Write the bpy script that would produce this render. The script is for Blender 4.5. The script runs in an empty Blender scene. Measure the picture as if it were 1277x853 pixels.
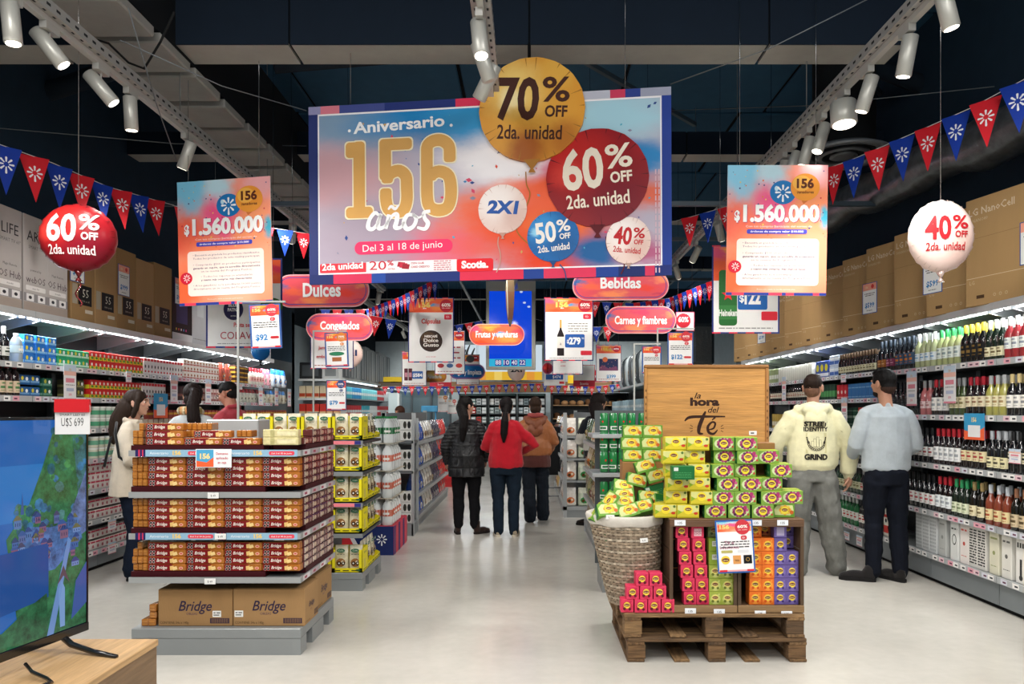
import bpy, math, random
from math import pi, sin, cos, radians
from mathutils import Vector, Matrix, Euler, noise
SC = bpy.context.scene
COL = SC.collection
rnd = random.Random(7)
# ---------------------------------------------------------------- camera, world, exposure
F = 930.0; VX, VY = 660.0, 512.0; CZ = 1.45          # focal length in pixels of the 1277x853 frame, vanishing point, eye height
cam_d = bpy.data.cameras.new('camera'); cam = bpy.data.objects.new('camera', cam_d); COL.objects.link(cam)
cam.location = (0, 0, CZ); cam.rotation_euler = (pi/2, 0, 0)
cam_d.sensor_width = 36; cam_d.lens = F/1277*36
cam_d.shift_x = -(VX-638.5)/1277; cam_d.shift_y = (VY-426.5)/1277
cam_d.clip_start = .05; cam_d.clip_end = 200
SC.camera = cam
SC.view_settings.view_transform = 'Standard'; SC.view_settings.look = 'None'
SC.view_settings.exposure = 0.1; SC.view_settings.gamma = 1; SC.view_settings.use_curve_mapping = False
SC.cycles.max_bounces = 6; SC.cycles.diffuse_bounces = 3; SC.cycles.glossy_bounces = 3
SC.cycles.transmission_bounces = 4; SC.cycles.transparent_max_bounces = 6
SC.cycles.caustics_reflective = False; SC.cycles.caustics_refractive = False
SC.cycles.sample_clamp_indirect = 4
wd = bpy.data.worlds.new('world'); SC.world = wd; wd.use_nodes = True
wd.node_tree.nodes['Background'].inputs[0].default_value = (.92, .95, 1, 1)
wd.node_tree.nodes['Background'].inputs[1].default_value = .24
def area(name, loc, size, energy, rot=(0, 0, 0), color=(1, .97, .93)):
 l = bpy.data.lights.new(name, 'AREA'); l.shape = 'RECTANGLE'; l.size, l.size_y = size
 l.energy = energy; l.color = color
 o = bpy.data.objects.new(name, l); o.location = loc; o.rotation_euler = rot; COL.objects.link(o); return o
# unseen fill lights added above and behind the camera
area('fill_light', (-2.0, 1.2, 4.3), (1.6, 1.6), 115, (radians(12), 0, 0))
area('fill_light', (2.0, 1.2, 4.3), (1.6, 1.6), 115, (radians(12), 0, 0))
area('fill_light', (0, -1.5, 3.9), (3.0, 1.2), 95, (radians(38), 0, 0))
SPOT_E = 42.0
def at(px, py, Y):                                    # a point seen at pixel (px, py), Y metres into the shop
 return Vector(((px-VX)/F*Y, Y, CZ-(py-VY)/F*Y))
# ---------------------------------------------------------------- colours and materials
def s2l(c): return c/12.92 if c <= .04045 else ((c+.055)/1.055)**2.4
_hc = {}
def H(h):
 if isinstance(h, tuple): return h
 if h not in _hc:
  q = h.lstrip('#')
  if len(q) == 3: q = ''.join(a*2 for a in q)
  _hc[h] = tuple(s2l(int(q[i:i+2], 16)/255) for i in (0, 2, 4))+(1.0,)
 return _hc[h]
MATS = {}
def mat_new(name):
 m = bpy.data.materials.new(name); m.use_nodes = True; MATS[name] = m
 return m, m.node_tree, m.node_tree.nodes['Principled BSDF']
def N(t, kind, **kw):
 n = t.nodes.new(kind)
 for k, v in kw.items():
  if k.startswith('i_'):
   k = k[2:]; n.inputs[int(k) if k.isdigit() else k].default_value = v
  else: setattr(n, k, v)
 return n
def attr_mat(name, rough=.5, metal=0, coat=0, bump=0, bscale=60, var=.08, vscale=6, stretch=(1, 1, 1), spec=.5, trans=0, sheen=0, grain=0):
 m, t, b = mat_new(name)
 a = N(t, 'ShaderNodeAttribute', attribute_name='Col')
 tc = N(t, 'ShaderNodeTexCoord'); mp = N(t, 'ShaderNodeMapping')
 oi = N(t, 'ShaderNodeObjectInfo'); mp.inputs['Scale'].default_value = stretch
 vm = N(t, 'ShaderNodeVectorMath', operation='SCALE'); vm.inputs[0].default_value = (11, 7, 5)
 t.links.new(oi.outputs['Random'], vm.inputs['Scale'])
 t.links.new(tc.outputs['Object'], mp.inputs['Vector']); t.links.new(vm.outputs[0], mp.inputs['Location'])
 nz = N(t, 'ShaderNodeTexNoise', i_Scale=vscale, i_Detail=5.0, i_Roughness=.6); t.links.new(mp.outputs[0], nz.inputs['Vector'])
 mr = N(t, 'ShaderNodeMapRange'); mr.inputs[1].default_value = .3; mr.inputs[2].default_value = .7
 mr.inputs[3].default_value = 1-var-grain; mr.inputs[4].default_value = 1+var
 t.links.new(nz.outputs[0], mr.inputs[0])
 mx = N(t, 'ShaderNodeVectorMath', operation='SCALE'); t.links.new(a.outputs['Color'], mx.inputs[0]); t.links.new(mr.outputs[0], mx.inputs['Scale'])
 t.links.new(mx.outputs[0], b.inputs['Base Color'])
 b.inputs['Roughness'].default_value = rough; b.inputs['Metallic'].default_value = metal
 b.inputs['Coat Weight'].default_value = coat; b.inputs['Coat Roughness'].default_value = .06
 b.inputs['Specular IOR Level'].default_value = spec; b.inputs['Transmission Weight'].default_value = trans
 b.inputs['Sheen Weight'].default_value = sheen
 if bump:
  n2 = N(t, 'ShaderNodeTexNoise', i_Scale=bscale, i_Detail=4.0); t.links.new(mp.outputs[0], n2.inputs['Vector'])
  bp = N(t, 'ShaderNodeBump', i_Strength=bump, i_Distance=.01); t.links.new(n2.outputs[0], bp.inputs['Height']); t.links.new(bp.outputs[0], b.inputs['Normal'])
 return m
attr_mat('card', .5, var=.03, spec=.2)
attr_mat('matte', .85, var=.06, spec=.3)
attr_mat('gloss', .16, coat=.3, var=.03)
attr_mat('glass', .06, coat=.5, var=.04, spec=.6)
attr_mat('clear', .12, coat=.2, var=.04, trans=.55)
attr_mat('metal', .38, .25, var=.05, vscale=3)
attr_mat('chrome', .2, .95, var=.05)
attr_mat('foil', .22, .35, coat=.4, var=.05, bump=.25, bscale=9)
attr_mat('film', .18, .0, coat=.6, var=.14, bump=.6, bscale=28, vscale=30)
attr_mat('fabric', .95, bump=.25, bscale=220, var=.08, vscale=14, spec=.2, sheen=.2)
attr_mat('puffer', .42, bump=.2, bscale=60, var=.1, vscale=9, spec=.4)
attr_mat('denim', .92, bump=.3, bscale=260, var=.2, vscale=10, spec=.15)
attr_mat('skin', .55, var=.06, vscale=8)
attr_mat('hair', .6, bump=.5, bscale=40, spec=.15, var=.3, vscale=22, stretch=(4, 4, .5))
attr_mat('cardboard', .8, bump=.1, bscale=120, var=.06, vscale=4, stretch=(1, 1, .3))
attr_mat('woodx', .6, bump=.25, bscale=18, var=.12, vscale=7, stretch=(.6, 8, 8), grain=.12)
attr_mat('woody', .6, bump=.25, bscale=18, var=.12, vscale=7, stretch=(8, .6, 8), grain=.12)
attr_mat('woodz', .6, bump=.25, bscale=18, var=.12, vscale=7, stretch=(8, 8, .6), grain=.12)
attr_mat('rawx', .85, bump=.6, bscale=22, var=.3, vscale=9, stretch=(.7, 7, 7), grain=.3)
attr_mat('rawy', .85, bump=.6, bscale=22, var=.3, vscale=9, stretch=(7, .7, 7), grain=.3)
attr_mat('wicker', .7, bump=.4, bscale=50, var=.3, vscale=25, grain=.15)
attr_mat('ductfoil', .28, .6, bump=1.0, bscale=7, var=.35, vscale=9)
def emit_mat(name, strength, gloss=False, noisy=0):
 m, t, b = mat_new(name)
 a = N(t, 'ShaderNodeAttribute', attribute_name='Col')
 b.inputs['Base Color'].default_value = (.01, .01, .01, 1); b.inputs['Roughness'].default_value = .08 if gloss else .5
 src = a.outputs['Color']
 if noisy:
  tc = N(t, 'ShaderNodeTexCoord'); nz = N(t, 'ShaderNodeTexNoise', i_Scale=noisy, i_Detail=8.0, i_Roughness=.7)
  t.links.new(tc.outputs['Object'], nz.inputs['Vector'])
  mr = N(t, 'ShaderNodeMapRange'); mr.inputs[1].default_value = .35; mr.inputs[2].default_value = .65; mr.inputs[3].default_value = .45; mr.inputs[4].default_value = 1.6
  t.links.new(nz.outputs[0], mr.inputs[0])
  mx = N(t, 'ShaderNodeVectorMath', operation='SCALE'); t.links.new(src, mx.inputs[0]); t.links.new(mr.outputs[0], mx.inputs['Scale']); src = mx.outputs[0]
 t.links.new(src, b.inputs['Emission Color']); b.inputs['Emission Strength'].default_value = strength
emit_mat('lamp', 6); emit_mat('tube', 3.5); emit_mat('screen', .75, True); emit_mat('screenleaf', .75, True, 26); emit_mat('lightbox', .8)
def paint_mat(name, base, blobs, nscale=3.0, warp=.25, rough=.3, speck=None):
 """printed watercolour wash, also balloon light and shade put into colour: soft blobs (x, z, radius, colour) over Generated coordinates bent by noise"""
 m, t, b = mat_new(name); b.inputs['Roughness'].default_value = rough; b.inputs['Specular IOR Level'].default_value = .15
 tc = N(t, 'ShaderNodeTexCoord')
 uv = tc.outputs['UV']
 nz = N(t, 'ShaderNodeTexNoise', i_Scale=nscale, i_Detail=6.0, i_Roughness=.6); t.links.new(uv, nz.inputs['Vector'])
 sub = N(t, 'ShaderNodeVectorMath', operation='SUBTRACT'); t.links.new(nz.outputs['Color'], sub.inputs[0]); sub.inputs[1].default_value = (.5, .5, .5)
 sc = N(t, 'ShaderNodeVectorMath', operation='SCALE'); t.links.new(sub.outputs[0], sc.inputs[0]); sc.inputs['Scale'].default_value = warp*2.2
 ad = N(t, 'ShaderNodeVectorMath', operation='ADD'); t.links.new(uv, ad.inputs[0]); t.links.new(sc.outputs[0], ad.inputs[1])
 fl = N(t, 'ShaderNodeVectorMath', operation='MULTIPLY'); fl.inputs[1].default_value = (1, 1, 0); t.links.new(ad.outputs[0], fl.inputs[0])
 cur = None
 for (x, z, r, c) in blobs:
  d = N(t, 'ShaderNodeVectorMath', operation='DISTANCE'); d.inputs[1].default_value = (x, z, 0); t.links.new(fl.outputs[0], d.inputs[0])
  mr = N(t, 'ShaderNodeMapRange', interpolation_type='SMOOTHSTEP'); mr.inputs[1].default_value = r; mr.inputs[2].default_value = r*.25
  t.links.new(d.outputs['Value'], mr.inputs[0])
  mx = N(t, 'ShaderNodeMix', data_type='RGBA'); t.links.new(mr.outputs[0], mx.inputs[0])
  if cur is None: mx.inputs[6].default_value = H(base)
  else: t.links.new(cur, mx.inputs[6])
  mx.inputs[7].default_value = H(c); cur = mx.outputs[2]
 t.links.new(cur, b.inputs['Base Color'])
 return m
paint_mat('paint_banner', '#b6aec0', [(.1, .95, .28, '#7f9cb8'), (.04, .6, .3, '#cfa3ab'), (.2, .2, .4, '#a597a8'), (.33, 1.0, .3, '#1480c0'), (.5, .95, .22, '#2b93cc'), (.55, .68, .24, '#f3eff2'), (.38, .12, .2, '#d8708c'),
 (.52, .36, .22, '#ef7a50'), (.62, .26, .36, '#ea4c1e'), (.72, .28, .2, '#ee6a2c'), (.6, .5, .12, '#f2a08c'), (.68, .05, .16, '#e2401e'), (.8, .6, .2, '#e86a90'), (.72, .45, .2, '#ee6038'), (.85, .9, .3, '#a4cfdf'), (.95, .62, .14, '#2f86c4'), (.96, .42, .14, '#e06a50'), (.82, .12, .17, '#0d5a98'), (.95, .1, .12, '#b05a80')], 3.2, .12)
paint_mat('paint_poster', '#f7906f', [(.1, 1.0, .45, '#7cc4e2'), (.45, .97, .25, '#b8d9e6'), (.9, .98, .3, '#f6b1b4'), (.45, .68, .3, '#f25a8e'), (.8, .62, .25, '#f79a6a'),
 (.1, .55, .28, '#f4684f'), (.95, .57, .1, '#3aa8c4'), (.3, .3, .35, '#f98a63'), (.9, .3, .3, '#f8a17e'), (.05, .1, .25, '#f9683f'), (.6, .05, .3, '#f7a98c')], 3.0, .16)
paint_mat('paint_pill', '#dd5560', [(.03, .6, .14, '#3d6fa5'), (.2, .5, .2, '#f0684e'), (.4, .2, .22, '#f28a5a'), (.5, .8, .2, '#d63f62'), (.75, .4, .2, '#e9483f'), (.97, .7, .2, '#f08b62'), (.9, .2, .1, '#c9405e')], 5.0, .18)
paint_mat('paint_head', '#f4663f', [(.05, .8, .3, '#e2557c'), (.35, .9, .25, '#f7b04a'), (.55, .5, .2, '#5aa0cf'), (.7, .3, .3, '#f79147'), (.95, .6, .25, '#dd3b56'), (.2, .1, .2, '#f0542e')], 6.0, .2)
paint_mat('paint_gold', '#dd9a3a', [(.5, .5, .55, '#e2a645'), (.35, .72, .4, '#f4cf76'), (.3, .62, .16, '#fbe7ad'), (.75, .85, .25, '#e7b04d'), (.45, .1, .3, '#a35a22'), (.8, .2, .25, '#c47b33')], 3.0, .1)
paint_mat('paint_red', '#8e1a22', [(.3, .7, .5, '#c42a28'), (.2, .55, .2, '#d84038'), (.7, .25, .45, '#7c1526'), (.95, .8, .2, '#9c1d26')], 3.0, .08)  # light and dark foil sides put into the colour, real balloons too
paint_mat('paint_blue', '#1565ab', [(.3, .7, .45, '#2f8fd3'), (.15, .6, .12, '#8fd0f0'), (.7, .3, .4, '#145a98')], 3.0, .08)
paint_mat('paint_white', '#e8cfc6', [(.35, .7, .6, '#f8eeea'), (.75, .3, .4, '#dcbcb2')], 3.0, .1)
def plain_mat(name, fn):
 m, t, b = mat_new(name); fn(t, b); return m
def _floor(t, b):
 tc = N(t, 'ShaderNodeTexCoord')
 n1 = N(t, 'ShaderNodeTexNoise', i_Scale=.9, i_Detail=6.0, i_Roughness=.6); n2 = N(t, 'ShaderNodeTexNoise', i_Scale=14.0, i_Detail=6.0)
 for n in (n1, n2): t.links.new(tc.outputs['Object'], n.inputs['Vector'])
 r = N(t, 'ShaderNodeValToRGB'); r.color_ramp.elements[0].position = .3; r.color_ramp.elements[1].position = .72
 r.color_ramp.elements[0].color = H('#c3c0b8'); r.color_ramp.elements[1].color = H('#d8d5cd')
 t.links.new(n1.outputs[0], r.inputs[0])
 mx = N(t, 'ShaderNodeMix', data_type='RGBA', blend_type='MULTIPLY'); mx.inputs[0].default_value = .14
 t.links.new(r.outputs[0], mx.inputs[6]); t.links.new(n2.outputs[0], mx.inputs[7]); t.links.new(mx.outputs[2], b.inputs['Base Color'])
 rr = N(t, 'ShaderNodeMapRange'); rr.inputs[3].default_value = .1; rr.inputs[4].default_value = .3; t.links.new(n1.outputs[0], rr.inputs[0]); t.links.new(rr.outputs[0], b.inputs['Roughness'])
 bp = N(t, 'ShaderNodeBump', i_Strength=.04, i_Distance=.01); t.links.new(n2.outputs[0], bp.inputs['Height']); t.links.new(bp.outputs[0], b.inputs['Normal'])
plain_mat('floor_finish', _floor)
# ---------------------------------------------------------------- mesh builder
_tc = {}
def text2d(s, bold=0.0, shear=0.0, res=2):
 k = (s, bold, shear, res)
 if k not in _tc:
  c = bpy.data.curves.new('t', 'FONT'); c.body = s; c.size = 1; c.offset = bold; c.shear = shear; c.resolution_u = res; c.fill_mode = 'FRONT'
  o = bpy.data.objects.new('t', c); me = bpy.data.meshes.new_from_object(o)
  vs = [(v.co.x, v.co.y) for v in me.vertices]; fs = [tuple(p.vertices) for p in me.polygons]
  bpy.data.objects.remove(o); bpy.data.curves.remove(c); bpy.data.meshes.remove(me)
  xs = [v[0] for v in vs] or [0]; x0, x1 = min(xs), max(xs)
  _tc[k] = ([((x-x0), y) for x, y in vs], fs, x1-x0)
 return _tc[k]
CAPH = .73
FRONT = Matrix(((1, 0, 0, 0), (0, 0, -1, 0), (0, 1, 0, 0), (0, 0, 0, 1)))    # (u, v, n) -> x, z, and n towards -y
class MB:
 def __init__(s, T=None): s.v = []; s.f = []; s.c = []; s.m = []; s.s = []; s.T = T or Matrix(); s.uv = None
 def add(s, vs, fs, col, mat='card', smooth=False, T=None):
  M = s.T @ T if T is not None else s.T
  b = len(s.v); s.v += [tuple(M @ Vector(p)) for p in vs]
  c = H(col)
  for f in fs: s.f.append(tuple(b+i for i in f)); s.c.append(c); s.m.append(mat); s.s.append(smooth)
 def box(s, x0, x1, y0, y1, z0, z1, col, mat='card', T=None, skip=''):
  v = [(x, y, z) for z in (z0, z1) for y in (y0, y1) for x in (x0, x1)]
  fs = {'b': (0, 2, 3, 1), 't': (4, 5, 7, 6), 'f': (0, 1, 5, 4), 'k': (2, 6, 7, 3), 'l': (0, 4, 6, 2), 'r': (1, 3, 7, 5)}
  s.add(v, [q for k, q in fs.items() if k not in skip], col, mat, T=T)
 def rbox(s, x0, x1, y0, y1, z0, z1, r, col, mat='card', T=None):
  """box with chamfered edges"""
  vs, fs, idx = [], [], {}
  X, Y, Z = (x0, x1), (y0, y1), (z0, z1)
  for i in (0, 1):
   for j in (0, 1):
    for k in (0, 1):
     sx, sy, sz = 1-2*i, 1-2*j, 1-2*k; p = (X[i], Y[j], Z[k])
     for a, q in (('x', (p[0], p[1]+sy*r, p[2]+sz*r)), ('y', (p[0]+sx*r, p[1], p[2]+sz*r)), ('z', (p[0]+sx*r, p[1]+sy*r, p[2]))):
      idx[(i, j, k, a)] = len(vs); vs.append(q)
  g = lambda *a: idx[a]
  for i in (0, 1): fs.append([g(i, 0, 0, 'x'), g(i, 1, 0, 'x'), g(i, 1, 1, 'x'), g(i, 0, 1, 'x')][::(1 if i else -1)])
  for j in (0, 1): fs.append([g(0, j, 0, 'y'), g(1, j, 0, 'y'), g(1, j, 1, 'y'), g(0, j, 1, 'y')][::(-1 if j else 1)])
  for k in (0, 1): fs.append([g(0, 0, k, 'z'), g(1, 0, k, 'z'), g(1, 1, k, 'z'), g(0, 1, k, 'z')][::(1 if k else -1)])
  for a in (0, 1):
   for b in (0, 1):
    fs.append([g(0, a, b, 'y'), g(1, a, b, 'y'), g(1, a, b, 'z'), g(0, a, b, 'z')])
    fs.append([g(a, 0, b, 'x'), g(a, 1, b, 'x'), g(a, 1, b, 'z'), g(a, 0, b, 'z')])
    fs.append([g(a, b, 0, 'x'), g(a, b, 1, 'x'), g(a, b, 1, 'y'), g(a, b, 0, 'y')])
  for i in (0, 1):
   for j in (0, 1):
    for k in (0, 1): fs.append([g(i, j, k, 'x'), g(i, j, k, 'y'), g(i, j, k, 'z')])
  s.add(vs, fs, col, mat, T=T)
 def lathe(s, prof, n, col, mat='gloss', T=None, smooth=True, cap=True):
  """profile [(r, z)], bottom to top"""
  vs, fs = [], []
  for (r, z) in prof:
   for i in range(n): a = 2*pi*i/n; vs.append((r*cos(a), r*sin(a), z))
  for j in range(len(prof)-1):
   for i in range(n): a, b = j*n+i, j*n+(i+1) % n; fs.append((a, b, b+n, a+n))
  s.add(vs, fs, col, mat, smooth, T)
  if cap:
   m = len(prof)-1
   s.add([v for v in vs[:n]], [tuple(range(n-1, -1, -1))], col, mat, False, T)
   s.add([v for v in vs[m*n:]], [tuple(range(n))], col, mat, False, T)
 def arc(s, r, z0, z1, a0, a1, n, col, mat='card', T=None, r1=None):
  r1 = r if r1 is None else r1; vs = []
  for i in range(n+1):
   a = a0+(a1-a0)*i/n; vs += [(r*cos(a), r*sin(a), z0), (r1*cos(a), r1*sin(a), z1)]
  s.add(vs, [(2*i, 2*i+2, 2*i+3, 2*i+1) for i in range(n)], col, mat, True, T)
 def tube(s, pts, r, n, col, mat='metal', closed=False, smooth=True, T=None):
  pts = [Vector(p) for p in pts]; m = len(pts); vs = []; up = Vector((0, 0, 1)); rr = r if isinstance(r, (list, tuple)) else [r]*m
  px = None
  for i, p in enumerate(pts):
   d = (pts[(i+1) % m]-pts[i-1]) if closed or 0 < i < m-1 else (pts[1]-pts[0] if i == 0 else pts[-1]-pts[-2])
   if d.length < 1e-9: d = Vector((0, 0, 1))
   d.normalize()
   x = (px - d*px.dot(d)) if px is not None else d.cross(up if abs(d.z) < .95 else Vector((0, 1, 0)))
   if x.length < 1e-6: x = d.orthogonal()
   x.normalize(); px = x; y = d.cross(x)
   for k in range(n): a = 2*pi*k/n; vs.append(tuple(p+x*cos(a)*rr[i]+y*sin(a)*rr[i]))
  fs = []
  for j in range(m if closed else m-1):
   for k in range(n): fs.append((j*n+k, j*n+(k+1) % n, ((j+1) % m)*n+(k+1) % n, ((j+1) % m)*n+k))
  if not closed: fs += [tuple(range(n-1, -1, -1)), tuple((m-1)*n+k for k in range(n))]
  s.add(vs, fs, col, mat, smooth, T)
 # flat print, in a frame T: u, v across the surface, n proud of it
 def poly(s, pts, col, mat='card', T=None, n=0.0): s.add([(p[0], p[1], n) for p in pts], [tuple(range(len(pts)))], col, mat, T=T)
 def rect(s, u0, u1, v0, v1, col, mat='card', T=None, n=0.0): s.poly([(u0, v0), (u1, v0), (u1, v1), (u0, v1)], col, mat, T, n)
 def disc(s, u, v, r, col, mat='card', T=None, n=0.0, seg=16, ry=None, rot=0):
  ry = r if ry is None else ry
  s.poly([(u+cos(a)*r*cos(rot)-sin(a)*ry*sin(rot), v+cos(a)*r*sin(rot)+sin(a)*ry*cos(rot)) for a in [2*pi*i/seg for i in range(seg)]], col, mat, T, n)
 def ring(s, u, v, r0, r1, col, mat='card', T=None, n=0.0, seg=20):
  vs = []
  for i in range(seg): a = 2*pi*i/seg; vs += [(u+r0*cos(a), v+r0*sin(a), n), (u+r1*cos(a), v+r1*sin(a), n)]
  s.add(vs, [(2*i, 2*i+1, (2*i+3) % (2*seg), (2*i+2) % (2*seg)) for i in range(seg)], col, mat, T=T)
 def rrect(s, u0, u1, v0, v1, r, col, mat='card', T=None, n=0.0, seg=5): s.poly(rr_pts(u0, u1, v0, v1, r, seg), col, mat, T, n)
 def text(s, txt, u, v, h, col, mat='card', T=None, n=0.0, bold=0.0, sx=1.0, align='c', shear=0.0, res=3, rot=0.0, fit=None, w=None):
  """h = capital height, (u, v) = baseline point; w = forced width"""
  vs, fs, wd_ = text2d(txt, bold, shear, res); k = h/CAPH
  kx = k*sx
  if w: kx = w/max(wd_, 1e-6)
  elif fit and wd_*kx > fit: kx = fit/wd_
  off = {'c': -wd_*kx/2, 'l': 0, 'r': -wd_*kx}[align]; cr, sr = cos(rot), sin(rot); out = []
  for x, y in vs:
   a, b_ = off+x*kx, y*k; out.append((u+a*cr-b_*sr, v+a*sr+b_*cr, n))
  s.add(out, fs, col, mat, T=T); return wd_*kx
 def stroke(s, pts, wds, col, mat='card', T=None, n=0.0, sub=5):
  """brush stroke through points, with width per point"""
  P = [Vector((p[0], p[1])) for p in pts]; m = len(P); q = []; ww = []
  for i in range(m-1):
   p0, p1, p2, p3 = P[max(i-1, 0)], P[i], P[i+1], P[min(i+2, m-1)]
   for k in range(sub):
    t = k/sub; q.append(.5*((2*p1)+(-p0+p2)*t+(2*p0-5*p1+4*p2-p3)*t*t+(-p0+3*p1-3*p2+p3)*t**3)); ww.append(wds[i]*(1-t)+wds[i+1]*t)
  q.append(P[-1]); ww.append(wds[-1]); vs = []
  for i, p in enumerate(q):
   d = q[min(i+1, len(q)-1)]-q[max(i-1, 0)]
   if d.length < 1e-9: d = Vector((1, 0))
   d.normalize(); nn = Vector((-d.y, d.x))*ww[i]/2
   vs += [(p.x+nn.x, p.y+nn.y, n), (p.x-nn.x, p.y-nn.y, n)]
  s.add(vs, [(2*i, 2*i+1, 2*i+3, 2*i+2) for i in range(len(q)-1)], col, mat, T=T)
 def star_logo(s, u, v, r, col, mat='card', T=None, n=0.0):
  for k in range(8):
   a = pi/2+k*pi/4; r1 = r*(1.18 if k == 4 else .95); w = r*.13; d = (cos(a), sin(a)); e = (-sin(a), cos(a))
   pts = [(u+d[0]*q+e[0]*w*o, v+d[1]*q+e[1]*w*o) for q, o in ((r*.3, -.55), (r1*.9, -1), (r1, -.5), (r1, .5), (r1*.9, 1), (r*.3, .55))]
   s.poly(pts, col, mat, T, n)
 def lines(s, u0, u1, v, h, col, T=None, n=0.0, seed=0, mat='card', align='l'):
  """a line of print too small to read: word-length dashes"""
  r_ = random.Random(seed); u = u0
  while u < u1:
   w = r_.uniform(1.5, 6)*h
   s.rect(u, min(u+w, u1), v, v+h, col, mat, T, n); u += w+h*.9
 def mesh(s, name):
  me = bpy.data.meshes.new(name); me.from_pydata(s.v, [], s.f)
  names = []
  for m in s.m:
   if m not in names: names.append(m)
  for m in names: me.materials.append(MATS[m])
  ix = {m: i for i, m in enumerate(names)}
  me.polygons.foreach_set('material_index', [ix[m] for m in s.m]); me.polygons.foreach_set('use_smooth', s.s)
  a = me.attributes.new('Col', 'FLOAT_COLOR', 'FACE'); a.data.foreach_set('color', [x for c in s.c for x in c])
  if s.uv is not None:
   ul = me.uv_layers.new(name='UVMap'); M = s.uv; d = []
   for l in me.loops: p = M @ Vector(s.v[l.vertex_index]); d += [p.x, p.y]
   ul.data.foreach_set('uv', d)
  me.update(); return me
def rr_pts(u0, u1, v0, v1, r, seg=5):
 out = []
 for cx, cy, a0 in ((u1-r, v0+r, -pi/2), (u1-r, v1-r, 0), (u0+r, v1-r, pi/2), (u0+r, v0+r, pi)):
  for i in range(seg+1): a = a0+pi/2*i/seg; out.append((cx+r*cos(a), cy+r*sin(a)))
 return out
# ---------------------------------------------------------------- objects
def ob(name, data, parent=None, loc=None, rot=None, scale=None):
 if isinstance(data, MB): data = data.mesh(name)
 o = bpy.data.objects.new(name, data); COL.objects.link(o)
 if parent is not None: o.parent = parent
 if loc is not None: o.location = loc
 if rot is not None: o.rotation_euler = rot if hasattr(rot, '__len__') else (0, 0, rot)
 if scale is not None: o.scale = scale
 return o
WARN = []
def tag(o, label, cat, group=None, kind=None):
 n = len(label.split())
 if not 4 <= n <= 16: WARN.append((n, label))
 o['label'] = label; o['category'] = cat
 if group: o['group'] = group
 if kind: o['kind'] = kind
 return o
def thing(name, label, cat, loc=(0, 0, 0), rot=0, group=None): return tag(ob(name, None, None, loc, rot), label, cat, group)
def put(name, mesh, label, cat, loc, rot=0, group=None): return tag(ob(name, mesh, None, loc, rot), label, cat, group)
def struct(name, data, parent=None, loc=None, rot=None):
 o = ob(name, data, parent, loc, rot); o['kind'] = 'structure'; return o
ORD = ['first', 'second', 'third', 'fourth', 'fifth', 'sixth', 'seventh', 'eighth', 'ninth', 'tenth', 'eleventh', 'twelfth', 'thirteenth', 'fourteenth', 'fifteenth', 'sixteenth', 'seventeenth', 'eighteenth', 'nineteenth', 'twentieth']
def nth(i): return ORD[i] if i < 20 else str(i+1)+{1: 'st', 2: 'nd', 3: 'rd'}.get((i+1) % 10, 'th')
def plane_frame(c0, ux, uy):
 """matrix taking (u, v, n) to the plane at c0 spanned by unit ux, uy; n towards the viewer side ux x uy"""
 n = ux.cross(uy).normalized()
 return Matrix(((ux.x, uy.x, n.x, c0.x), (ux.y, uy.y, n.y, c0.y), (ux.z, uy.z, n.z, c0.z), (0, 0, 0, 1)))
def beam_box(mb, a, b, w, h, col, mat='metal'):
 a, b = Vector(a), Vector(b); d = b-a; L = d.length; d.normalize()
 x = d.cross(Vector((0, 0, 1)) if abs(d.z) < .95 else Vector((0, 1, 0))).normalized(); y = x.cross(d)
 M = Matrix(((x.x, d.x, y.x, a.x), (x.y, d.y, y.y, a.y), (x.z, d.z, y.z, a.z), (0, 0, 0, 1)))
 mb.box(-w/2, w/2, 0, L, -h/2, h/2, col, mat, T=M)
# ================================================================ THE ROOM
XL, XR = 3.95, 3.41                  # distance of the two walls' shelf fronts from the eye line
YB = 24.5
m = MB(); m.box(-7.2, 6.2, -3, YB+.4, -.1, 0, '#b4b1a9', 'floor_finish'); struct('floor', m)
DK = '#0e1a24'
m = MB(); m.box(-7.2, 6.2, -3, YB+.4, 5.35, 5.45, '#060a0e', 'matte'); ceil = struct('ceiling', m)
pm = MB(); pm.rbox(-.94, .94, -1.19, 1.19, -.04, 0, .012, '#2f5874', 'matte'); pm = pm.mesh('ceiling_panel')
for i in range(7):
 for j in range(10):
  o = ob('ceiling_panel', pm, ceil, (-5.9+1.92*i+(j % 2)*.3, 1.2+2.42*j, 5.35-.006*((i*7+j*3) % 4)), (0, 0, 0))
for nm, x0, x1 in (('wall_left', -4.62, -4.47), ('wall_right', 3.94, 4.09)):
 m = MB(); m.box(x0, x1, 2.5, 14.2, 0, 2.35, '#5d6468', 'matte'); m.box(x0, x1, 2.5, 14.2, 2.35, 5.35, '#1d3344', 'matte'); struct(nm, m)
m = MB(); m.box(-7.2, 6.2, YB, YB+.15, 0, 3.72, '#bccbd2', 'matte'); m.box(-7.2, 6.2, YB, YB+.15, 3.72, 5.35, '#101c26', 'matte'); struct('wall_back', m)
m = MB(); m.box(-5.2, -5.05, 14.2, YB, 0, 3.3, '#b3c2ca', 'matte'); m.box(-5.2, -5.05, 14.2, YB, 3.3, 5.35, '#14222c', 'matte'); m.box(-5.2, -4.47, 14.05, 14.2, 0, 3.3, '#b3c2ca', 'matte'); struct('wall_left', m)
m = MB(); m.box(5.0, 5.15, 14.2, YB, 0, 3.6, '#b3c2ca', 'matte'); m.box(4.09, 5.15, 14.05, 14.2, 0, 3.3, '#39434a', 'matte'); struct('wall_right', m)
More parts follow.
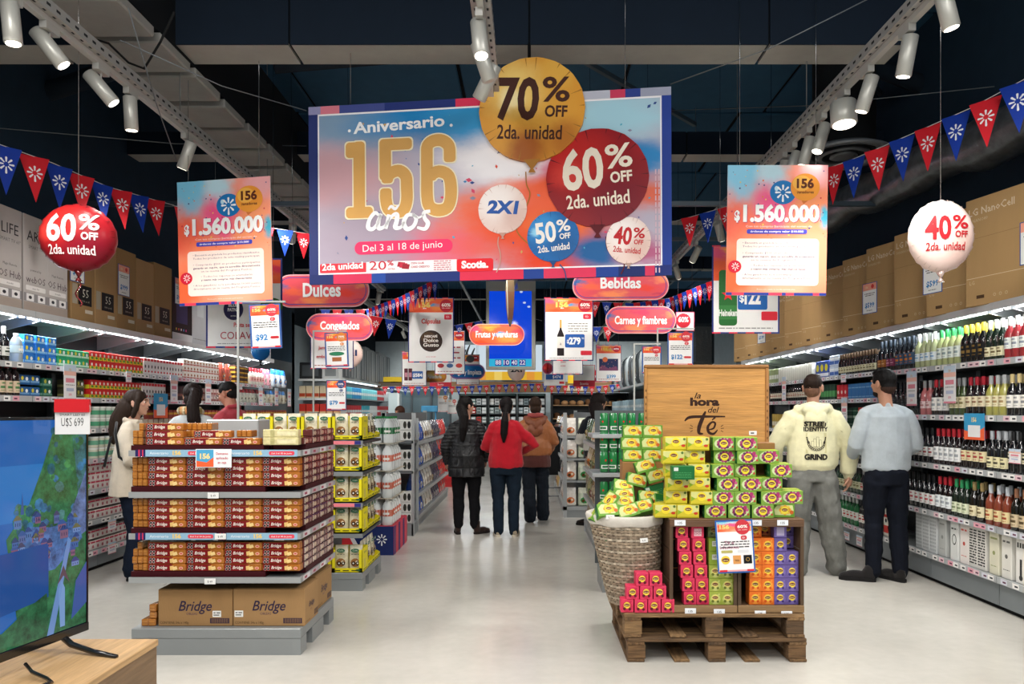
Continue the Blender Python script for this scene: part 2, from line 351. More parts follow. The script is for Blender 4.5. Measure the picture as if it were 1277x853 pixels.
# cross beams, boxed in by boards with joints
def cross_beam(Y, z, d, h, x0, x1, name='ceiling_beam'):
 m = MB(); m.box(x0, x1, Y+.01, Y+d-.01, z+.02, z+h, '#07121c', 'matte'); o = struct(name, m)
 x = x0
 while x < x1-.01:
  w = min(1.75, x1-x); k = MB(); k.box(x+.012, x+w-.012, Y, Y+d, z, z+.02, '#a3a29c', 'matte'); k.box(x+.008, x+w-.008, Y-.012, Y, z+.0, z+h, '#101f2f', 'matte'); ob('beam_board', k, o); x += w
cross_beam(5.45, 4.12, .3, .34, -7.0, 2.75)
for Y, z in ((8.3, 4.3), (11.4, 4.35), (15, 4.3), (19, 4.3)): cross_beam(Y, z, .25, .25, -7.0, 6.1)
# slatted underside of the supply duct
m = MB(); m.box(-3.08, -2.58, 3.0, 15, 4.09, 4.75, '#070d13', 'matte')
dt = thing('ceiling_duct', 'long grey-bottomed ceiling duct running beside the slanting white lamp track', 'duct', (0, 0, 0)); ob('duct_body', m, dt)
k = MB(); k.rbox(-3.06, -2.56, 0, .46, 4.0, 4.075, .01, '#959591', 'matte'); k = k.mesh('duct_panel')
for i in range(22): ob('duct_panel', k, dt, (.0, 3.0+.545*i, .006*(i % 3)))
# sprung arches and small steelwork under the roof
for i, (x0, x1, Y, z0, z1) in enumerate([(-6.5, -3.3, 6.6, 3.6, 4.6), (3.0, 6.1, 7.2, 4.9, 3.8), (.6, 3.4, 9.6, 4.5, 4.9), (-2.4, 1.5, 7.0, 4.7, 4.95)]):
 m = MB(); pts = [(x0+(x1-x0)*t, Y+.4*sin(pi*t), z0+(z1-z0)*t+.22*sin(pi*t)) for t in [q/12 for q in range(13)]]
 m.tube(pts, .09, 8, '#15222e', 'matte'); struct('roof_brace', m)
for i, (xa, Ya, za, xb, Yb, zb) in enumerate([(-6, 7.4, 3.5, 3.5, 7.4, 3.5), (-6, 10, 3.75, 5.8, 10, 3.75), (-4.8, 12.8, 3.7, 5.8, 12.8, 3.7), (-2, 4.5, 4.9, 2, 9, 4.9), (1.0, 5, 5.0, 4.5, 9, 5.0), (-1.3, 14, 3.9, -1.3, 24, 3.9), (2.6, 13, 3.8, 2.6, 24, 3.8)]):
 m = MB(); beam_box(m, (xa, Ya, za), (xb, Yb, zb), .045, .045, '#3c4a55', 'metal'); struct('roof_rail', m)
# foil-wrapped air hose above the cartons, and round air outlet on its black shaft
m = MB(); P = [(3.66-.015*i, 4.7+.3*i, 3.52+.016*i+.03*sin(i*1.3)) for i in range(17)]
m.tube(P, [.19+.025*sin(i*2.1) for i in range(17)], 16, '#6a6e72', 'ductfoil'); tag(ob('air_hose', m), 'black foil-wrapped air hose sagging under the roof above the television cartons', 'air hose')
c = at(1052, 196, 7.3); dv = thing('air_outlet', 'round grey ceiling air outlet hanging from a black shaft', 'air vent', (c.x, c.y, c.z))
m = MB(); m.lathe([(.29, .06), (.29, 1.9)], 24, '#070b0f', 'matte'); ob('shaft', m, dv)
m = MB(); m.lathe([(.40, .0), (.44, .0), (.44, .02), (.34, .07), (.29, .07), (.33, .01), (.40, 0)], 32, '#6f7377', 'metal', cap=False); ob('outer_ring', m, dv)
m = MB(); m.lathe([(.2, -.0), (.25, .0), (.24, .03), (.2, .03), (.2, 0)], 28, '#5c6064', 'metal', cap=False); m.lathe([(.08, .0), (.13, .0), (.12, .03), (.08, .03)], 24, '#5c6064', 'metal'); ob('inner_ring', m, dv)
m = MB(); m.lathe([(.1, 0), (.12, .05)], 20, '#05080a', 'matte'); c = at(413, 106, 7.0); m2 = tag(ob('smoke_detector', m, None, (c.x, c.y, 5.24)), 'small dark round smoke detector on the navy ceiling', 'smoke detector')
# ---------------------------------------------------------------- lamp tracks
def track(name, x, z, y0, y1, label):
 t = thing(name, label, 'lamp track', (x, y0, z)); L = y1-y0
 m = MB(); m.box(-.055, -.05, 0, L, .035, .095, '#a9a9a6', 'metal'); m.box(.05, .055, 0, L, .035, .095, '#a9a9a6', 'metal'); m.box(-.055, .055, 0, L, .03, .035, '#a5a5a2', 'metal')
 k = .0
 while k < L-.06:                                    # slots punched in the tray
  for q in (-.0555, .0555): m.box(q-.0004, q+.0004, k+.02, k+.055, .055, .07, '#23262a', 'matte')
  m.box(-.04, -.028, k+.02, k+.045, .0293, .03, '#2c2f33', 'matte'); m.box(.028, .04, k+.02, k+.045, .0293, .03, '#2c2f33', 'matte'); k += .085 if k < 6 else .17
 ob('cable_tray', m, t)
 m = MB(); m.box(-.018, .018, 0, L, -.005, .029, '#bcbcb8', 'metal'); ob('track_rail', m, t)
 k = .8; h = MB(); h.tube([(0, 0, .09), (0, 0, 5.35-z)], .004, 5, '#6d7174'); h = h.mesh('hanger_wire')
 while k < L: ob('hanger_wire', h, t, (0, k, 0)); k += 1.9
 return t
track('lamp_track', -2.67, 3.6, 3.0, 13.6, 'white slotted lamp track slanting above the left-hand prize poster')
track('lamp_track', 2.12, 3.6, 3.0, 13.2, 'white slotted lamp track slanting above the right-hand prize poster')
track('lamp_track', -.26, 3.6, 3.0, 5.1, 'short white slotted lamp track ending at the gold balloon'); track('lamp_track', -.26, 3.6, 6.0, 13.4, 'white slotted lamp track over the central aisle behind the banner')
track('lamp_track', -4.75, 3.42, 3.0, 14, 'thin white lamp track above the cartons of the grocery wall')
hm = MB(); hm.lathe([(.036, -.11), (.043, -.105), (.043, .105), (.036, .11)], 20, '#b9b9b2', 'metal'); headm = hm.mesh('lamp_body')
hm = MB(); hm.lathe([(.035, -.111), (.035, -.112)], 20, '#fff6e4', 'lamp'); glowm = hm.mesh('lens')
hb = MB(); hb.box(-.02, .02, -.06, .06, -.045, 0, '#b9b9b4', 'metal'); hb.tube([(0, 0, -.04), (0, 0, -.13)], .006, 6, '#c7c7c4'); brk = hb.mesh('bracket')
hm = MB(); hm.lathe([(.075, -.075), (.085, -.07), (.085, .075), (.07, .08)], 24, '#b9b9b2', 'metal'); bigm = hm.mesh('lamp_body')
hm = MB(); hm.lathe([(.072, -.076), (.072, -.077)], 24, '#fff6e4', 'lamp'); bigg = hm.mesh('lens')
def spot(x, Y, z, aim, label, group=None, big=False, light=True, energy=None, lit=True, ang=105, zt=3.6):
 t = thing('track_spotlight', label, 'spotlight', (x, Y, zt), 0, group)
 d = Vector(aim).normalized(); q = (-d).to_track_quat('Z', 'Y').to_euler()
 c = (0, 0, z-zt)
 ob('bracket', brk, t); ob('lamp_body', bigm if big else headm, t, c, q);
 if lit: ob('lens', bigg if big else glowm, t, c, q)
 if light:
  l = bpy.data.lights.new('spot_light', 'SPOT'); l.energy = energy or SPOT_E; l.spot_size = radians(ang); l.spot_blend = .6; l.shadow_soft_size = .05; l.color = (1, .95, .88)
  o = bpy.data.objects.new('spot_light', l); COL.objects.link(o); o.parent = t; o.location = Vector(c)+d*.13; o.rotation_euler = (-d).to_track_quat('Z', 'Y').to_euler()
LS = [(14, 3.45, (.1, 0, -1), 'white spotlight at the very top corner by the picture edge'), (62, 3.47, (.5, .2, -.7), 'tilted white spotlight, second from the near end of the slanting left track'),
  (126, 3.46, (.55, .2, -.7), 'tilted white spotlight, third from the near end of the left track'), (163, 3.44, (.0, .1, -1), 'upright white spotlight hanging straight down, fourth on the left track'),
  (233, 3.44, (-.35, .1, -.8), 'white spotlight leaning towards the grocery wall above the left prize poster')]
for px, z, aim, lb in LS: Y = 930*2.67/(660-px); spot(-2.67, Y, z, aim, lb)
RS = [(1180, 3.5, (.25, .0, -1), 0, 'white spotlight with bright lens at the top of the right track'), (1131, 3.44, (-.1, .2, -1), 0, 'unlit-looking white spotlight, second from the near end of the right track'),
  (1081, 3.44, (-.25, .2, -1), 0, 'tilted white spotlight beside the wide round can lamp'), (1052, 3.45, (.0, -.12, -1), 1, 'wide short white can lamp with glowing lens on the right track'),
  (1024, 3.43, (-.3, -.1, -.9), 0, 'white spotlight with glowing lens just beyond the wide can lamp'), (1006, 3.43, (-.25, .1, -1), 0, 'white spotlight, second beyond the wide can lamp'),
  (988, 3.43, (-.35, .1, -.9), 0, 'white spotlight, third beyond the can lamp above the right prize poster'), (976, 3.43, (-.2, .1, -.9), 0, 'white spotlight, last one showing above the right prize poster')]
for px, z, aim, bg, lb in RS: Y = 930*2.12/(px-660); spot(2.12, Y, z, aim, lb, None, bool(bg))
for i, (Y, z, aim, lb) in enumerate([(4.03, 3.46, (.1, -.25, -1), 'white spotlight with bright lens above the gold balloon'), (4.28, 3.45, (.35, .2, -1), 'tilted white spotlight behind the lit one over the gold balloon'), (4.5, 3.43, (-.45, .25, -.8), 'lowest tilted white spotlight touching the gold balloon outline')]):
 spot(-.268+.006*i, Y, z, aim, lb, lit=(i == 0), energy=14)
for i, Y in enumerate((7.2, 8.4, 9.6, 10.8, 12.0, 13.2)):
 spot(-2.67, Y, 3.44, (-.35 if i % 2 else .5, .8, -1), '%s small white spotlight along the left track beyond the poster' % nth(i), 'far spotlights on the left track', energy=70)
 spot(2.12, Y-.1, 3.44, (.5 if i % 2 else -.4, .8, -1), '%s small white spotlight along the right track beyond the poster' % nth(i), 'far spotlights on the right track', energy=70)
for i in range(4):
 spot(-.26, 6.5+1.75*i, 3.44, (.5*(-1)**i, .75, -1), '%s small white spotlight of the central track beyond the banner' % nth(i), 'far spotlights on the central track', energy=105)
track('lamp_track', -3.3, 3.6, 14.6, 23, 'far white lamp track over the far left shelving'); track('lamp_track', 2.0, 3.6, 14.6, 23, 'far white lamp track in front of the bakery wall')  # tracks and their spotlights added to brighten the far walls
for i in range(4):
 for x in (-3.3, 2.0): spot(x, 15.4+2.1*i, 3.44, (.2, .9, -.7), '%s white spotlight on the far %s track near the back wall' % (nth(i), 'outer' if x < 0 else 'bakery'), 'spotlights near the back wall', energy=130)
for i in range(7):
 spot(-4.75, 5.2+1.2*i, 3.28, (.35, 0, -1), '%s small white spotlight on the thin track over the grocery wall' % nth(i), 'spotlights over the grocery wall', light=(i % 2 == 0), energy=25, zt=3.42)
# unseen spotlights added on the near track ends to light the front displays
for i, (x, Y, aim) in enumerate(((-2.67, 3.1, (.4, .5, -1)), (-.26, 3.1, (-.5, .1, -1)), (-.26, 3.3, (.7, .1, -1)), (2.12, 3.2, (-.3, .3, -1)), (2.12, 3.45, (.5, .6, -1)), (-2.67, 3.4, (.1, .6, -1)))):
 spot(x, Y, 3.5, aim, '%s white spotlight on the near end of the lamp tracks' % nth(i), 'near-end spotlights', energy=SPOT_E*1.1, ang=110)
# ---------------------------------------------------------------- wall shelving units
def shelving(side, XF, Y0, Y1, levels, label, dark='#15171a', top=2.2, depth=.45, group=None):
 L = Y1-Y0; s = side
 t = thing('wall_shelving', label, 'shelving', (s*XF, Y0, 0), 0, group)
 def bx(m, d0, d1, y0, y1, z0, z1, col, mat='metal'): m.box(min(s*d0, s*d1), max(s*d0, s*d1), y0, y1, z0, z1, col, mat)
 m = MB(); bx(m, .0, depth, .004, L-.004, .035, levels[0]-.025, '#7d8488'); bx(m, .03, depth, .004, L-.004, 0, .035, '#0d0e10', 'matte'); bx(m, -.006, 0, .01, L-.01, levels[0]-.032, levels[0]-.002, '#9fa4a7'); ob('plinth', m, t)
 m = MB(); bx(m, depth, depth+.02, 0, L, .03, top, dark); ob('back_panel', m, t)
 for i, z in enumerate(levels):
  m = MB(); bx(m, 0, depth, .006, L-.006, z-.028, z-.002, '#8d9396'); ob('shelf_board', m, t)
  m = MB(); bx(m, -.022, -.002, .006, L-.006, z-.04, z+.006, '#b9bdc0')
  r_ = random.Random(int(Y0*100)+i*17); y = .03
  while y < L-.1:
   w = .07; x = s*-.0225; cc = r_.choice(['#f3f1ee', '#e9c9d0', '#f3f1ee', '#d9dbe6', '#e7a7b4'])
   m.box(x-.0006, x+.0006, y, y+w, z-.035, z+.001, cc, 'card'); m.box(x-.001, x+.001, y+.01, y+.045, z-.024, z-.012, '#6a3d55' if cc != '#f3f1ee' else '#30343c', 'card'); y += w+r_.choice([.005, .03, .06])
  ob('price_rail', m, t)
 for y in (.0, L-.03):
  m = MB(); bx(m, depth-.05, depth-.005, y, y+.03, levels[0], top, '#6f7578'); ob('upright', m, t)
 m = MB(); bx(m, -.03, depth, .002, L-.002, top, top+.03, '#a9adaf'); bx(m, -.045, -.028, .002, L-.002, top-.02, top+.035, '#c2c5c6')
 for y in (.12, L-.15):                                # tapering brackets
  xs = sorted((s*.0, s*(depth))); m.add([(s*.0, y, top), (s*depth, y, top), (s*depth, y, top-.14), (s*.0, y, top-.03), (s*.0, y+.02, top), (s*depth, y+.02, top), (s*depth, y+.02, top-.14), (s*.0, y+.02, top-.03)],
   [(0, 1, 2, 3), (4, 5, 6, 7), (3, 2, 6, 7)], '#b4b8ba', 'metal')
 ob('canopy', m, t)
 m = MB(); bx(m, .02, .045, .03, L-.03, top-.022, top-.003, '#f4fbff', 'tube'); ob('light_tube', m, t)
 return t
RL_A = [.24, .60, 1.0, 1.41, 1.82]; RL_B = [.24, .58, .9, 1.2, 1.57, 1.83]
LL = [.18, .457, .73, 1.01, 1.285, 1.56, 1.82]
RJ = [5.41+.92*k for k in range(-1, 8)]; LJ = [5.9+.92*k for k in range(-1, 7)]
for k in range(len(RJ)-1):
 shelving(1, XR, RJ[k], RJ[k+1], RL_A if RJ[k] < 7.2 else RL_B, '%s wall shelving bay from the near end of the wine wall, grey metal' % nth(k))
for k in range(len(LJ)-1):
 shelving(-1, XL, LJ[k], LJ[k+1], LL, '%s wall shelving bay from the near end of the grocery wall, grey metal' % nth(k), dark='#25282b')
for k in range(4):
 area('shelf_light', (XR+.05, 5.4+1.9*k, 2.16), (.05, 1.7), 14, (0, 0.35, 0), (.92, .97, 1)); area('shelf_light', (-XL-.05, 5.8+1.85*k, 2.16), (.05, 1.7), 20, (0, -0.35, 0), (.92, .97, 1))
# ================================================================ GOODS ON THE WALLS
def bottle(body, cap, label, accent, Hh=.30, R=.037, lz=(.06, .145), capz=.235, mat='glass', lines_=True):
 k = Hh/.30; b = MB(); b.lathe([(R*.93, 0), (R, .006*k), (R, .165*k), (R*.86, .19*k), (.0155, .222*k), (.0145, .262*k), (.0145, .285*k)], 12, body, mat)
 c = MB(); c.lathe([(.0155, capz*k), (.0158, .296*k), (.0135, .30*k)], 10, cap, 'card')
 l = MB(); a0, a1 = -pi/2-1.35, -pi/2+1.35
 l.arc(R+.0006, lz[0]*k, lz[1]*k, a0, a1, 8, label)
 if lines_:
  h = (lz[1]-lz[0])*k; z0 = lz[0]*k
  l.arc(R+.001, z0+h*.72, z0+h*.86, -pi/2-.5, -pi/2+.5, 3, accent); l.arc(R+.001, z0+h*.35, z0+h*.55, -pi/2-.75, -pi/2+.75, 4, accent); l.arc(R+.001, z0+h*.14, z0+h*.2, -pi/2-.6, -pi/2+.6, 3, accent)
 return [('bottle', b.mesh('bottle'), None), ('foil_cap', c.mesh('foil_cap'), None), ('paper_label', l.mesh('paper_label'), None)]
def pack(w, d, h, base, bands=(), circ=None, txt=None, mat='card', name='pack', side=None, top=None, pics=()):
 """box with its printed face towards -y; bands [(v0, v1, colour)] as fractions of the height"""
 b = MB(); b.rbox(-w/2, w/2, 0, d, 0, h, min(w, h, d)*.04, base, mat)
 T = FRONT
 e = .0006
 for (v0, v1, c) in bands:
  b.rect(-w/2+.003, w/2-.003, v0*h+.002, v1*h-.002, c, mat, T, e); b.add([(w/2+e, .003, v0*h), (w/2+e, d-.003, v0*h), (w/2+e, d-.003, v1*h), (w/2+e, .003, v1*h)], [(0, 1, 2, 3)], c, mat); b.add([(-w/2-e, .003, v0*h), (-w/2-e, d-.003, v0*h), (-w/2-e, d-.003, v1*h), (-w/2-e, .003, v1*h)], [(0, 1, 2, 3)], c, mat)
 for (u, v, ru, rv, c) in pics: b.disc(u*w, v*h, ru*w, c, mat, T, e*2, 10, rv*h)
 if circ: b.disc(circ[0]*w, circ[1]*h, circ[2]*min(w, h), circ[3], mat, T, e*3, 12)
 if txt: b.text(txt[0], txt[1]*w, txt[2]*h, txt[3]*h, txt[4], mat, T, e*4, bold=.015, fit=w*.85, res=1)
 return [(name, b.mesh(name), None)]
def bag(w, d, h, base, win, toptone, name='bag', txt=None, band=None):
 """pillow bag standing up: pinched at the top, round below"""
 b = MB(); n = 10; prof = [(.0, .9, .55), (.08, 1, 1), (.35, 1.0, .95), (.7, .97, .6), (.9, .94, .22), (1.0, .96, .05)]; vs = []
 for (t, fw, fd) in prof:
  for i in range(n):
   a = 2*pi*i/n; cx, cy = cos(a), sin(a); vs.append((abs(cx)**.6*(1 if cx > 0 else -1)*w/2*fw, d/2+abs(cy)**.7*(1 if cy > 0 else -1)*d/2*fd, t*h))
 m_ = len(prof)
 for j in range(m_-1):
  col = toptone if prof[j][0] >= .69 else base
  b.add(vs[j*n:(j+2)*n], [(i, (i+1) % n, n+(i+1) % n, n+i) for i in range(n)], col, 'film', True)
 b.add(vs[:n], [tuple(range(n))], base, 'film');
 T = Matrix.Translation((0, -.003, 0)) @ FRONT
 if win: b.disc(0, h*.33, w*.33, win, 'film', T, 0, 10, h*.17); b.disc(-w*.1, h*.3, w*.13, '#5b3a22', 'film', T, .0006, 8); b.disc(w*.12, h*.36, w*.1, '#e9dcc0', 'film', T, .0006, 8)
 if band: b.rect(-w*.4, w*.4, h*.56, h*.68, band, 'film', T, 0)
 if txt: b.text(txt[0], 0, h*.58, h*.07, txt[1], 'card', T, .001, bold=.02, fit=w*.75, res=1)
 return [(name, b.mesh(name), None)]
def jug(col, cap, lab, Hh=.25, R=.05, mat='clear'):
 b = MB(); k = Hh/.25; b.lathe([(R*.9, 0), (R, .01*k), (R, .07*k), (R*.95, .08*k), (R, .09*k), (R, .15*k), (R*.85, .19*k), (R*.42, .222*k), (R*.4, .232*k)], 10, col, mat)
 c = MB(); c.lathe([(R*.45, .23*k), (R*.45, .25*k)], 10, cap, 'card')
 l = MB(); l.arc(R+.001, .085*k, .145*k, 0, 2*pi, 12, lab, 'card'); l.arc(R+.0015, .10*k, .12*k, -pi/2-.6, -pi/2+.6, 4, '#f2efe9', 'card')
 return [('bottle', b.mesh('bottle'), None), ('screw_cap', c.mesh('screw_cap'), None), ('paper_label', l.mesh('paper_label'), None)]
def can(col, star=True, Hh=.165, R=.033):
 b = MB(); b.lathe([(R*.8, 0), (R, .008), (R, Hh-.014), (R*.82, Hh-.002), (R*.82, Hh)], 14, col, 'gloss'); b.lathe([(R*.8, Hh+.0002), (R*.78, Hh-.003)], 14, '#c9ccce', 'chrome')
 if star:
  b.arc(R+.0006, Hh*.18, Hh*.36, -pi/2-1.1, -pi/2+1.1, 6, '#e8ece6', 'gloss'); b.arc(R+.001, Hh*.22, Hh*.32, -pi/2-.8, -pi/2+.8, 5, '#1c6b3c', 'gloss')
  pts = []
  for i in range(10): a = pi/2+i*pi/5; r = .011 if i % 2 == 0 else .0045; pts.append((r*cos(a), Hh*.58+r*sin(a)*1.2))
  b.poly(pts, '#d3232b', 'gloss', FRONT, R+.001)
 return [('can', b.mesh('can'), None)]
def cup(col, lid, band, R=.045, Hh=.1):
 b = MB(); b.lathe([(R*.9, 0), (R, .01), (R, Hh-.015)], 12, col, 'gloss'); b.lathe([(R*1.05, Hh-.015), (R*1.05, Hh)], 12, lid, 'gloss'); b.arc(R+.0008, Hh*.25, Hh*.65, 0, 2*pi, 12, band, 'card')
 return [('tub', b.mesh('tub'), None)]
def place(kind, loc, rot, label, cat, group, first={}):
 """one article: a top-level object for a one-piece article, else its main body with the other pieces as children"""
 n0, m0, _ = kind[0]
 o = put(n0, m0, label, cat, loc, rot, group)
 for (n, me, _) in kind[1:]: ob(n, me, o)
 return o
def run(side, XF, pxa, pxb, z, kind, pitch, desc, cat, where, rows=1, rowh=.1, deep=1, dpitch=.085, jit=.3, back=.03, full=None):
 """a run of one article along a wall shelf between two pixel columns' depths"""
 Ya, Yb = sorted((F*XF/abs(pxa-VX), F*XF/abs(pxb-VX))); n = max(1, int((Yb-Ya)/pitch+.3)); g = '%s, %s' % (desc, where); p = (Yb-Ya)/n
 one = ' '.join({'bottles': 'bottle', 'packs': 'pack', 'cartons': 'carton', 'cans': 'can', 'bags': 'bag', 'boxes': 'box', 'packets': 'packet', 'tubs': 'tub', 'jars': 'jar'}.get(w, w) for w in desc.split())
 one = one.replace('wine bottle', 'bottle').replace('with ', '', 1).replace(' caps and ', ' cap, ').replace('labels', 'label') if 'bottle' in one else one
 for q in range(deep):
  for r in range(rows):
   for i in range(n):
    y = Ya+(i+.5)*p; x = side*(XF+back+q*dpitch+rnd.uniform(0, .012)*jit)
    tier = '' if rows == 1 else ' %s row' % (['lower', 'upper'][r] if rows == 2 else nth(r))
    o = place(kind, (x, y, z+r*rowh), side*(-pi/2)+rnd.uniform(-.05, .05)*jit, '%s%s, %s from near end,%s %s' % ('back-row ' if q else '', one, nth(i), tier, where), cat, g)
    o.name = cat.replace(' ', '_')
# --- wine wall
W = '%s shelf, wine wall'
def wl(i): return W % ['bottom', 'second', 'third', 'fourth', 'top'][i]
def wine(pa, pb, lev, body, cap, label, accent, desc, **k):
 lz = k.pop('lz', (.05, .14)); mat = k.pop('mat', 'glass'); run(1, XR, pa, pb, RL_A[lev], bottle(body, cap, label, accent, lz=lz, mat=mat), .079, desc, 'bottle', wl(lev), deep=2, **k)
wine(1310, 1250, 4, '#9a2f35', '#e8efec', '#e9eeea', '#8d98a8', 'rose wine bottles with white caps and white labels', lz=(.07, .15))
wine(1249, 1226, 4, '#16251a', '#d9e0d6', '#dfd9b6', '#6b5a3a', 'dark green bottles with pale caps and cream labels', lz=(.03, .10))
wine(1225, 1196, 4, '#0d0e10', '#d8bd3e', '#121316', '#8a6e3a', 'black bottles with yellow caps and black labels', lz=(.04, .15))
wine(1195, 1166, 4, '#a9b27c', '#2f8a4c', '#e3ebe4', '#8fa4a5', 'pale wine bottles with green caps and white labels', lz=(.06, .15))
wine(1165, 1139, 4, '#b3bb8f', '#e6ece9', '#dfe8ec', '#7fa9cf', 'pale wine bottles with white caps and bluish labels', lz=(.06, .13))
wine(1138, 1115, 4, '#14171c', '#222a33', '#3a506b', '#c9742c', 'dark bottles with slate blue labels', lz=(.05, .15))
wine(1114, 1104, 4, '#14171c', '#222a33', '#7b3050', '#c68ba0', 'dark bottles with plum labels', lz=(.05, .12))
wine(1103, 1093, 4, '#14171c', '#222a33', '#a5642f', '#e0b480', 'dark bottles with copper labels', lz=(.05, .12))
wine(1310, 1253, 3, '#141519', '#cbb884', '#e6e4de', '#8a8c90', 'dark wine bottles with gold caps and white labels', lz=(.06, .15))
wine(1252, 1227, 3, '#a39f52', '#a5a8aa', '#ded6b4', '#a1845a', 'yellow wine bottles with grey caps and cream labels', lz=(.07, .15))
wine(1226, 1202, 3, '#1a1214', '#a32231', '#dcd2b4', '#8b6a50', 'dark wine bottles with red caps and cream labels', lz=(.07, .15))
wine(1201, 1182, 3, '#3c4a28', '#8f9294', '#d8cfae', '#7c7048', 'olive wine bottles with grey caps and cream labels', lz=(.06, .15))
wine(1181, 1160, 3, '#18090c', '#b52632', '#ecebe7', '#9aa0a6', 'dark wine bottles with red caps and white labels', lz=(.04, .15))
wine(1159, 1146, 3, '#b5686a', '#8c8f91', '#e2c9c8', '#9a5a5e', 'rose wine bottles with grey caps', lz=(.06, .12))
wine(1145, 1096, 3, '#121418', '#1b1d20', '#1e2126', '#4b4e52', 'plain black wine bottles', lz=(.06, .14))
wine(1310, 1255, 2, '#111316', '#17181a', '#dfd9c2', '#2c2b28', 'black wine bottles with patterned cream labels', lz=(.08, .155))
wine(1254, 1228, 2, '#111316', '#a6abb0', '#ded6ac', '#4a463a', 'black wine bottles with silver caps and low cream labels', lz=(.03, .11))
wine(1227, 1196, 2, '#18100f', '#a92331', '#dccfa6', '#a23b3b', 'wine bottles with red caps and sand coloured labels', lz=(.06, .14))
wine(1195, 1163, 2, '#180b0e', '#b0232f', '#e4e5e6', '#9a9fa5', 'wine bottles with red caps and tall white labels', lz=(.04, .15))
wine(1162, 1110, 2, '#121418', '#16171a', '#e4e4e2', '#9a4048', 'black wine bottles with white labels', lz=(.06, .14))
wine(1310, 1258, 1, '#15140f', '#8a6049', '#c5b394', '#57472f', 'dark bottles with brown caps and buff labels', lz=(.03, .12))
wine(1257, 1226, 1, '#7c3a28', '#b8bec4', '#dccb9a', '#a0472f', 'amber rose bottles with silver caps and cream labels', lz=(.04, .12))
wine(1225, 1206, 1, '#171310', '#8e7c52', '#ddd3b0', '#7a6a4a', 'dark bottles with tan caps and cream labels', lz=(.04, .12))
wine(1205, 1185, 1, '#16231a', '#2f8a58', '#d7ddc2', '#7d8d6a', 'dark bottles with green caps and pale labels', lz=(.04, .12))
wine(1184, 1165, 1, '#150d0e', '#a82531', '#dfe4e6', '#99a0a8', 'wine bottles with red caps and wide white labels', lz=(.05, .15))
wine(1164, 1122, 1, '#121418', '#17181b', '#e2e2e0', '#b7545c', 'black bottles with red and white labels', lz=(.05, .14))
gift = [(1310, 1262, '#eceae5', '#3b3b3b', 'white wine glass cartons with a bottle drawing'), (1259, 1244, '#e6e4dc', '#6a6a66', 'pale gift cartons with dark side stripe'), (1243, 1229, '#dfdcc6', '#9aa06a', 'cream gift cartons with tiny emblem'),
  (1226, 1205, '#dcdad4', '#333333', 'grey gift cartons full of black lettering'), (1203, 1195, '#e9e2de', '#c75a4f', 'white gift carton with red print'), (1193, 1181, '#e0e3e1', '#333a3a', 'white gift cartons with black shield'), (1178, 1166, '#b9bcba', '#8c8f8c', 'plain grey gift cartons'), (1165, 1139, '#cfd3d4', '#aeb3b5', 'textured pale grey gift cartons')]
for i, (pa, pb, c, a, d) in enumerate(gift):
 b = MB(); b.rbox(-.055, .055, 0, .11, 0, .325, .003, c, 'card')
 T = FRONT; r_ = random.Random(i)
 if i in (0,): b.rect(-.012, .012, .05, .17, a, 'card', T, .0006); b.disc(0, .04, .02, a, 'card', T, .0006, 10); [b.rect(-.04+.027*q, -.022+.027*q, .25, .285, '#3d3d3d', 'card', T, .0006) for q in range(3)]
 elif i == 3: [b.lines(-.045, .045, .03+.021*q, .011, a, T, .0006, q) for q in range(13)]
 elif i == 5: b.disc(0, .17, .03, a, 'card', T, .0006, 12, .045); b.disc(0, .17, .022, c, 'card', T, .001, 12, .035); b.lines(-.04, .04, .25, .012, a, T, .0006, 4)
 elif i == 7: [b.rect(-.05+.02*(q % 5), -.035+.02*(q % 5), .02+.03*(q//5), .035+.03*(q//5), a, 'card', T, .0006) for q in range(50)]
 else: b.lines(-.04, .04, .26, .014, a, T, .0006, i); b.disc(0, .16, .016, a, 'card', T, .0006, 12); b.lines(-.035, .035, .06, .006, a, T, .0006, i+3)
 run(1, XR, pa, pb, RL_A[0], [('gift_carton', b.mesh('gift_carton'), None)], .116, d, 'carton', wl(0), jit=.1, back=.02)
# far bays of the wine wall
def wb(i): return '%s far shelf, wine wall' % ['lowest', 'second', 'third', 'fourth', 'fifth', 'top'][i]
sixp = bottle('#1a1512', '#3a2a1a', '#d8d3b2', '#6d6340', Hh=.235, R=.03, lz=(.04, .12))
run(1, XR, 1090, 1044, 1.83, sixp, .066, 'small dark beer bottles with cream labels', 'bottle', wb(5), deep=2)
run(1, XR, 1043, 1031, 1.83, pack(.13, .1, .12, '#c9d6ea', [(.15, .5, '#3b5fa5'), (.6, .8, '#e9eef4')], None), .135, 'blue and white beer packs', 'can pack', wb(5), rows=2, rowh=.122, jit=.1)
run(1, XR, 1030, 1014, 1.83, pack(.13, .1, .2, '#3b58a8', [(.1, .3, '#e6ebf2')], (0, .6, .33, '#e4d932')), .135, 'blue packs with yellow burst', 'pack', wb(5), jit=.1)
run(1, XR, 1013, 970, 1.83, can('#d8d9cf', False, .2, .035), .074, 'tall black and white cans', 'can', wb(5), deep=2)
run(1, XR, 969, 925, 1.83, pack(.1, .1, .2, '#9aa878', [(.3, .6, '#e8e9de')]), .105, 'green and cream packs', 'pack', wb(5), jit=.1)
run(1, XR, 1095, 1054, 1.57, pack(.08, .08, .165, '#3575b5', [(.12, .2, '#85b5dd'), (.7, .78, '#85b5dd')], None), .082, 'bright blue drink packs', 'drink pack', wb(4), jit=.15)
run(1, XR, 1053, 1040, 1.57, pack(.08, .08, .165, '#c32733', [(.12, .2, '#e9b7b2')], (0, .5, .25, '#e8d6cf')), .082, 'red drink packs', 'drink pack', wb(4), jit=.1)
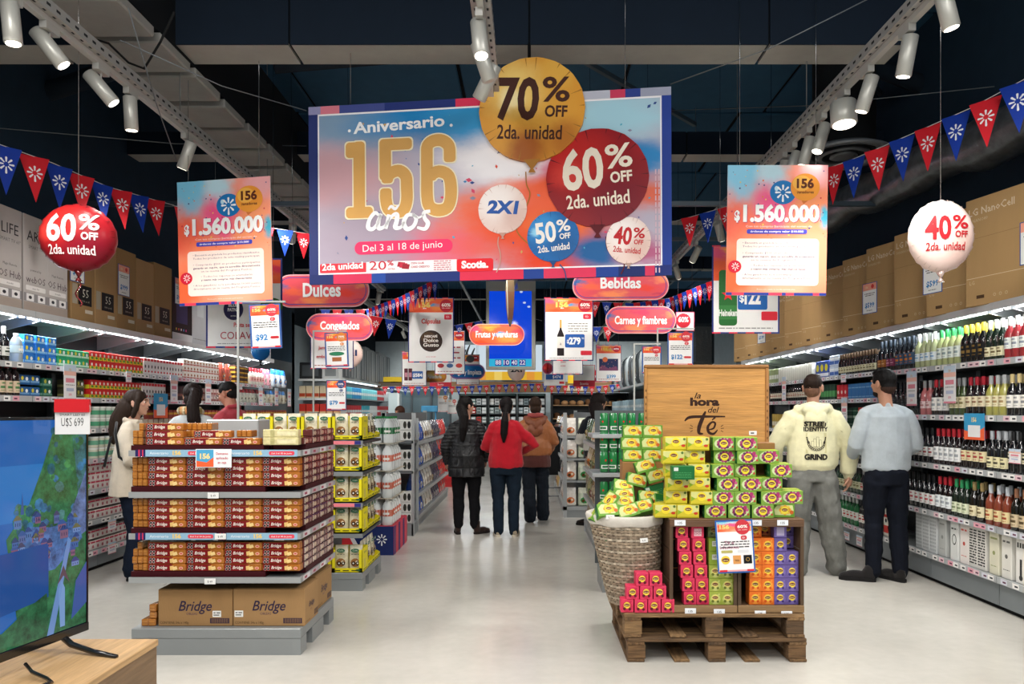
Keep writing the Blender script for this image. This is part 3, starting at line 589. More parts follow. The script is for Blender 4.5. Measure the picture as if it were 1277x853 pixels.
run(1, XR, 1038, 1020, 1.57, pack(.08, .08, .18, '#20402f', [(.2, .6, '#4f9a57')], None), .082, 'dark green drink packs', 'drink pack', wb(4), jit=.1)
run(1, XR, 1015, 960, 1.57, bottle('#181512', '#2c2c2c', '#cfc9b9', '#a1503b', Hh=.24), .08, 'dark bottles with pale labels', 'bottle', wb(4))
run(1, XR, 1095, 1066, 1.2, pack(.09, .08, .14, '#b5372f', [(.2, .32, '#d9a79a'), (.6, .72, '#d9a79a')], None), .093, 'red can packs', 'can pack', wb(3), rows=2, rowh=.142, jit=.1)
run(1, XR, 1065, 1040, 1.2, pack(.09, .08, .14, '#1f4636', [(.2, .4, '#a3b5a6'), (.7, .8, '#7d9c88')], None), .093, 'green can packs', 'can pack', wb(3), rows=2, rowh=.142, jit=.1)
run(1, XR, 1015, 960, 1.2, pack(.09, .08, .2, '#c0a24c', [(.2, .5, '#e9e2c9')], None), .095, 'golden packs', 'pack', wb(3), jit=.2)
run(1, XR, 1100, 1036, .9, bottle('#15171c', '#1c1d20', '#73767a', '#2c2c30', Hh=.25), .08, 'dark bottles with grey labels', 'bottle', wb(2))
run(1, XR, 1100, 1072, .58, bottle('#17191c', '#b8b8b8', '#d9d5cc', '#b43a3a', Hh=.27), .08, 'dark bottles with white and red labels', 'bottle', wb(1))
run(1, XR, 1071, 1040, .58, bottle('#1d3a26', '#3c3c3c', '#c9c7a9', '#6a6a3a', Hh=.27), .08, 'dark green bottles with pale labels', 'bottle', wb(1))
run(1, XR, 1068, 1042, .24, bottle('#1c6a38', '#d8dcd8', '#e8e9e2', '#b93030', Hh=.3), .08, 'bright green bottles', 'bottle', wb(0))
run(1, XR, 1082, 1070, .24, bottle('#1a1416', '#1c1c1c', '#e8e9e2', '#b93030', Hh=.3), .08, 'dark bottles with red and white labels', 'bottle', wb(0))
run(1, XR, 1110, 1098, .24, pack(.1, .1, .3, '#e9e5da', [(.1, .35, '#c33a36'), (.6, .7, '#c33a36')], (0, .5, .2, '#2b2b2b')), .105, 'white cartons with red trim', 'carton', wb(0), jit=.1)
run(1, XR, 1035, 960, .9, pack(.1, .1, .22, '#a9b49a', [(.2, .5, '#e0e4d6')], None), .105, 'pale green packs', 'pack', wb(2), jit=.2)
# --- grocery wall
G = ['lowest shelf', 'second shelf', 'third shelf', 'fourth shelf', 'fifth shelf', 'sixth shelf', 'top shelf']
def gl(i): return 'grocery wall %s' % G[i]
def gro(pa, pb, lev, kind, pitch, desc, cat='pack', **k): run(-1, XL, pa, pb, LL[lev], kind, pitch, desc, cat, gl(lev), **k)
gro(-30, 15, 6, bottle('#16181a', '#e9eef0', '#e6e7e2', '#3d4a40', Hh=.27, lz=(.05, .13)), .082, 'dark bottles with white caps', 'bottle')
gro(17, 33, 6, jug('#cfe0e6', '#dfe9ee', '#c3d9e4', .23, .045), .095, 'clear water bottles', 'bottle')
def canp(base, band, dot): return pack(.115, .09, .078, base, [(.2, .45, band)], None, pics=[(-.25, .65, .13, .22, dot), (.2, .6, .13, .2, '#e8eef0')])
gro(34, 76, 6, canp('#2c7bd0', '#8fc4ec', '#e6d23c'), .118, 'bright blue can packs', 'can pack', rows=3, rowh=.079, jit=.2)
gro(77, 115, 6, canp('#2aa06d', '#c7e8d0', '#e3d544'), .118, 'bright green can packs', 'can pack', rows=2, rowh=.079, jit=.2)
soup = pack(.062, .06, .085, '#d32a2a', [(.04, .45, '#e0cf2c')], (0, .62, .22, '#f0e8dc'), pics=[(.1, .28, .3, .13, '#4d8c34')])
gro(116, 182, 6, soup, .064, 'red and yellow cartons', 'carton', rows=2, rowh=.087, jit=.1)
milk = pack(.06, .06, .18, '#efe9e6', [(.8, .98, '#d8303a')], None, pics=[(0, .5, .2, .1, '#3c2c2c'), (0, .22, .3, .06, '#c83a40')])
gro(183, 231, 6, milk, .064, 'white cartons with red tops', 'carton', jit=.1)
boxw = pack(.075, .07, .075, '#ece5de', [(.1, .35, '#b8564a')], None, pics=[(0, .6, .25, .2, '#9b5b3a')])
gro(232, 276, 6, boxw, .08, 'white boxes with brown pictures', rows=3, rowh=.076, jit=.1)
gro(278, 294, 6, bag(.16, .08, .25, '#8a3c30', '#c9733d', '#b04a3a'), .17, 'brown red bags', 'bag')
gro(296, 312, 6, pack(.14, .1, .06, '#4a2a1c', [(.3, .7, '#d8a83a')], None), .15, 'brown striped packs', rows=4, rowh=.061, jit=.1)
gro(313, 330, 6, bottle('#e8e4da', '#d6404a', '#e6b4ae', '#b03a40', Hh=.24, mat='gloss'), .1, 'white bottles with red caps', 'bottle')
gro(331, 342, 6, bag(.18, .09, .26, '#e6a3b0', '#f2dede', '#d8708a'), .2, 'pink bags', 'bag')
gro(343, 361, 6, bag(.2, .09, .28, '#cfd8de', '#3b7fc4', '#2f7ac8'), .22, 'white bags with blue tops', 'bag')
gro(-30, 27, 5, bottle('#1a1213', '#8c2a3a', '#c9b49a', '#4b7a4b', Hh=.27, lz=(.03, .13)), .082, 'dark bottles with wine red caps', 'bottle')
gro(29, 55, 5, canp('#24588f', '#6f9fce', '#d8c83a'), .118, 'dark blue can packs', 'can pack', rows=2, rowh=.095, jit=.2)
gro(56, 72, 5, canp('#215a4a', '#6a9a86', '#b8b23a'), .118, 'dark green can packs', 'can pack', rows=2, rowh=.079, jit=.2)
gro(88, 110, 5, canp('#4a4a34', '#8c8a58', '#b8b04a'), .118, 'olive can packs', 'can pack', rows=2, rowh=.079, jit=.2)
gro(116, 180, 5, soup, .064, 'red and yellow cartons', 'carton', rows=2, rowh=.087, jit=.1)
gro(181, 210, 5, milk, .064, 'white cartons with red tops', 'carton', jit=.1)
gro(216, 238, 5, pack(.07, .07, .17, '#3b2423', [(.3, .5, '#7e4a40')], None), .075, 'dark brown boxes', 'box', jit=.1)
gro(239, 295, 5, pack(.08, .07, .08, '#d9b7b0', [(.1, .4, '#a0554e')], None, pics=[(0, .65, .25, .2, '#f0e6e0')]), .085, 'pink boxes', rows=2, rowh=.082, jit=.1)
gro(298, 335, 5, bag(.12, .07, .2, '#dfe0d2', '#e8ead8', '#c33b40'), .125, 'white bags with red tops', 'bag')
gro(336, 361, 5, bag(.16, .08, .2, '#cfcab5', '#a88c5a', '#3b7fc4'), .18, 'buff bags with blue tops', 'bag')
tub = cup('#cdd6cc', '#e8ece6', '#4f9a74')
gro(118, 180, 4, tub, .096, 'pale tubs with green bands', 'tub', rows=2, rowh=.102)
gro(62, 80, 4, cup('#c9b48a', '#a8683a', '#e6dcb4'), .096, 'buff jars', 'jar')
gro(181, 360, 4, pack(.09, .07, .17, '#a34b40', [(.1, .45, '#e2d8c2'), (.7, .85, '#d9a53a')], None), .11, 'red and cream boxes', 'box', jit=.3)
gro(-30, 26, 4, can('#9a9fa2', False, .09, .035), .082, 'small grey cans', 'can')
redb = pack(.09, .09, .09, '#c9242c', [(.1, .3, '#e8d8d4')], (0, .6, .25, '#f0e6e0'))
gro(36, 54, 4, redb, .11, 'small red packs', jit=.4);
gro(83, 113, 4, redb, .12, 'small red packs beside the jars', jit=.5)
gro(116, 175, 3, cup('#d9d9c6', '#e9ede8', '#6aa68a'), .1, 'cream tubs with green bands', 'tub', rows=2, rowh=.102)
def sugar(): return pack(.075, .07, .078, '#e6dcd8', [(.72, .97, '#c22c4a')], None, pics=[(0, .35, .2, .2, '#b9636e')])
gro(111, 172, 2, sugar(), .078, 'white packets with crimson tops', 'packet', rows=3, rowh=.08, jit=.2)
gro(111, 172, 1, sugar(), .078, 'white packets with crimson tops', 'packet', rows=2, rowh=.1, jit=.4)
gro(111, 172, 0, sugar(), .078, 'white packets with crimson tops', 'packet', rows=2, rowh=.1, jit=.4)
# --- television cartons above the shelves
def ti(mb, s, *a, **k): mb.text(s, *a, res=1, **k)
def nano_carton(Lc, hc):
 b = MB(); b.rbox(0, Lc, -.12, 0, 0, hc, .004, '#ac8a5c', 'cardboard')
 T = Matrix(((1, 0, 0, 0), (0, 0, -1, -.12), (0, 1, 0, 0), (0, 0, 0, 1)))
 ti(b, 'LG NanoCell', .03, hc-.125, .055, '#d8c9b0', 'card', T, .0008, align='l', bold=.01); ti(b, '50NANO80', .03, hc-.175, .025, '#c9b797', 'card', T, .0008, align='l')
 b.rect(.01, Lc-.01, .205, .209, '#d9c7a6', 'card', T, .0008); b.rect(.0, Lc, .5, .503, '#8b6c45', 'card', T, .0008)
 b.rect(.10, .17, .05, .075, '#4a3520', 'card', T, .0008); [b.ring(.26+.05*q, .062, .008, .012, '#cbb894', 'card', T, .0008, 10) for q in range(3)]
 ti(b, 'LG', .06, .16, .03, '#cbb894', 'card', T, .0008)
 return b.mesh('carton')
nm_ = nano_carton(.8, .8)
far = [5.69, 6.25, 6.8, 7.36, 7.92, 8.5, 9.1, 9.7, 10.3, 10.9, 11.5, 12.1]
CART = []
for i, y in enumerate(far):
 w_ = 'nearest brown television carton on the wine wall, taller lettering' if i == 0 else '%s brown television carton from the near end on the wine wall' % nth(i)
 o = put('television_carton', nm_, w_, 'carton', (XR+.02, y, 2.232), -pi/2+.24)
 CART.append(o)
# the grocery wall: two printed pale cartons, brown ones, then dark and white ones
def carton_l(w, h, col, y0, lab, prints):
 b = MB(); b.rbox(.004, w-.004, 0, .16, 0, h, .004, col, 'cardboard' if col[1] in '9a' and col[2] in '8c' else 'card'); prints(b, w, h)
 return put('television_carton', b.mesh('carton'), lab, 'carton', (-XL-.04, y0, 2.232), pi/2)
def pr_smart(k):
 def f(b, w, h):
  T = FRONT
  if k: ti(b, 'ARTLIFE'[:3] if k == 1 else 'LIFE', w*.5, h*.74, .085, '#2b2b2e', 'card', T, .0008, fit=w*.9)
  ti(b, 'SMART TV 60"' if k == 2 else 'SMART TV', w*.5, h*.66, .028, '#6c6a6a', 'card', T, .0008, fit=w*.85)
  ti(b, 'powered by' if k == 1 else 'Magic Remote', w*.5, h*.43, .02, '#3c3a3c', 'card', T, .0008, fit=w*.8)
  ti(b, 'webOS' if k == 1 else 'OS Hub', w*.5, h*.31, .058, '#4c3c44', 'card', T, .0008, fit=w*.9)
  b.rrect(w*.1, w*.9, h*.23, h*.28, .01, '#e6e2e0', 'card', T, .0008); ti(b, 'Apple TV+' if k == 1 else 'HomeKit', w*.5, h*.245, .014, '#444', 'card', T, .0014)
  b.rect(.006, w-.006, h*.115, h*.2, '#8d8a8c', 'card', T, .0008)
  for q in (.27, .73): b.rect(w*q-.045, w*q+.045, h*.12, h*.195, '#eceaea', 'card', T, .0014); b.disc(w*q, h*.158, .02, '#33333a', 'card', T, .002, 12, .014)
  b.rect(.006, w-.006, .004, h*.11, '#a89a90', 'card', T, .0008)
 return f
def pr_55(b, w, h):
 T = FRONT; b.rect(w*.3, w*.86, h*.2, h*.42, '#17181a', 'card', T, .0008); ti(b, '55', w*.6, h*.29, .075, '#e6e2d2', 'card', T, .0014, bold=-.01); ti(b, '138.8 cm 4K', w*.6, h*.235, .018, '#b9b4a4', 'card', T, .0014)
 b.rect(w*.06, w*.26, h*.2, h*.42, '#a79d8b', 'card', T, .0008); b.rect(w*.58, w*.9, h*.115, h*.155, '#cfc6b4', 'card', T, .0008)
lab_l = ['nearest pale printed television carton above the grocery wall', 'second pale printed television carton above the grocery wall', 'third pale printed television carton, behind the red balloon', 'fourth pale printed television carton, beside the brown cartons']
for i in range(4): carton_l(.28 if i % 2 else .30, .78, '#b7b1ae', 5.30+.29*i, lab_l[i], pr_smart(1+i % 2))
y = 6.49
for i in range(5):
 w = .36 if i < 4 else .4
 carton_l(w, .8-.03*(i % 2), '#a8855a' if i % 2 else '#9c7a4e', y, '%s brown television carton with black 55 panel on the grocery wall' % nth(i), pr_55); y += w
def pr_dark(b, w, h):
 T = FRONT; b.rect(w*.2, w*.75, h*.3, h*.6, '#3a3c6b', 'card', T, .0008); [b.disc(w*(.2+.12*q), h*.2, .015, ('#d8c23a', '#d85a3a', '#e8e8e8', '#6aa0d8', '#c83a8a')[q], 'card', T, .0008, 8) for q in range(5)]; b.rect(.004, w-.004, .003, h*.14, '#d9d9dd', 'card', T, .0008)
carton_l(.5, .72, '#15161a', y, 'black television carton with a coloured screen picture', pr_dark); y += .5
def pr_white(b, w, h): b.lines(.03, w-.03, h*.1, .01, '#888', FRONT, .0008, 3); b.rect(w*.3, w*.7, h*.5, h*.8, '#c9ced2', 'card', FRONT, .0008)
for i in range(6): carton_l(.44, .70-.02*(i % 3), '#b9bcc2', y, '%s plain whitish carton above the far end of the grocery wall' % nth(i), pr_white); y += .45
# price sheets taped on the cartons
def sheet(name, c, w, h, rot, label, big, flat=None):
 b = MB(); b.box(-w/2, w/2, -.0015, 0, 0, h, '#2f55a0' if flat is None else flat); T = Matrix.Translation((0, -.0017, 0)) @ FRONT
 b.rect(-w*.46, w*.46, h*.02, h*.98, '#eef0f0', 'card', T, .0002); b.rect(-w*.46, w*.46, h*.76, h*.98, '#f0a58f', 'card', T, .0006); b.disc(w*.2, h*.87, h*.07, '#d9403f', 'card', T, .001, 12)
 ti(b, '156', -w*.2, h*.83, h*.07, '#f6e6b4', 'card', T, .001, bold=.03)
 b.lines(-w*.35, w*.35, h*.64, h*.022, '#444', T, .0008, 1); b.lines(-w*.3, w*.3, h*.58, h*.022, '#444', T, .0008, 2)
 ti(b, big, 0, h*.2, h*.16, '#2a7fc0', 'card', T, .0008, bold=.03, fit=w*.8); b.lines(-w*.2, w*.2, h*.09, h*.02, '#444', T, .0008, 4)
 return put(name, b.mesh(name), label, 'price sheet', c, rot)
def on_right(px, py): Y = F*(XR-.0)/(px-VX); return Y
for (px, yb, lb) in ((1245, 328, 'price sheet on the nearest brown television carton'), (1145, 366, 'price sheet on a brown carton behind the white balloon'), (1070, 391, 'price sheet on the fourth brown carton of the wine wall'), (1011, 402, 'price sheet on a far brown carton beside the prize poster'), (938, 428, 'price sheet on the last brown cartons of the wine wall')):
 Y = F*(XR-.2)/(px-VX); k = min(range(12), key=lambda q: abs(far[q]-.35-Y)); f0 = far[k]; d = f0-Y; x = XR+.02-.12*cos(.24)+d*math.tan(.24)-.008
 z = CZ+(VY-yb)/F*Y
 sheet('price_sheet', (x, Y, z), .21, .30, -pi/2+.24, lb, '$599')
for (px, yb, lb) in ((155, 369, 'price sheet hanging on the third black 55 carton'), (97, 352, 'price sheet half hidden below the red balloon'), (224, 380, 'price sheet on the last 55 carton by the prize poster')):
 Y = F*(XL+.03)/(VX-px); z = CZ+(VY-yb)/F*Y; sheet('price_sheet', (-XL-.035, Y, z), .21, .30, pi/2, lb, '$999')
# shelf flags hanging from the rails
def flag(side, XF, px, yt, yb, w, lb, big='25%', tone='#e08a9a'):
 Y = F*XF/abs(px-VX); zt, zb = CZ+(VY-yt)/F*Y, CZ+(VY-yb)/F*Y; h = zt-zb; b = MB(); T = Matrix.Translation((0, -.002, 0)) @ FRONT
 b.box(-w/2, w/2, -.002, 0, 0, h, '#f1eef0'); b.rect(-w/2, w/2, h*.76, h, '#c3d4e4', 'card', T, .0006); b.rect(-w/2, w/2, h*.7, h*.82, '#eebcae', 'card', T, .0008); b.text('156', 0, h*.84, h*.06, '#d8b06a', 'card', T, .001, bold=.03, fit=w*.8, res=1)
 b.rect(-w*.35, w*.35, h*.5, h*.62, tone, 'card', T, .0008); b.rect(-w*.3, w*.3, h*.25, h*.34, '#b9c2dc', 'card', T, .0008); b.rect(-w*.5, w*.5, 0, h*.05, tone, 'card', T, .0008)
 b.lines(-w*.35, w*.35, h*.42, h*.02, '#777', T, .0008, 3); ti(b, big, 0, h*.13, h*.06, tone, 'card', T, .001, bold=.03, fit=w*.8)
 return put('shelf_flag', b.mesh('shelf_flag'), lb, 'shelf flag', (side*(XF-.035), Y, zb), side*(-pi/2))
flag(-1, XL, 82, 455, 499, .17, 'promotion flag beside the dark blue can packs'); flag(-1, XL, 156, 463, 477, .1, 'small promotion card under the red and yellow cartons')
flag(-1, XL, 213, 468, 503, .16, 'promotion flag above the woman in the cream jacket'); flag(-1, XL, 256, 473, 504, .16, 'promotion flag above the ponytailed woman')
flag(-1, XL, 297, 478, 486, .1, 'small promotion card above the man in glasses'); flag(-1, XL, 322, 483, 506, .16, 'promotion flag under the white bottles with red caps'); flag(-1, XL, 342, 484, 506, .16, 'promotion flag beneath the pink bags'); flag(-1, XL, 358, 485, 507, .16, 'promotion flag beneath the bags with blue tops')
flag(-1, XL, 135, 648, 661, .13, 'red and white price card on the lowest rail'); flag(-1, XL, 135, 676, 690, .13, 'red and white price card on the grey plinth')
flag(1, XR, 1190, 456, 503, .17, 'promotion flag beside the black bottles with yellow caps'); flag(1, XR, 1142, 463, 506, .17, 'promotion flag just behind the man in the grey sweater')
flag(1, XR, 1057, 496, 531, .14, 'promotion flag between the two men'); flag(1, XR, 1056, 466, 477, .12, 'small promotion card above the blue drink packs'); flag(1, XR, 1272, 650-90, 668-90, .12, 'small promotion card at the near end of the wine wall')
flag(1, XR, 1060, 663, 673, .13, 'red and white price card by the grey trouser leg'); flag(1, XR, 1076, 668, 681, .13, 'red and white price card by the black trouser leg'); flag(1, XR, 981, 470, 500, .15, 'promotion flag beside the hooded man')
def promo(side, XF, px, yc, w, h, lb):
 Y = F*XF/abs(px-VX); z = CZ+(VY-yc)/F*Y-h/2; b = MB(); b.box(-w/2, w/2, -.002, 0, 0, h, '#3a9ccc'); T = Matrix.Translation((0, -.002, 0)) @ FRONT
 b.poly([(-w/2, 0), (w/2, 0), (w/2, h*.5), (w*.1, h*.25), (-w/2, h*.35)], '#f0653c', 'card', T, .0006); b.rect(-w*.3, w*.3, h*.1, h*.55, '#f0f0f0', 'card', T, .0008); ti(b, '156', 0, h*.68, h*.17, '#f3dc9a', 'card', T, .001, bold=.04)
 return put('promotion_card', b.mesh('promotion_card'), lb, 'card', (side*(XF-.03), Y, z), side*(-pi/2))
promo(1, XR, 1220, 532, .26, .2, 'blue and orange anniversary card on the wine rail'); promo(-1, XL, 197, 506, .3, .26, 'blue and orange anniversary card beside the cream jacket')
# ================================================================ FOREGROUND: TELEVISION ON A WOODEN PLINTH
m = MB(); tb = thing('display_table', 'light wooden display plinth carrying the television', 'table', (-2.2, 2.0, 0))
m = MB(); m.rbox(-.9, .836, -1.5, .745, .585, .61, .003, '#c9a373', 'woody'); ob('tabletop', m, tb)
m = MB(); m.box(-.895, .831, -1.495, .74, 0, .585, '#8a6f52', 'woody'); ob('side_panel', m, tb)
tv_r = Vector((-1.594, 2.69, .66)); tv_d = Vector((-.066, -.35, 0)).normalized()      # right-hand foot corner, direction of the width
tvy = Vector((0, 0, 1)); LW = 1.36; HH = .768
tv = thing('television', 'large flat television showing a blue alpine village, on the wooden plinth', 'television', tuple(tv_r), 0)
# local frame: u from the far end towards the camera, v up, n out of the screen
nrm = Vector((-tv_d.y, tv_d.x, 0));
if nrm.x < 0: nrm = -nrm
TT = Matrix(((-tv_d.x, 0, nrm.x, 0), (-tv_d.y, 0, nrm.y, 0), (0, 1, 0, 0), (0, 0, 0, 1)))   # u negative towards the camera
m = MB(TT); m.box(-LW, 0, 0, HH, -.035, -.004, '#0c0d0f', 'gloss'); m.box(-LW, 0, 0, .028, -.004, .006, '#17181a', 'gloss'); m.box(-LW, 0, HH-.008, HH, -.004, .004, '#141517', 'gloss'); m.box(-.008, 0, 0, HH, -.004, .004, '#141517', 'gloss'); m.box(-LW, -LW+.008, 0, HH, -.004, .004, '#141517', 'gloss'); ob('casing', m, tv)
S = MB(TT); u0, v0, v1 = -.35, .03, HH-.008
e = 'screen'; le = 'screenleaf'
# coordinates measured on the visible strip: a across (0 at the picture's edge, 1 at the screen's far end), b up; the rest goes on beyond
def q_(a, b): return (-.008-(1-a)*.345, .03+b*(HH-.04))
def P_(pts, col, mat=e, n=0.0): S.poly([q_(a, b) for a, b in pts], col, mat, None, n)
P_([(-3, 0), (1, 0), (1, 1), (-3, 1)], '#1f63b4'); P_([(-3, .55), (.5, .55), (.5, .8), (-3, .8)], '#2a78c6', e, .0003)
P_([(.62, 1), (1, 1), (1, .0), (.2, .0), (.05, .48), (.3, .62), (.45, .78)], '#2f6b46', le, .0006)
P_([(.8, 1), (1, 1), (1, .5), (.9, .62), (.86, .8)], '#3a6a72', le, .0009); P_([(.8, .55), (1, .75), (1, .45), (.85, .42)], '#5c6fa0', le, .0012)
P_([(.12, .36), (.2, .3), (.6, .3), (.95, .42), (.9, .52), (.55, .5), (.3, .52)], '#4a6fa8', le, .0012)
r_ = random.Random(3)
for i in range(60):                                    # bushes and rocks on the slope, lighter and darker leaves
 a = r_.uniform(.15, 1); b = r_.uniform(.45, .95) if a > .55 else r_.uniform(.5, .62); k_ = r_.uniform(.02, .06)
 P_([(a+k_*cos(q)*r_.uniform(.7, 1.2), b+k_*.5*sin(q)) for q in [pi*j/4 for j in range(8)]], r_.choice(['#2c6a52', '#3f7f4c', '#24586a', '#4a7a78', '#356f9a', '#2a5f40']), le, .0010+i*3e-6)
for i in range(34):                                    # village houses: wall, gable, roof, windows
 a = r_.uniform(.1, .84); b = r_.uniform(.35, .56)-(.06 if a > .6 else 0); w = r_.uniform(.05, .10); h = r_.uniform(.02, .04)
 wc = r_.choice(['#5577b0', '#6f8cc4', '#7d5878', '#5a6aa0', '#4468a8', '#86607a']); rc = r_.choice(['#26406f', '#6c6a4a', '#324a86', '#4a4a6a', '#3a5a9a'])
 P_([(a, b), (a+w, b), (a+w, b+h), (a, b+h)], wc, e, .0016+i*1e-5); P_([(a-.012, b+h), (a+w+.012, b+h), (a+w*.6, b+h+.022), (a+w*.3, b+h+.022)], rc, e, .0018+i*1e-5)
 for q in (.15, .45, .75): P_([(a+w*q, b+h*.3), (a+w*q+.008, b+h*.3), (a+w*q+.008, b+h*.7), (a+w*q, b+h*.7)], '#23345c', e, .002+i*1e-5)
P_([(.2, .58), (.24, .58), (.22, .68)], '#3a5a98', e, .0023)
P_([(-3, .0), (.52, .18), (.52, .42), (.5, .43), (-3, .36)], '#164d96', e, .0024); P_([(-3, 0), (.52, 0), (.5, .2), (.3, .16), (0, .08), (-3, .05)], '#245d3c', le, .0027)
P_([(.5, .0), (.58, .0), (.8, .42), (.76, .44)], '#6f93cc', e, .003); P_([(.66, .02), (.72, .02), (.72, .2), (.68, .24), (.64, .2)], '#7fa3d8', e, .003); P_([(.62, .22), (.7, .31), (.78, .22), (.7, .26)], '#5a4c58', e, .0033)
P_([(.8, .04), (1, .1), (1, .3), (.86, .22)], '#3c5aa0', e, .003)
o = ob('screen', S, tv)
m = MB(TT); m.tube([(-.10, .01, -.02), (-.105, -.02, .03), (-.11, -.038, .12), (-.12, -.046, .22)], [.012, .011, .01, .008], 8, '#141517', 'gloss'); m.tube([(-.10, .01, -.02), (-.105, -.02, -.08), (-.11, -.046, -.16)], [.012, .011, .008], 8, '#141517', 'gloss'); ob('foot', m, tv)
m = MB(TT); m.tube([(-1.26, .01, -.02), (-1.255, -.02, .03), (-1.25, -.038, .12), (-1.24, -.046, .22)], [.012, .011, .01, .008], 8, '#141517', 'gloss'); ob('foot', m, tv)
m = MB(); P = [at(12, 828, 2.36), at(20, 838, 2.33), at(38, 846, 2.3), at(44, 851, 2.27), at(30, 856, 2.22)]
P = [Vector((p.x+.05, p.y, max(p.z, .616))) for p in P]; m.tube(P, .006, 6, '#101113', 'gloss'); tag(ob('power_cable', m), 'black cable curling on the wooden plinth under the television', 'cable')
m = MB(); m.box(-.055, .055, -.004, 0, 0, .10, '#e9e9e6'); m.box(-.055, .055, -.010, .006, .075, .12, '#d2232a', 'gloss'); m.text('U$S 699', 0, .028, .03, '#333', 'card', Matrix.Translation((0, -.0045, 0)) @ FRONT, 0, bold=-.01, w=.07); m.text('SMART LED 60', 0, .063, .008, '#555', 'card', Matrix.Translation((0, -.0045, 0)) @ FRONT, 0, w=.08)
tg = at(97, 541.5, 2.66); tag(ob('price_tag', m, None, (tg.x+.05, 2.55, CZ-(541.5-VY)/F*2.55), .15), 'red and white price tag clipped on the television corner', 'price tag')
# ================================================================ WAFER DISPLAY
BX0, BX1, BY0, BY1 = -2.36, -1.355, 4.42, 5.17
SCW = .226
def pallet_plinth(name, label, x0, x1, y0, y1, h, col='#8d9294'):
 t = thing(name, label, 'plinth', ((x0+x1)/2, y0, 0)); w = (x1-x0)/2; d = y1-y0
 m = MB(); m.rbox(-w, w, 0, d, h*.62, h, .004, col, 'metal'); ob('deck', m, t)
 for a, b in ((0, d*.16), (d*.32, d*.66), (d*.84, d)):
  for xa in (w-.05, -w+.001): m = MB(); m.box(xa, xa+.049, a+.001, b, 0, h*.62, col, 'metal'); ob('runner', m, t)
 m = MB(); m.box(-w+.05, w-.05, .001, .03, 0, h*.62, col, 'metal'); ob('front_panel', m, t)
 return t
pallet_plinth('display_plinth', 'low grey plinth with side notches under the wafer cartons', BX0, BX1, BY0, BY1, .157)
def wafer(end=False, flip=False):
 b = MB(); w, d, h = SCW-.004, .062, .0425; b.rbox(-w/2, w/2, 0, d, 0, h, .005, '#ad6a28', 'film')
 for T, in ((FRONT,),):
  b.poly([(-w/2+.004, .002), (w*.12, .002), (w*.17, h-.002), (-w/2+.004, h-.002)], '#7c1a20', 'gloss', T, .0005)
  for u, v in ((-.092, .029), (-.075, .029), (-.095, .012), (-.076, .012)): b.disc(u, v, .0078, '#d8d0cc', 'gloss', T, .0008, 8); b.disc(u, v, .0062, '#17110f', 'gloss', T, .0011, 8)
  b.text('Bridge', -.027, .013, .019, '#f6ece2', 'gloss', T, .0012, bold=.012, w=.062, shear=.25, res=2)
  b.poly([(.022, .006), (.045, .01), (.042, .034), (.02, .03)], '#e8c078', 'gloss', T, .0009); b.poly([(.04, .004), (.066, .012), (.06, .03), (.037, .024)], '#f0d08e', 'gloss', T, .0012); b.disc(.086, .018, .013, '#e8b09a', 'gloss', T, .0009, 10, .009); b.disc(.086, .018, .008, '#c8504a', 'gloss', T, .0012, 8, .004)
 for s_ in (1, -1):                                  # crimped golden ends
  for q in range(4): b.box(min(s_*w/2, s_*(w/2+.0015)), max(s_*w/2, s_*(w/2+.0015)), .006+q*.013, .014+q*.013, .003, h-.003, '#b06a22', 'film')
 return b.mesh('wafer_pack')
WF = wafer()
b = MB(); w, d, h = .17, .062, .0425; b.rbox(-w/2, w/2, 0, d, 0, h, .005, '#5c2a2a', 'film'); b.rect(-w*.45, w*.45, .004, h-.004, '#7a4440', 'film', FRONT, .0006); b.disc(-.03, h/2, .03, '#c9b49c', 'film', FRONT, .001, 8, .014); b.disc(.045, h/2, .022, '#9a7d78', 'film', FRONT, .001, 8, .013); b.rect(-.08, -.06, .004, h-.004, '#d8c8b8', 'film', FRONT, .001)
CH = b.mesh('chocolate_pack')
tiers = [.497, .755, 1.0, 1.245]   # floor of the packs on each shelf, bottom to top
TN = ['bottom shelf', 'second shelf', 'third shelf', 'top shelf']
stand = thing('display_stand', 'four-tier display stand with dark trays full of wafer packs', 'display stand', ((BX0+BX1)/2, BY0, .157))
SX = (BX0+BX1)/2
def lx(x): return x-SX
m = MB(); m.rbox(lx(-1.92), lx(-1.70), .34, .56, 0, .96, .006, '#a9acac', 'metal'); m.rbox(lx(-2.06), lx(-1.73), .34, .56, .962, 1.235, .006, '#b9bcbc', 'metal')
z_ = .02
m2 = MB()
for k in range(36): m2.box(lx(-1.70), lx(-1.6995), .37, .385, .03+.03*k, .045+.03*k, '#3a3c3e', 'matte'); m2.box(lx(-1.70), lx(-1.6995), .51, .525, .03+.03*k, .045+.03*k, '#3a3c3e', 'matte')
ob('upright_box', m, stand); ob('peg_slots', m2, stand)
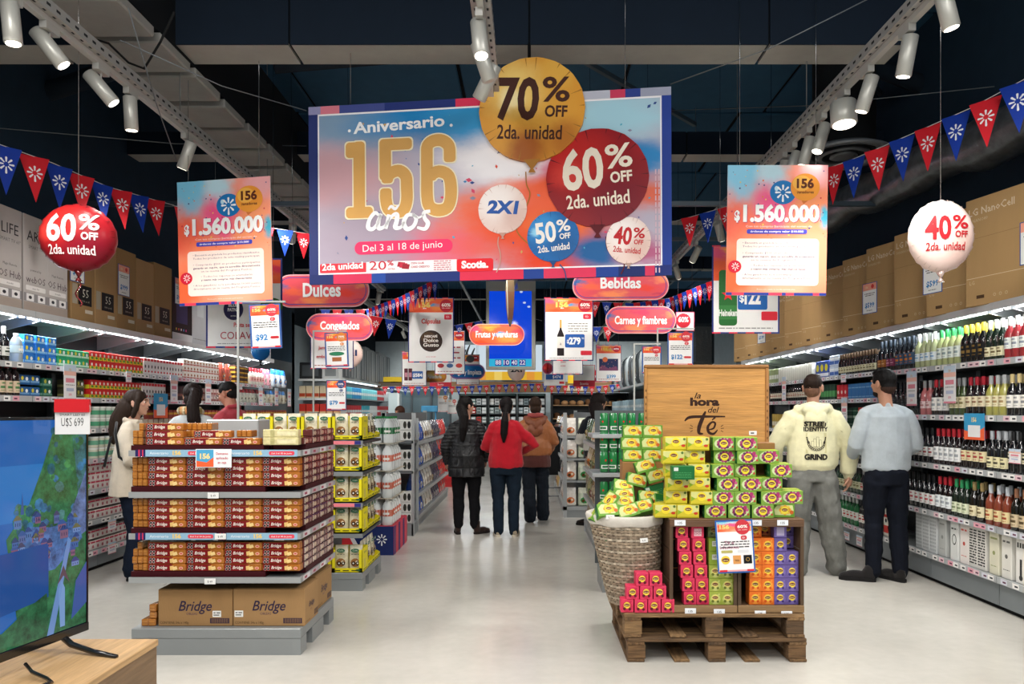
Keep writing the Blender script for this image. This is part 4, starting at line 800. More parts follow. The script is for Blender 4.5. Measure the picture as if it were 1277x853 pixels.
for i, z in enumerate(tiers):
 zl = z-.157
 m = MB(); m.box(lx(BX0), lx(BX1), -.02, .76, zl-.058, zl-.034, '#777c7e', 'metal'); m.box(lx(BX0), lx(BX1), -.028, -.02, zl-.064, zl-.03, '#a4a8a9', 'metal'); m.box(lx(BX1), lx(BX1)+.008, -.028, .76, zl-.064, zl-.03, '#a4a8a9', 'metal'); ob('shelf_board', m, stand)
 m = MB(); m.box(lx(BX0)+.0, lx(BX1)-(.21 if i < 3 else .22), 0, .1, zl-.033, zl-.001, '#3f1017', 'card'); m.box(lx(BX1)-.1, lx(BX1)-.002, .11, .75, zl-.033, zl-.001, '#3f1017', 'card'); m.box(lx(BX0)+.0, lx(BX1)-.21, .1, .75, zl-.033, zl-.001, '#3f1017', 'card')
 m.box(lx(BX1)-.21, lx(BX1)-.1, .12, .75, zl-.033, zl-.001, '#3f1017', 'card')
 ob('tray', m, stand)
 if i in (1, 3):
  m = MB(); T = Matrix.Translation((0, -.0285, 0)) @ FRONT; a, c = lx(BX0)+.04, lx(BX1)-.01
  m.rect(a, c, zl-.066, zl-.026, '#8fb6cf', 'card', T, .0004)
  for q in range(2):
   o_ = a+q*(c-a)/2; W_ = (c-a)/2
   m.rect(o_, o_+.06, zl-.066, zl-.026, '#27285c', 'card', T, .0008); m.rect(o_+.018, o_+.028, zl-.066, zl-.026, '#c23a5a', 'card', T, .001); m.rect(o_+.04, o_+.048, zl-.066, zl-.026, '#c23a5a', 'card', T, .001)
   m.text('Aniversario', o_+.14, zl-.053, .016, '#eaf2f6', 'card', T, .001, w=.11); m.text('156', o_+.245, zl-.056, .024, '#e8c87a', 'card', T, .001, bold=.05, w=.05); m.rrect(o_+.31, o_+.46, zl-.058, zl-.034, .01, '#e0485a', 'card', T, .001); m.text('Del 3 al 18 de junio', o_+.385, zl-.051, .009, '#fff', 'card', T, .0014, w=.12)
  ob('printed_strip', m, stand)
 m = MB(); T = Matrix(((0, 0, 1, lx(BX1)+.0085), (1, 0, 0, 0), (0, 1, 0, 0), (0, 0, 0, 1)))
 for q in range(4): m.rect(.02+q*.18, .16+q*.18, zl-.062, zl-.032, '#b9a8ae' if q % 2 else '#d8d2d4', 'card', T, .0005); m.rect(.05+q*.18, .1+q*.18, zl-.055, zl-.04, '#a04a5c', 'card', T, .001)
 ob('printed_strip', m, stand)
for (px, py) in ((266, 618), (275, 669), (262, 725)):
 p = at(px, py, 4.385); m = MB(); m.rbox(-.033, .033, -.003, 0, -.017, .017, .001, '#e9eae8', 'card'); m.text('$ 49', 0, -.006, .012, '#333', 'card', Matrix.Translation((0, -.0034, 0)) @ FRONT, 0); ob('price_tag', m, stand, (lx(p.x), p.y-BY0, p.z-.157))
def wp(x, y, z, rot, lb, mesh=WF, cat='wafer pack', g='wafer packs on the display stand', name='wafer_pack'): return put(name, mesh, lb, cat, (x, y, z), rot, g)
xs = [BX0+.095+SCW*(i+.5) for i in range(4)]
for t_, z in enumerate(tiers[:3]):
 for r in range(4):
  for c in range(4):
   if c == 3 and r == 3: zz = z+r*.0432
   zz = z+r*.0432
   wp(xs[c]+rnd.uniform(-.002, .002), BY0+.002+rnd.uniform(0, .004), zz, 0, '%s red wafer pack up, %s column from the left, %s of the stand' % (nth(r), nth(c), TN[t_]))
ENDM = MB(); ENDM.rbox(-.0145, .0145, 0, .1, 0, .0425, .004, '#a86a28', 'film'); ENDM.rect(-.010, .010, .008, .034, '#b87a32', 'film', FRONT, .0006); ENDM.rect(-.012, .012, .018, .022, '#9a5c1c', 'film', FRONT, .001); ENDM = ENDM.mesh('wafer_pack')
for t_, z in enumerate(tiers[:3]):
 for r in range(4):
  for c in range(3):
   if t_ == 0 and r == 3 and c == 2: continue
   if t_ == 0 and r == 3 and c == 0: continue
   wp(BX0+.0145+.0305*c, BY0+.01+rnd.uniform(0, .012), z+r*.0432, 0, 'golden wafer pack end, %s up, %s from the left, %s of the stand' % (nth(r), nth(c), TN[t_]), ENDM)
# the side facing the aisle
for t_, z in enumerate(tiers):
 for r in range(4 if t_ < 3 else 2):
  for c in range(4):
   if r == 1 and t_ == 3 and c == 0: continue
   wp(BX1-.003, BY0+.078+.085+.172*c-.0, z+r*.0432, pi/2, '%s maroon chocolate pack up, %s from the front, aisle side, %s' % (nth(r), nth(c), TN[t_]), CH, 'chocolate pack', 'chocolate packs on the aisle side of the stand', 'chocolate_pack')
# the untidy top shelf
z = tiers[3]
for (c, r, dx, lb) in ((0, 0, 0, 'lowest left'), (1, 0, .0, 'lowest second'), (2, 0, .0, 'lowest third'), (0, 1, -.002, 'middle left'), (1, 1, .045, 'single loose upper'), (0, 2, .0, 'topmost left')):
 wp(xs[c]+dx-.012, BY0+.002+(.03 if (c, r) == (1, 1) else 0), z+r*.0432, .0 if (c, r) != (1, 1) else .04, '%s red wafer pack on the top shelf of the stand' % lb)
for c in range(2):
 for r in range(2): wp(BX0+.018+.031*c, BY0+.01, z+r*.0432, 0, 'golden wafer pack end on the top shelf, %s up, %s from the left' % (nth(r), nth(c)), ENDM)
wp(BX0+.05, BY0+.02, z+.0864, 0, 'golden wafer pack end resting on two others, top shelf', ENDM)
for i in range(5): wp(BX0+.30+.0305*i, BY0+.10, z+.0864, 0, 'golden wafer pack end beside the topmost pack, %s from the left' % nth(i), ENDM)
for i in range(2): wp(BX0+.30+.0305*i, BY0+.085, z+.0432, 0, 'golden wafer pack end between the upper packs, %s from the left' % nth(i), ENDM)
for i in range(3): wp(BX0+.60+.0305*i, BY0+.1, z+.0432, 0, 'golden wafer pack end right of the loose upper pack, %s along' % nth(i), ENDM)
b = MB(); b.rbox(-.105, .105, 0, .062, 0, .046, .004, '#d9cf9a', 'film'); b.rect(-.06, -.035, .003, .043, '#b9b27a', 'film', FRONT, .0006); b.rect(-.02, .09, .012, .034, '#e8e0b4', 'film', FRONT, .0006); b = b.mesh('cream_pack')
for r in range(2): put('cream_pack', b, '%s cream yellow wafer pack on the top shelf corner' % ['lower', 'upper'][r], 'wafer pack', (BX1-.12, BY0+.002, z+r*.047), 0, 'cream yellow packs')
# promotion sheet on the strip, price cards, cartons on the plinth, loose packs
m = MB(); p = at(266.5, 583, 4.37); m.box(-.105, .105, -.002, 0, 0, .108, '#e8eef0'); T = Matrix.Translation((0, -.0022, 0)) @ FRONT
m.rect(-.1, .0, .004, .104, '#4fa6d2', 'card', T, .0005); m.poly([(-.1, .004), (0, .004), (0, .06), (-.04, .03), (-.1, .04)], '#f0653c', 'card', T, .0008); m.text('156', -.05, .052, .03, '#f3dc9a', 'card', T, .0012, bold=.05, w=.06)
for i, s_ in enumerate(('Descuento', 'aplicado', 'en caja')): m.text(s_, .05, .075-.026*i, .014, '#d0344a', 'card', T, .0008, bold=.01, w=.07 if i < 2 else .05)
tag(ob('promotion_card', m, None, tuple(p)), 'anniversary discount card hanging over the second row of wafer packs', 'card')
def bridge_carton(w, d, h, lab, x, y, z, rot=0, sticker=.0, tone='#9b774b'):
 b = MB(); b.rbox(-w/2, w/2, 0, d, 0, h, .004, tone, 'cardboard'); b.rect(-w/2+.005, w/2-.005, h-.006, h-.004, '#6f5230', 'card', FRONT, .0004)
 for T, ww in ((FRONT, w), (Matrix(((0, 0, 1, w/2), (1, 0, 0, d/2), (0, 1, 0, 0), (0, 0, 0, 1))), d)):
  k = min(ww/.45, 1)*.9 if ww < .4 else 1
  b.text('Bridge', .0, h*.42, .062*k, '#2b2342', 'card', T, .0008, bold=.008, w=.20*k, shear=.3); b.text('OBLEAS', -.02*k, h*.31, .014*k, '#4a3550', 'card', T, .0008, w=.065*k)
  b.text('CONTIENE: 54u x 140g', -ww*.47, h*.07, .015*k, '#54402a', 'card', T, .0008, align='l', w=.17*k); b.rect(ww*.2, ww*.46, h*.08, h*.22, '#3a2b40', 'card', T, .0008)
  for q in range(14): b.rect(ww*.22+q*ww*.0165, ww*.22+q*ww*.0165+.0022, h*.095, h*.205, '#9b774b', 'card', T, .0012)
 if sticker: b.rrect(sticker-.026, sticker+.026, h*.25, h*.42, .002, '#e9e9e6', 'card', FRONT, .0014); b.lines(sticker-.02, sticker+.02, h*.35, .006, '#555', FRONT, .0018, 1); b.lines(sticker-.02, sticker+.02, h*.29, .006, '#555', FRONT, .0018, 2)
 return put('cardboard_carton', b.mesh('cardboard_carton'), lab, 'carton', (x, y, z), rot, 'wafer cartons under the stand')
bridge_carton(.445, .28, .222, 'front left cardboard carton under the wafer stand, on the grey plinth', -2.002, BY0+.05, .157, 0, .13)
bridge_carton(.43, .28, .226, 'front right cardboard carton under the wafer stand, on the plinth', -1.56, BY0+.05, .157, 0, -.18, '#a07c50')
bridge_carton(.38, .30, .226, 'cardboard carton under the stand, behind the front right one', -1.372, BY0+.57, .157, pi/2, 0)
bridge_carton(.36, .30, .23, 'shadowed cardboard carton behind the front left one', -2.115, BY0+.38, .157, 0, 0, '#7d6040')  # darker tone puts its shade into the card colour
for (x, y, z, r, lb) in ((-2.25, .05, .157, .1, 'lowest outer loose golden wafer pack on the plinth corner'), (-2.25, .06, .201, -.06, 'middle loose golden wafer pack on the plinth corner'), (-2.248, .05, .245, -.15, 'topmost tilted loose golden wafer pack on the plinth corner'), (-2.262-.03, .05, .157, 0, 'loose golden pack at the very edge of the plinth'), (-2.243, .2, .157, .2, 'loose golden pack behind the plinth corner stack')):
 o = wp(x-.012+.0, BY0+y, z, r, lb, ENDM); o.scale = (1.5, 1, 1)
# sign stands: pole, arm and the sheet hanging from it
def sheet_sign(name, tl, tr, br, bl, label, cat, draw, frame=None, frame_w=.012, thick=.006, paint=None, group=None, h_ref=1.0, wire=None):
 """a flat board hung at its four measured corners; draw(mb, W, H) prints on it in metres from the lower left"""
 c0 = bl; ux = (br-bl); W_ = ux.length; ux.normalize(); uy = (tl-bl); uy = (uy-ux*uy.dot(ux)); H_ = uy.length; uy.normalize()
 n = ux.cross(uy)
 if n.y > 0: n = -n
 M = Matrix(((ux.x, uy.x, n.x, c0.x), (ux.y, uy.y, n.y, c0.y), (ux.z, uy.z, n.z, c0.z), (0, 0, 0, 1)))
 t = thing(name, label, cat, (0, 0, 0), 0, group); t.matrix_world = M
 m = MB(); m.box(0, W_, 0, H_, -thick, 0, frame or '#e9e9e9', 'card'); ob('board', m, t)
 if frame: m = MB(); m.rect(frame_w, W_-frame_w, frame_w, H_-frame_w, '#f2f1f0', 'card', None, .0008); ob('paper', m, t)
 if paint:
  for (pn, u0, u1, v0, v1) in paint:
   m = MB(); m.rect(u0*W_, u1*W_, v0*H_, v1*H_, '#ffffff', pn, None, .0014)
   m.uv = Matrix.Diagonal((1/((u1-u0)*W_), 1/((v1-v0)*H_), 1, 1)) @ Matrix.Translation((-u0*W_, -v0*H_, 0)); ob('painted_print', m, t)
 m = MB(); draw(m, W_, H_)
 if m.v: ob('printed_lettering', m, t)
 if cat == 'poster' or wire:
  m = MB()
  for k in (.12, .88): a = Vector((W_*k, H_, -thick/2)); up = M.to_3x3().inverted() @ Vector((0, 0, 5.35-(M @ a).z)); m.tube([a, a+up], .0022, 4, '#8a8d90', 'chrome')
  ob('hanging_wire', m, t)
 return t
def quad(x0, y0, x1, y1, Y, Y2=None, dx=0, dy=0):
 """four corners from a pixel box at depth Y (left) .. Y2 (right)"""
 Y2 = Y2 or Y; return at(x0, y0, Y), at(x1, y0+dy, Y2), at(x1+dx, y1+dy, Y2), at(x0+dx, y1, Y)
def d_small(price, disc='60%', dcol='#d9404a', body=None, name=None):
 def f(b, w, h):
  b.disc(w*.72, h*.86, w*.2, dcol, 'card', None, .0022, 18); b.text(disc, w*.72, h*.845, h*.055, '#fbeee6', 'card', None, .003, bold=.03, w=w*.27); b.text('2da. unidad', w*.72, h*.8, h*.02, '#fbeee6', 'card', None, .003, w=w*.24)
  b.rrect(w*.66, w*.82, h*.62, h*.7, .01, dcol, 'card', None, .0022); b.text('ED.', w*.74, h*.645, h*.03, '#fff', 'card', None, .003)
  b.text('Aniversario', w*.24, h*.93, h*.022, '#fff', 'card', None, .0022, w=w*.26); b.text('156', w*.24, h*.84, h*.07, '#f3d27a', 'card', None, .0022, bold=.05, w=w*.26)
  if name:
   for i, s_ in enumerate(name): b.text(s_, w*.46, h*(.6-.08*i), h*.05, '#d0405a', 'card', None, .0022, bold=.015, fit=w*.7)
  for i in range(0 if name else 3): b.lines(w*.12, w*.88, h*(.58-.05*i), h*.018, '#333', None, .0022, i)
  if price: b.text(price, w*.36, h*.2, h*.13, '#2f7fbf', 'card', None, .0022, bold=.03, fit=w*.44); b.rrect(w*.64, w*.92, h*.22, h*.28, .01, '#d9404a', 'card', None, .0022)
  if body: body(b, w, h)
  b.rect(w*.03, w*.97, h*.03, h*.06, '#e9a4a8', 'card', None, .0022); b.rect(w*.05, w*.25, h*.028, h*.064, '#d9303c', 'card', None, .0026); b.rect(w*.78, w*.96, h*.028, h*.064, '#d9303c', 'card', None, .0026)
 return f
HEADP = [('paint_head', .04, .96, .75, .97)]
def sign_stand(label, pole_px, Yp, z0, ytop, arm_px, sign_q, sign_label, drawer, group=None):
 a = at(pole_px, ytop, Yp); t = thing('sign_stand', label, 'sign stand', (a.x, Yp, z0))
 m = MB(); m.box(-.006, .006, -.006, .006, 0, a.z-z0, '#a9aca9', 'metal'); ob('pole', m, t)
 e_ = at(arm_px, ytop, Yp); m = MB(); m.box(min(0, e_.x-a.x), max(0, e_.x-a.x), -.005, .005, a.z-z0-.012, a.z-z0, '#a9aca9', 'metal'); ob('arm', m, t)
 m = MB(); m.rbox(-.04, .04, -.03, .03, 0, .008, .002, '#8d9092', 'metal'); ob('foot_plate', m, t)
 sheet_sign('price_sign', *sign_q, sign_label, 'sign', drawer, frame='#3b5f9e', paint=HEADP)
 return t
sign_stand('thin grey sign stand rising from the wafer display top', 297, 4.8, 1.237, 375, 356, quad(316, 380, 355, 436, 4.79, None, -3, -2), 'blue-edged price sign reading 92 hung beside the left prize poster', d_small('$92', '60%'))
sign_stand('thin grey sign stand rising behind the wafer display', 391, 6.2, 1.43, 412, 432, quad(407, 415, 436, 458, 6.19, None, -1, -1), 'blue-edged 70 percent price sign with green brand oval', d_small(None, '70%', '#e0883a', lambda b, w, h: (b.disc(w*.5, h*.38, w*.33, '#2f7f5a', 'card', None, .0026, 18, h*.06), b.rect(w*.3, w*.7, h*.16, h*.28, '#a9643a', 'card', None, .0026))))
# ================================================================ COFFEE-BAG DISPLAY WITH YELLOW TRAYS
YX0, YX1, YY0, YY1 = -2.34, -1.34, 5.99, 6.74
pallet_plinth('display_plinth', 'grey plinth under the yellow trays of coffee bags', YX0, YX1, YY0, YY1, .145)
cs = thing('display_stand', 'tiered grey stand holding yellow trays of pale coffee bags', 'display stand', ((YX0+YX1)/2, YY0, .145)); cxs = (YX0+YX1)/2
yt = [.148, .468, .715, .965, 1.215]
m = MB(); m.box(-.2, .2, .22, .54, 0, 1.28, '#8a8e90', 'metal'); ob('upright_box', m, cs)
for i, z in enumerate(yt):
 if i:
  m = MB(); m.box(-.5, .5, -.01, .75, z-.145-.035, z-.145-.012, '#4b4f51', 'metal'); m.box(-.5, .506, -.016, -.01, z-.145-.04, z-.145-.006, '#8d9294', 'metal')
  if i in (2, 4): T = Matrix.Translation((0, -.0165, 0)) @ FRONT; m.rect(-.48, .44, z-.182, z-.154, '#e8808a', 'card', T, .0005); m.rect(.44, .49, z-.182, z-.154, '#33347a', 'card', T, .0006)
  ob('shelf_board', m, cs)
def ytray(lo=False):
 b = MB(); w, d, h = .248, .2, (.05 if lo else .19); Yc = '#e2d420'
 b.box(-w/2, w/2, 0, d, 0, .004, Yc); b.box(-w/2, w/2, 0, .004, 0, .035, Yc); b.box(-w/2, w/2, d-.004, d, 0, h, Yc)
 for s_ in (-1, 1):
  x0, x1 = sorted((s_*w/2, s_*(w/2-.004))); b.add([(x, y, z) for x in (x0, x1) for (y, z) in ((0, 0), (d, 0), (d, h), (.03, h), (0, h*(.7 if lo else .96)))], [(0, 1, 2, 3, 4), (9, 8, 7, 6, 5)]+[(i, (i+1) % 5, 5+(i+1) % 5, 5+i) for i in range(5)], Yc)
  if not lo: b.rect(s_*w/2-(.028 if s_ > 0 else 0), s_*w/2+(.0 if s_ > 0 else .028), 0, h*.96, Yc, 'card', FRONT, .0)
 for q in range(3): b.rect(-w*.42+q*.07, -w*.42+q*.07+.05, .012, .02, '#4a4a1a', 'card', FRONT, .0006)
 b.disc(w*.36, .018, .022, '#2a5a3a', 'card', FRONT, .0006, 12, .009)
 T = Matrix(((0, 0, 1, w/2), (1, 0, 0, 0), (0, 1, 0, 0), (0, 0, 0, 1)))
 for q in range(0 if lo else 3): b.disc(.07+.035*q, .15, .01, '#8a8a4a', 'card', T, .0006, 8)
 if not lo: b.rect(.05, .12, .03, .1, '#c9bc5a', 'card', T, .0006)
 b.lines(.04, .17, .012, .008, '#5a5a1a', T, .0006, 2)
 return b.mesh('yellow_tray')
YT = ytray(); YL = ytray(True)
kk = bag(.112, .06, .205, '#dcd3b4', '#9a6b3e', '#e6dfc8', 'coffee_bag')[0][1]
b = MB()
b2 = MB(); T = Matrix.Translation((0, -.005, 0)) @ FRONT; b2.disc(0, .165, .034, '#2f6a50', 'card', T, 0, 14, .016); b2.text('Café', 0, .16, .012, '#e9e6d2', 'card', T, .0008, w=.04); b2.lines(-.03, .03, .13, .006, '#6a6a5a', T, 0, 3); b2.disc(-.014, .062, .015, '#17120f', 'card', T, .001, 10); b2.disc(.02, .062, .015, '#17120f', 'card', T, .001, 10); b2.disc(-.014, .062, .007, '#e8e4da', 'card', T, .0015, 8); b2.disc(.02, .062, .007, '#e8e4da', 'card', T, .0015, 8)
CL = b2.mesh('front_print')
def coffee_at(x, y, z, rot, lb): o = put('coffee_bag', kk, lb, 'coffee bag', (x, y, z), rot, 'coffee bags in yellow trays'); ob('front_print', CL, o)
YN = ['bottom', 'second lowest', 'middle', 'second highest', 'top']
for i, z in enumerate(yt):
 for c in range(4):
  x = YX0+.125+.25*c; put('yellow_tray', YT, 'yellow front tray, %s from the outer side, %s tier' % (nth(c), YN[i]), 'tray', (x, YY0+.004, z), 0, 'yellow cardboard trays')
  if c < 2 and i < 4: continue
  for s_ in (0, 1): coffee_at(x-.058+.116*s_, YY0+.04, z+.006, 0, 'pale coffee bag, %s of the front row, %s tier of yellow trays' % (nth(c*2+s_), YN[i]))
 for c in range(2):
  y = YY0+.345+.255*c; put('yellow_tray', YL, 'yellow tray facing the aisle, %s from the front, %s tier' % (nth(c), YN[i]), 'tray', (YX1-.004, y, z), pi/2, 'yellow cardboard trays')
  for s_ in (0, 1): coffee_at(YX1-.04, y-.058+.116*s_, z+.006, pi/2, 'pale coffee bag, %s facing the aisle, %s tier of yellow trays' % (nth(c*2+s_), YN[i]))
# ================================================================ JUG PALLET
jx, jy = -1.357, 7.47
b = MB(); w, d, h = .66, .82, .29
b.rbox(-w, 0, 0, d, 0, h, .004, '#c23a4a', 'card'); b.poly([(-w, 0.0), (0, 0.0), (0, h), (-w, h)], '#1f2c63', 'card', FRONT, .001); b.poly([(-w, .0), (-.35, .0), (-.5, h), (-w, h)], '#d8343c', 'card', FRONT, .0015); b.poly([(-.35, 0), (-.30, 0), (-.46, h), (-.5, h)], '#e8e6ea', 'card', FRONT, .002); b.star_logo(-.12, h*.55, .055, '#eef0f6', 'card', FRONT, .002)
T = Matrix(((0, 0, 1, 0), (1, 0, 0, 0), (0, 1, 0, 0), (0, 0, 0, 1)))
for q in range(6): b.rect(.02+q*.13, .10+q*.13, 0, h, '#d8506a' if q % 2 else '#28397a', 'card', T, .001)
tag(ob('pallet_wrap', b, None, (jx, jy, 0)), 'blue and red printed box with white flower mark under the water jugs', 'box')
JW = jug('#dfe5e6', '#e8ecea', '#d0705a', .27, .056, 'gloss'); JG = jug('#dfe5e6', '#2f8a4a', '#2f7a4a', .27, .056, 'gloss')
for t_ in range(4):
 z = .292+.276*t_; x1 = jx-.02-(.0 if t_ < 3 else .0)
 if t_: m = MB(); m.box(-.6, 0, 0, .7, -.004, 0, '#b8b0a0', 'card'); tag(ob('layer_card', m, None, (x1+.01, jy+.02, z-.001)), 'thin grey card sheet between jug layers, %s from the bottom' % nth(t_-1), 'card sheet', 'card sheets between jugs')
 K = JG if t_ == 3 else JW
 for i in range(5):
  for j in range(5 if t_ < 3 else 4):
   if i > 1 and j > 0: continue
   if t_ == 3 and i > 3: continue
   place(K, (x1-.06-.118*i, jy+.09+.118*j+(.06 if t_ == 3 else 0), z), rnd.uniform(-.1, .1)+(pi/2 if (i == 0 and j > 0) else 0), 'white milk jug in the %s layer, %s from the aisle, %s back' % (['lowest', 'second', 'third', 'green-capped top'][t_], nth(i), nth(j)), 'jug', 'milk jugs stacked on the printed box')
# ================================================================ CENTRAL GONDOLAS
def gondola(name, label, x0, x1, y0, y1, top, levels, side, label_cat='shelving', col='#9aa0a2', under='#6f7577'):
 """free-standing shelving with its spine along y; side +1 faces +x, -1 faces -x; x0..x1 its full width"""
 t = thing(name, label, label_cat, ((x0+x1)/2, y0, 0)); w = (x1-x0)/2; L = y1-y0
 m = MB(); m.box(-w+.02, w-.02, 0.005, L, .0, .12, '#8d9294', 'metal'); m.box(-w+.0, w-.0, 0, L, .10, .15, '#a9adaf', 'metal'); ob('plinth', m, t)
 m = MB(); m.box(-.02, .02, 0, L, .15, top, under, 'metal'); ob('back_panel', m, t)
 for z in levels:
  m = MB(); m.box(-w, w, .004, L-.004, z-.025, z, '#a5aaac', 'metal'); m.box(w, w+.012, .004, L-.004, z-.035, z+.004, '#c6c9ca', 'metal'); m.box(-w-.012, -w, .004, L-.004, z-.035, z+.004, '#c6c9ca', 'metal'); ob('shelf_board', m, t)
 for y in (0, L-.04):
  m = MB(); m.box(-.03, .03, y, y+.04, .15, top+.03, col, 'metal'); ob('upright', m, t)
  for q in (-1, 1):
   m = MB(); m.box(min(q*(w-.05), q*w), max(q*(w-.05), q*w), y, y+.02, 0, top if y == 0 else .12, '#b4b8ba', 'metal')
   ob('side_post', m, t)
 return t
# gondola with white boxes at its near end, then cleaning and snack bags along the aisle
gondola('gondola_shelving', 'grey aisle shelving with blue, white and red bags', -2.15, -1.37, 9.0, 12.6, 1.42, [.42, .74, 1.06], 1)
b = pack(.2, .14, .12, '#d5d7d4', [], None, pics=[(-.3, .5, .1, .28, '#17181a'), (-.3, .5, .05, .14, '#d5d7d4'), (.08, .5, .1, .36, '#3a3a32'), (.32, .5, .1, .36, '#26282a')], name='white_box')
b2 = pack(.2, .14, .12, '#dcd8a8', [], None, pics=[(-.3, .5, .1, .28, '#17181a'), (.2, .5, .24, .36, '#9aa53a')], name='white_box')
en = thing('end_shelf', 'grey end shelf of the aisle shelving stacked with white boxes', 'shelving', (-1.76, 8.62, 0))
m = MB(); m.box(-.45, .42, 0, .37, 0, .14, '#8d9294', 'metal'); ob('plinth', m, en)
for z in (.75, 1.10): m = MB(); m.box(-.45, .42, 0, .37, z-.03, z, '#6a6f72', 'metal'); ob('shelf_board', m, en)
for y in (.0, .34): m = MB(); m.box(.40, .43, y, y+.02, 0, 1.36, '#a9adaf', 'metal'); ob('upright', m, en)
for (z, rows) in ((.145, 3), (.752, 2), (1.102, 2)):
 for r in range(rows):
  for c in range(4): place(b2 if (c == 1 and r == 1 and z > 1) else b, (-2.1+.215*c, 8.63, z+r*.1225), 0, '%s white box with black ovals, row %s up, end shelf at %s' % (nth(c), nth(r), {.145: 'floor height', .752: 'middle', 1.102: 'the top'}[z]), 'box', 'white boxes with black ovals')
segs = [(9.06, 9.9, '#2a55b8', '#3a6ac8', '#dfe4ee', 'blue bags'), (9.9, 10.8, '#e6e2da', '#efece6', '#c9a070', 'white bags'), (10.8, 11.6, '#4b3f5c', '#5c4a66', '#8a7aa0', 'dark purple bags'), (11.6, 12.5, '#cf3a36', '#dd4a44', '#e9c0b4', 'red bags')]
GN = ['bottom shelf', 'second shelf', 'third shelf', 'shelf top']
for li, z in enumerate((.152, .421, .741, 1.061)):
 for (ya, yb, c, tc, wn, d) in segs:
  k = bag(.17, .12, .25, c, wn, tc); n = int((yb-ya)/.185)
  for i in range(n): place(k, (-1.39, ya+(i+.5)*(yb-ya)/n, z), pi/2+rnd.uniform(-.1, .1), '%s, %s from the near end, %s of the aisle shelving' % (d[:-1], nth(i), GN[li]), 'bag', '%s, %s' % (d, GN[li]))
c = at(562, 606, 14.2); bk = thing('basket_stack', 'stack of red shopping baskets at the end of the aisle', 'basket stack', (-1.5, 14.3, 0))
for i in range(4):
 m = MB(); w0, w1 = .22+.0*i, .26; m.add([(-w0, -.15, .11*i), (w0, -.15, .11*i), (w0, .15, .11*i), (-w0, .15, .11*i), (-w1, -.19, .11*i+.16), (w1, -.19, .11*i+.16), (w1, .19, .11*i+.16), (-w1, .19, .11*i+.16)], [(3, 2, 1, 0), (0, 1, 5, 4), (1, 2, 6, 5), (2, 3, 7, 6), (3, 0, 4, 7)], '#c8242a' if i % 2 else '#b01d24', 'gloss'); m.tube([(-w1, 0, .11*i+.16), (-.1, 0, .11*i+.175), (.1, 0, .11*i+.175), (w1, 0, .11*i+.16)], .008, 5, '#7a1418', 'gloss'); ob('basket', m, bk)
# right of the aisle: beer cans on an end shelf and snack bags behind it
hs = thing('end_shelf', 'grey end shelf of green beer cans behind the tea display', 'shelving', (1.0, 5.94, 0))
HZ = [.16, .55, .955, 1.265]
m = MB(); m.box(-.42, .45, 0, .42, 0, .15, '#8d9294', 'metal'); ob('plinth', m, hs)
for z in HZ[1:]: m = MB(); m.rbox(-.50, .45, -.02, .42, z-.035, z-.002, .004, '#aab0b3', 'metal'); ob('shelf_board', m, hs)
m = MB(); m.box(-.44, .45, .42, .44, .15, 1.45, '#5c6265', 'metal'); ob('back_panel', m, hs)
CN = can('#1f7a40', True, .165, .034)
for zi, z in enumerate(HZ):
 for r in range(2 if zi in (0, 1, 2) else 1):
  zz = z+.001+r*.168
  if zi == 2 and r == 1: zz = z+.001+.158
  for c in range(10):
   if zi == 2 and c > 4 or (zi < 2 and c > 3): continue
   x = 1.0-.40+.073*c+(.015 if c > 3 else 0)
   if x > 1.35: continue
   place(CN, (x, 5.985, zz if r == 0 else z+.001+.1665), rnd.uniform(-.5, .5), '%s green beer can with red star, %s row, %s shelf of the end display' % (nth(c), ['lower', 'upper'][r], ['bottom', 'second', 'third', 'top'][zi]), 'beer can', 'green beer cans')
m = MB(); m.rbox(-.075, .075, 0, .13, 0, .16, .004, '#186a3a', 'gloss'); m.ring(0, .09, .03, .034, '#cfe0cf', 'card', FRONT, .0008, 16); m.disc(0, .09, .010, '#d3232b', 'card', FRONT, .001, 5)
tag(ob('beer_pack', m, None, (1.0, 5.985+.08, HZ[3])), 'dark green beer carton standing behind the cans on the top shelf', 'beer pack')
gondola('gondola_shelving', 'grey aisle shelving of snack bags behind the beer cans', .66, 1.4, 6.42, 9.0, 1.42, [.45, .78, 1.1], -1)
snc = [('#a8a272', '#5a7a3a', '#7d8a4a', 'olive snack bags'), ('#d6cfb8', '#c9793a', '#c8ba92', 'cream snack bags'), ('#3f6a3a', '#c9c28a', '#2f5a34', 'green snack bags'), ('#b9a98a', '#8a4a3a', '#a0845a', 'buff snack bags')]
for li, z in enumerate((.152, .451, .781, 1.101)):
 for si in range(4):
  c, wn, tc, d = snc[(si+li) % 4]; k = bag(.15, .1, .25, c, wn, tc); y0 = 6.46+.62*si
  for i in range(4): place(k, (.68, y0+.08+.152*i, z), -pi/2+rnd.uniform(-.25, .25), '%s, %s from the near end, %s behind the beer display' % (d[:-1], nth(i+4*si), GN[li]), 'bag', '%s, %s behind the beer' % (d, GN[li]))
gondola('gondola_shelving', 'grey aisle shelving of white and red packs beyond the copper jacket', .46, 1.25, 10.1, 13.8, 1.42, [.5, .8, 1.1], -1)
for li, z in enumerate((.152, .501, .801, 1.101)):
 for si, (c, wn, tc, d) in enumerate([('#e8e3da', '#d87a4a', '#eeeae2', 'white snack bags'), ('#e6e4df', '#4a6ab0', '#e8eaf0', 'white and blue bags'), ('#d8b878', '#c9502f', '#e0c48a', 'golden bags')]):
  k = bag(.16, .1, .25, c, wn, tc)
  for i in range(5): place(k, (.48, 10.2+1.2*si+.08+.2*i, z), -pi/2+rnd.uniform(-.2, .2), '%s, %s from near end, %s of the far aisle shelving' % (d[:-1], nth(i), GN[li]), 'bag', '%s, %s far aisle' % (d, GN[li]))
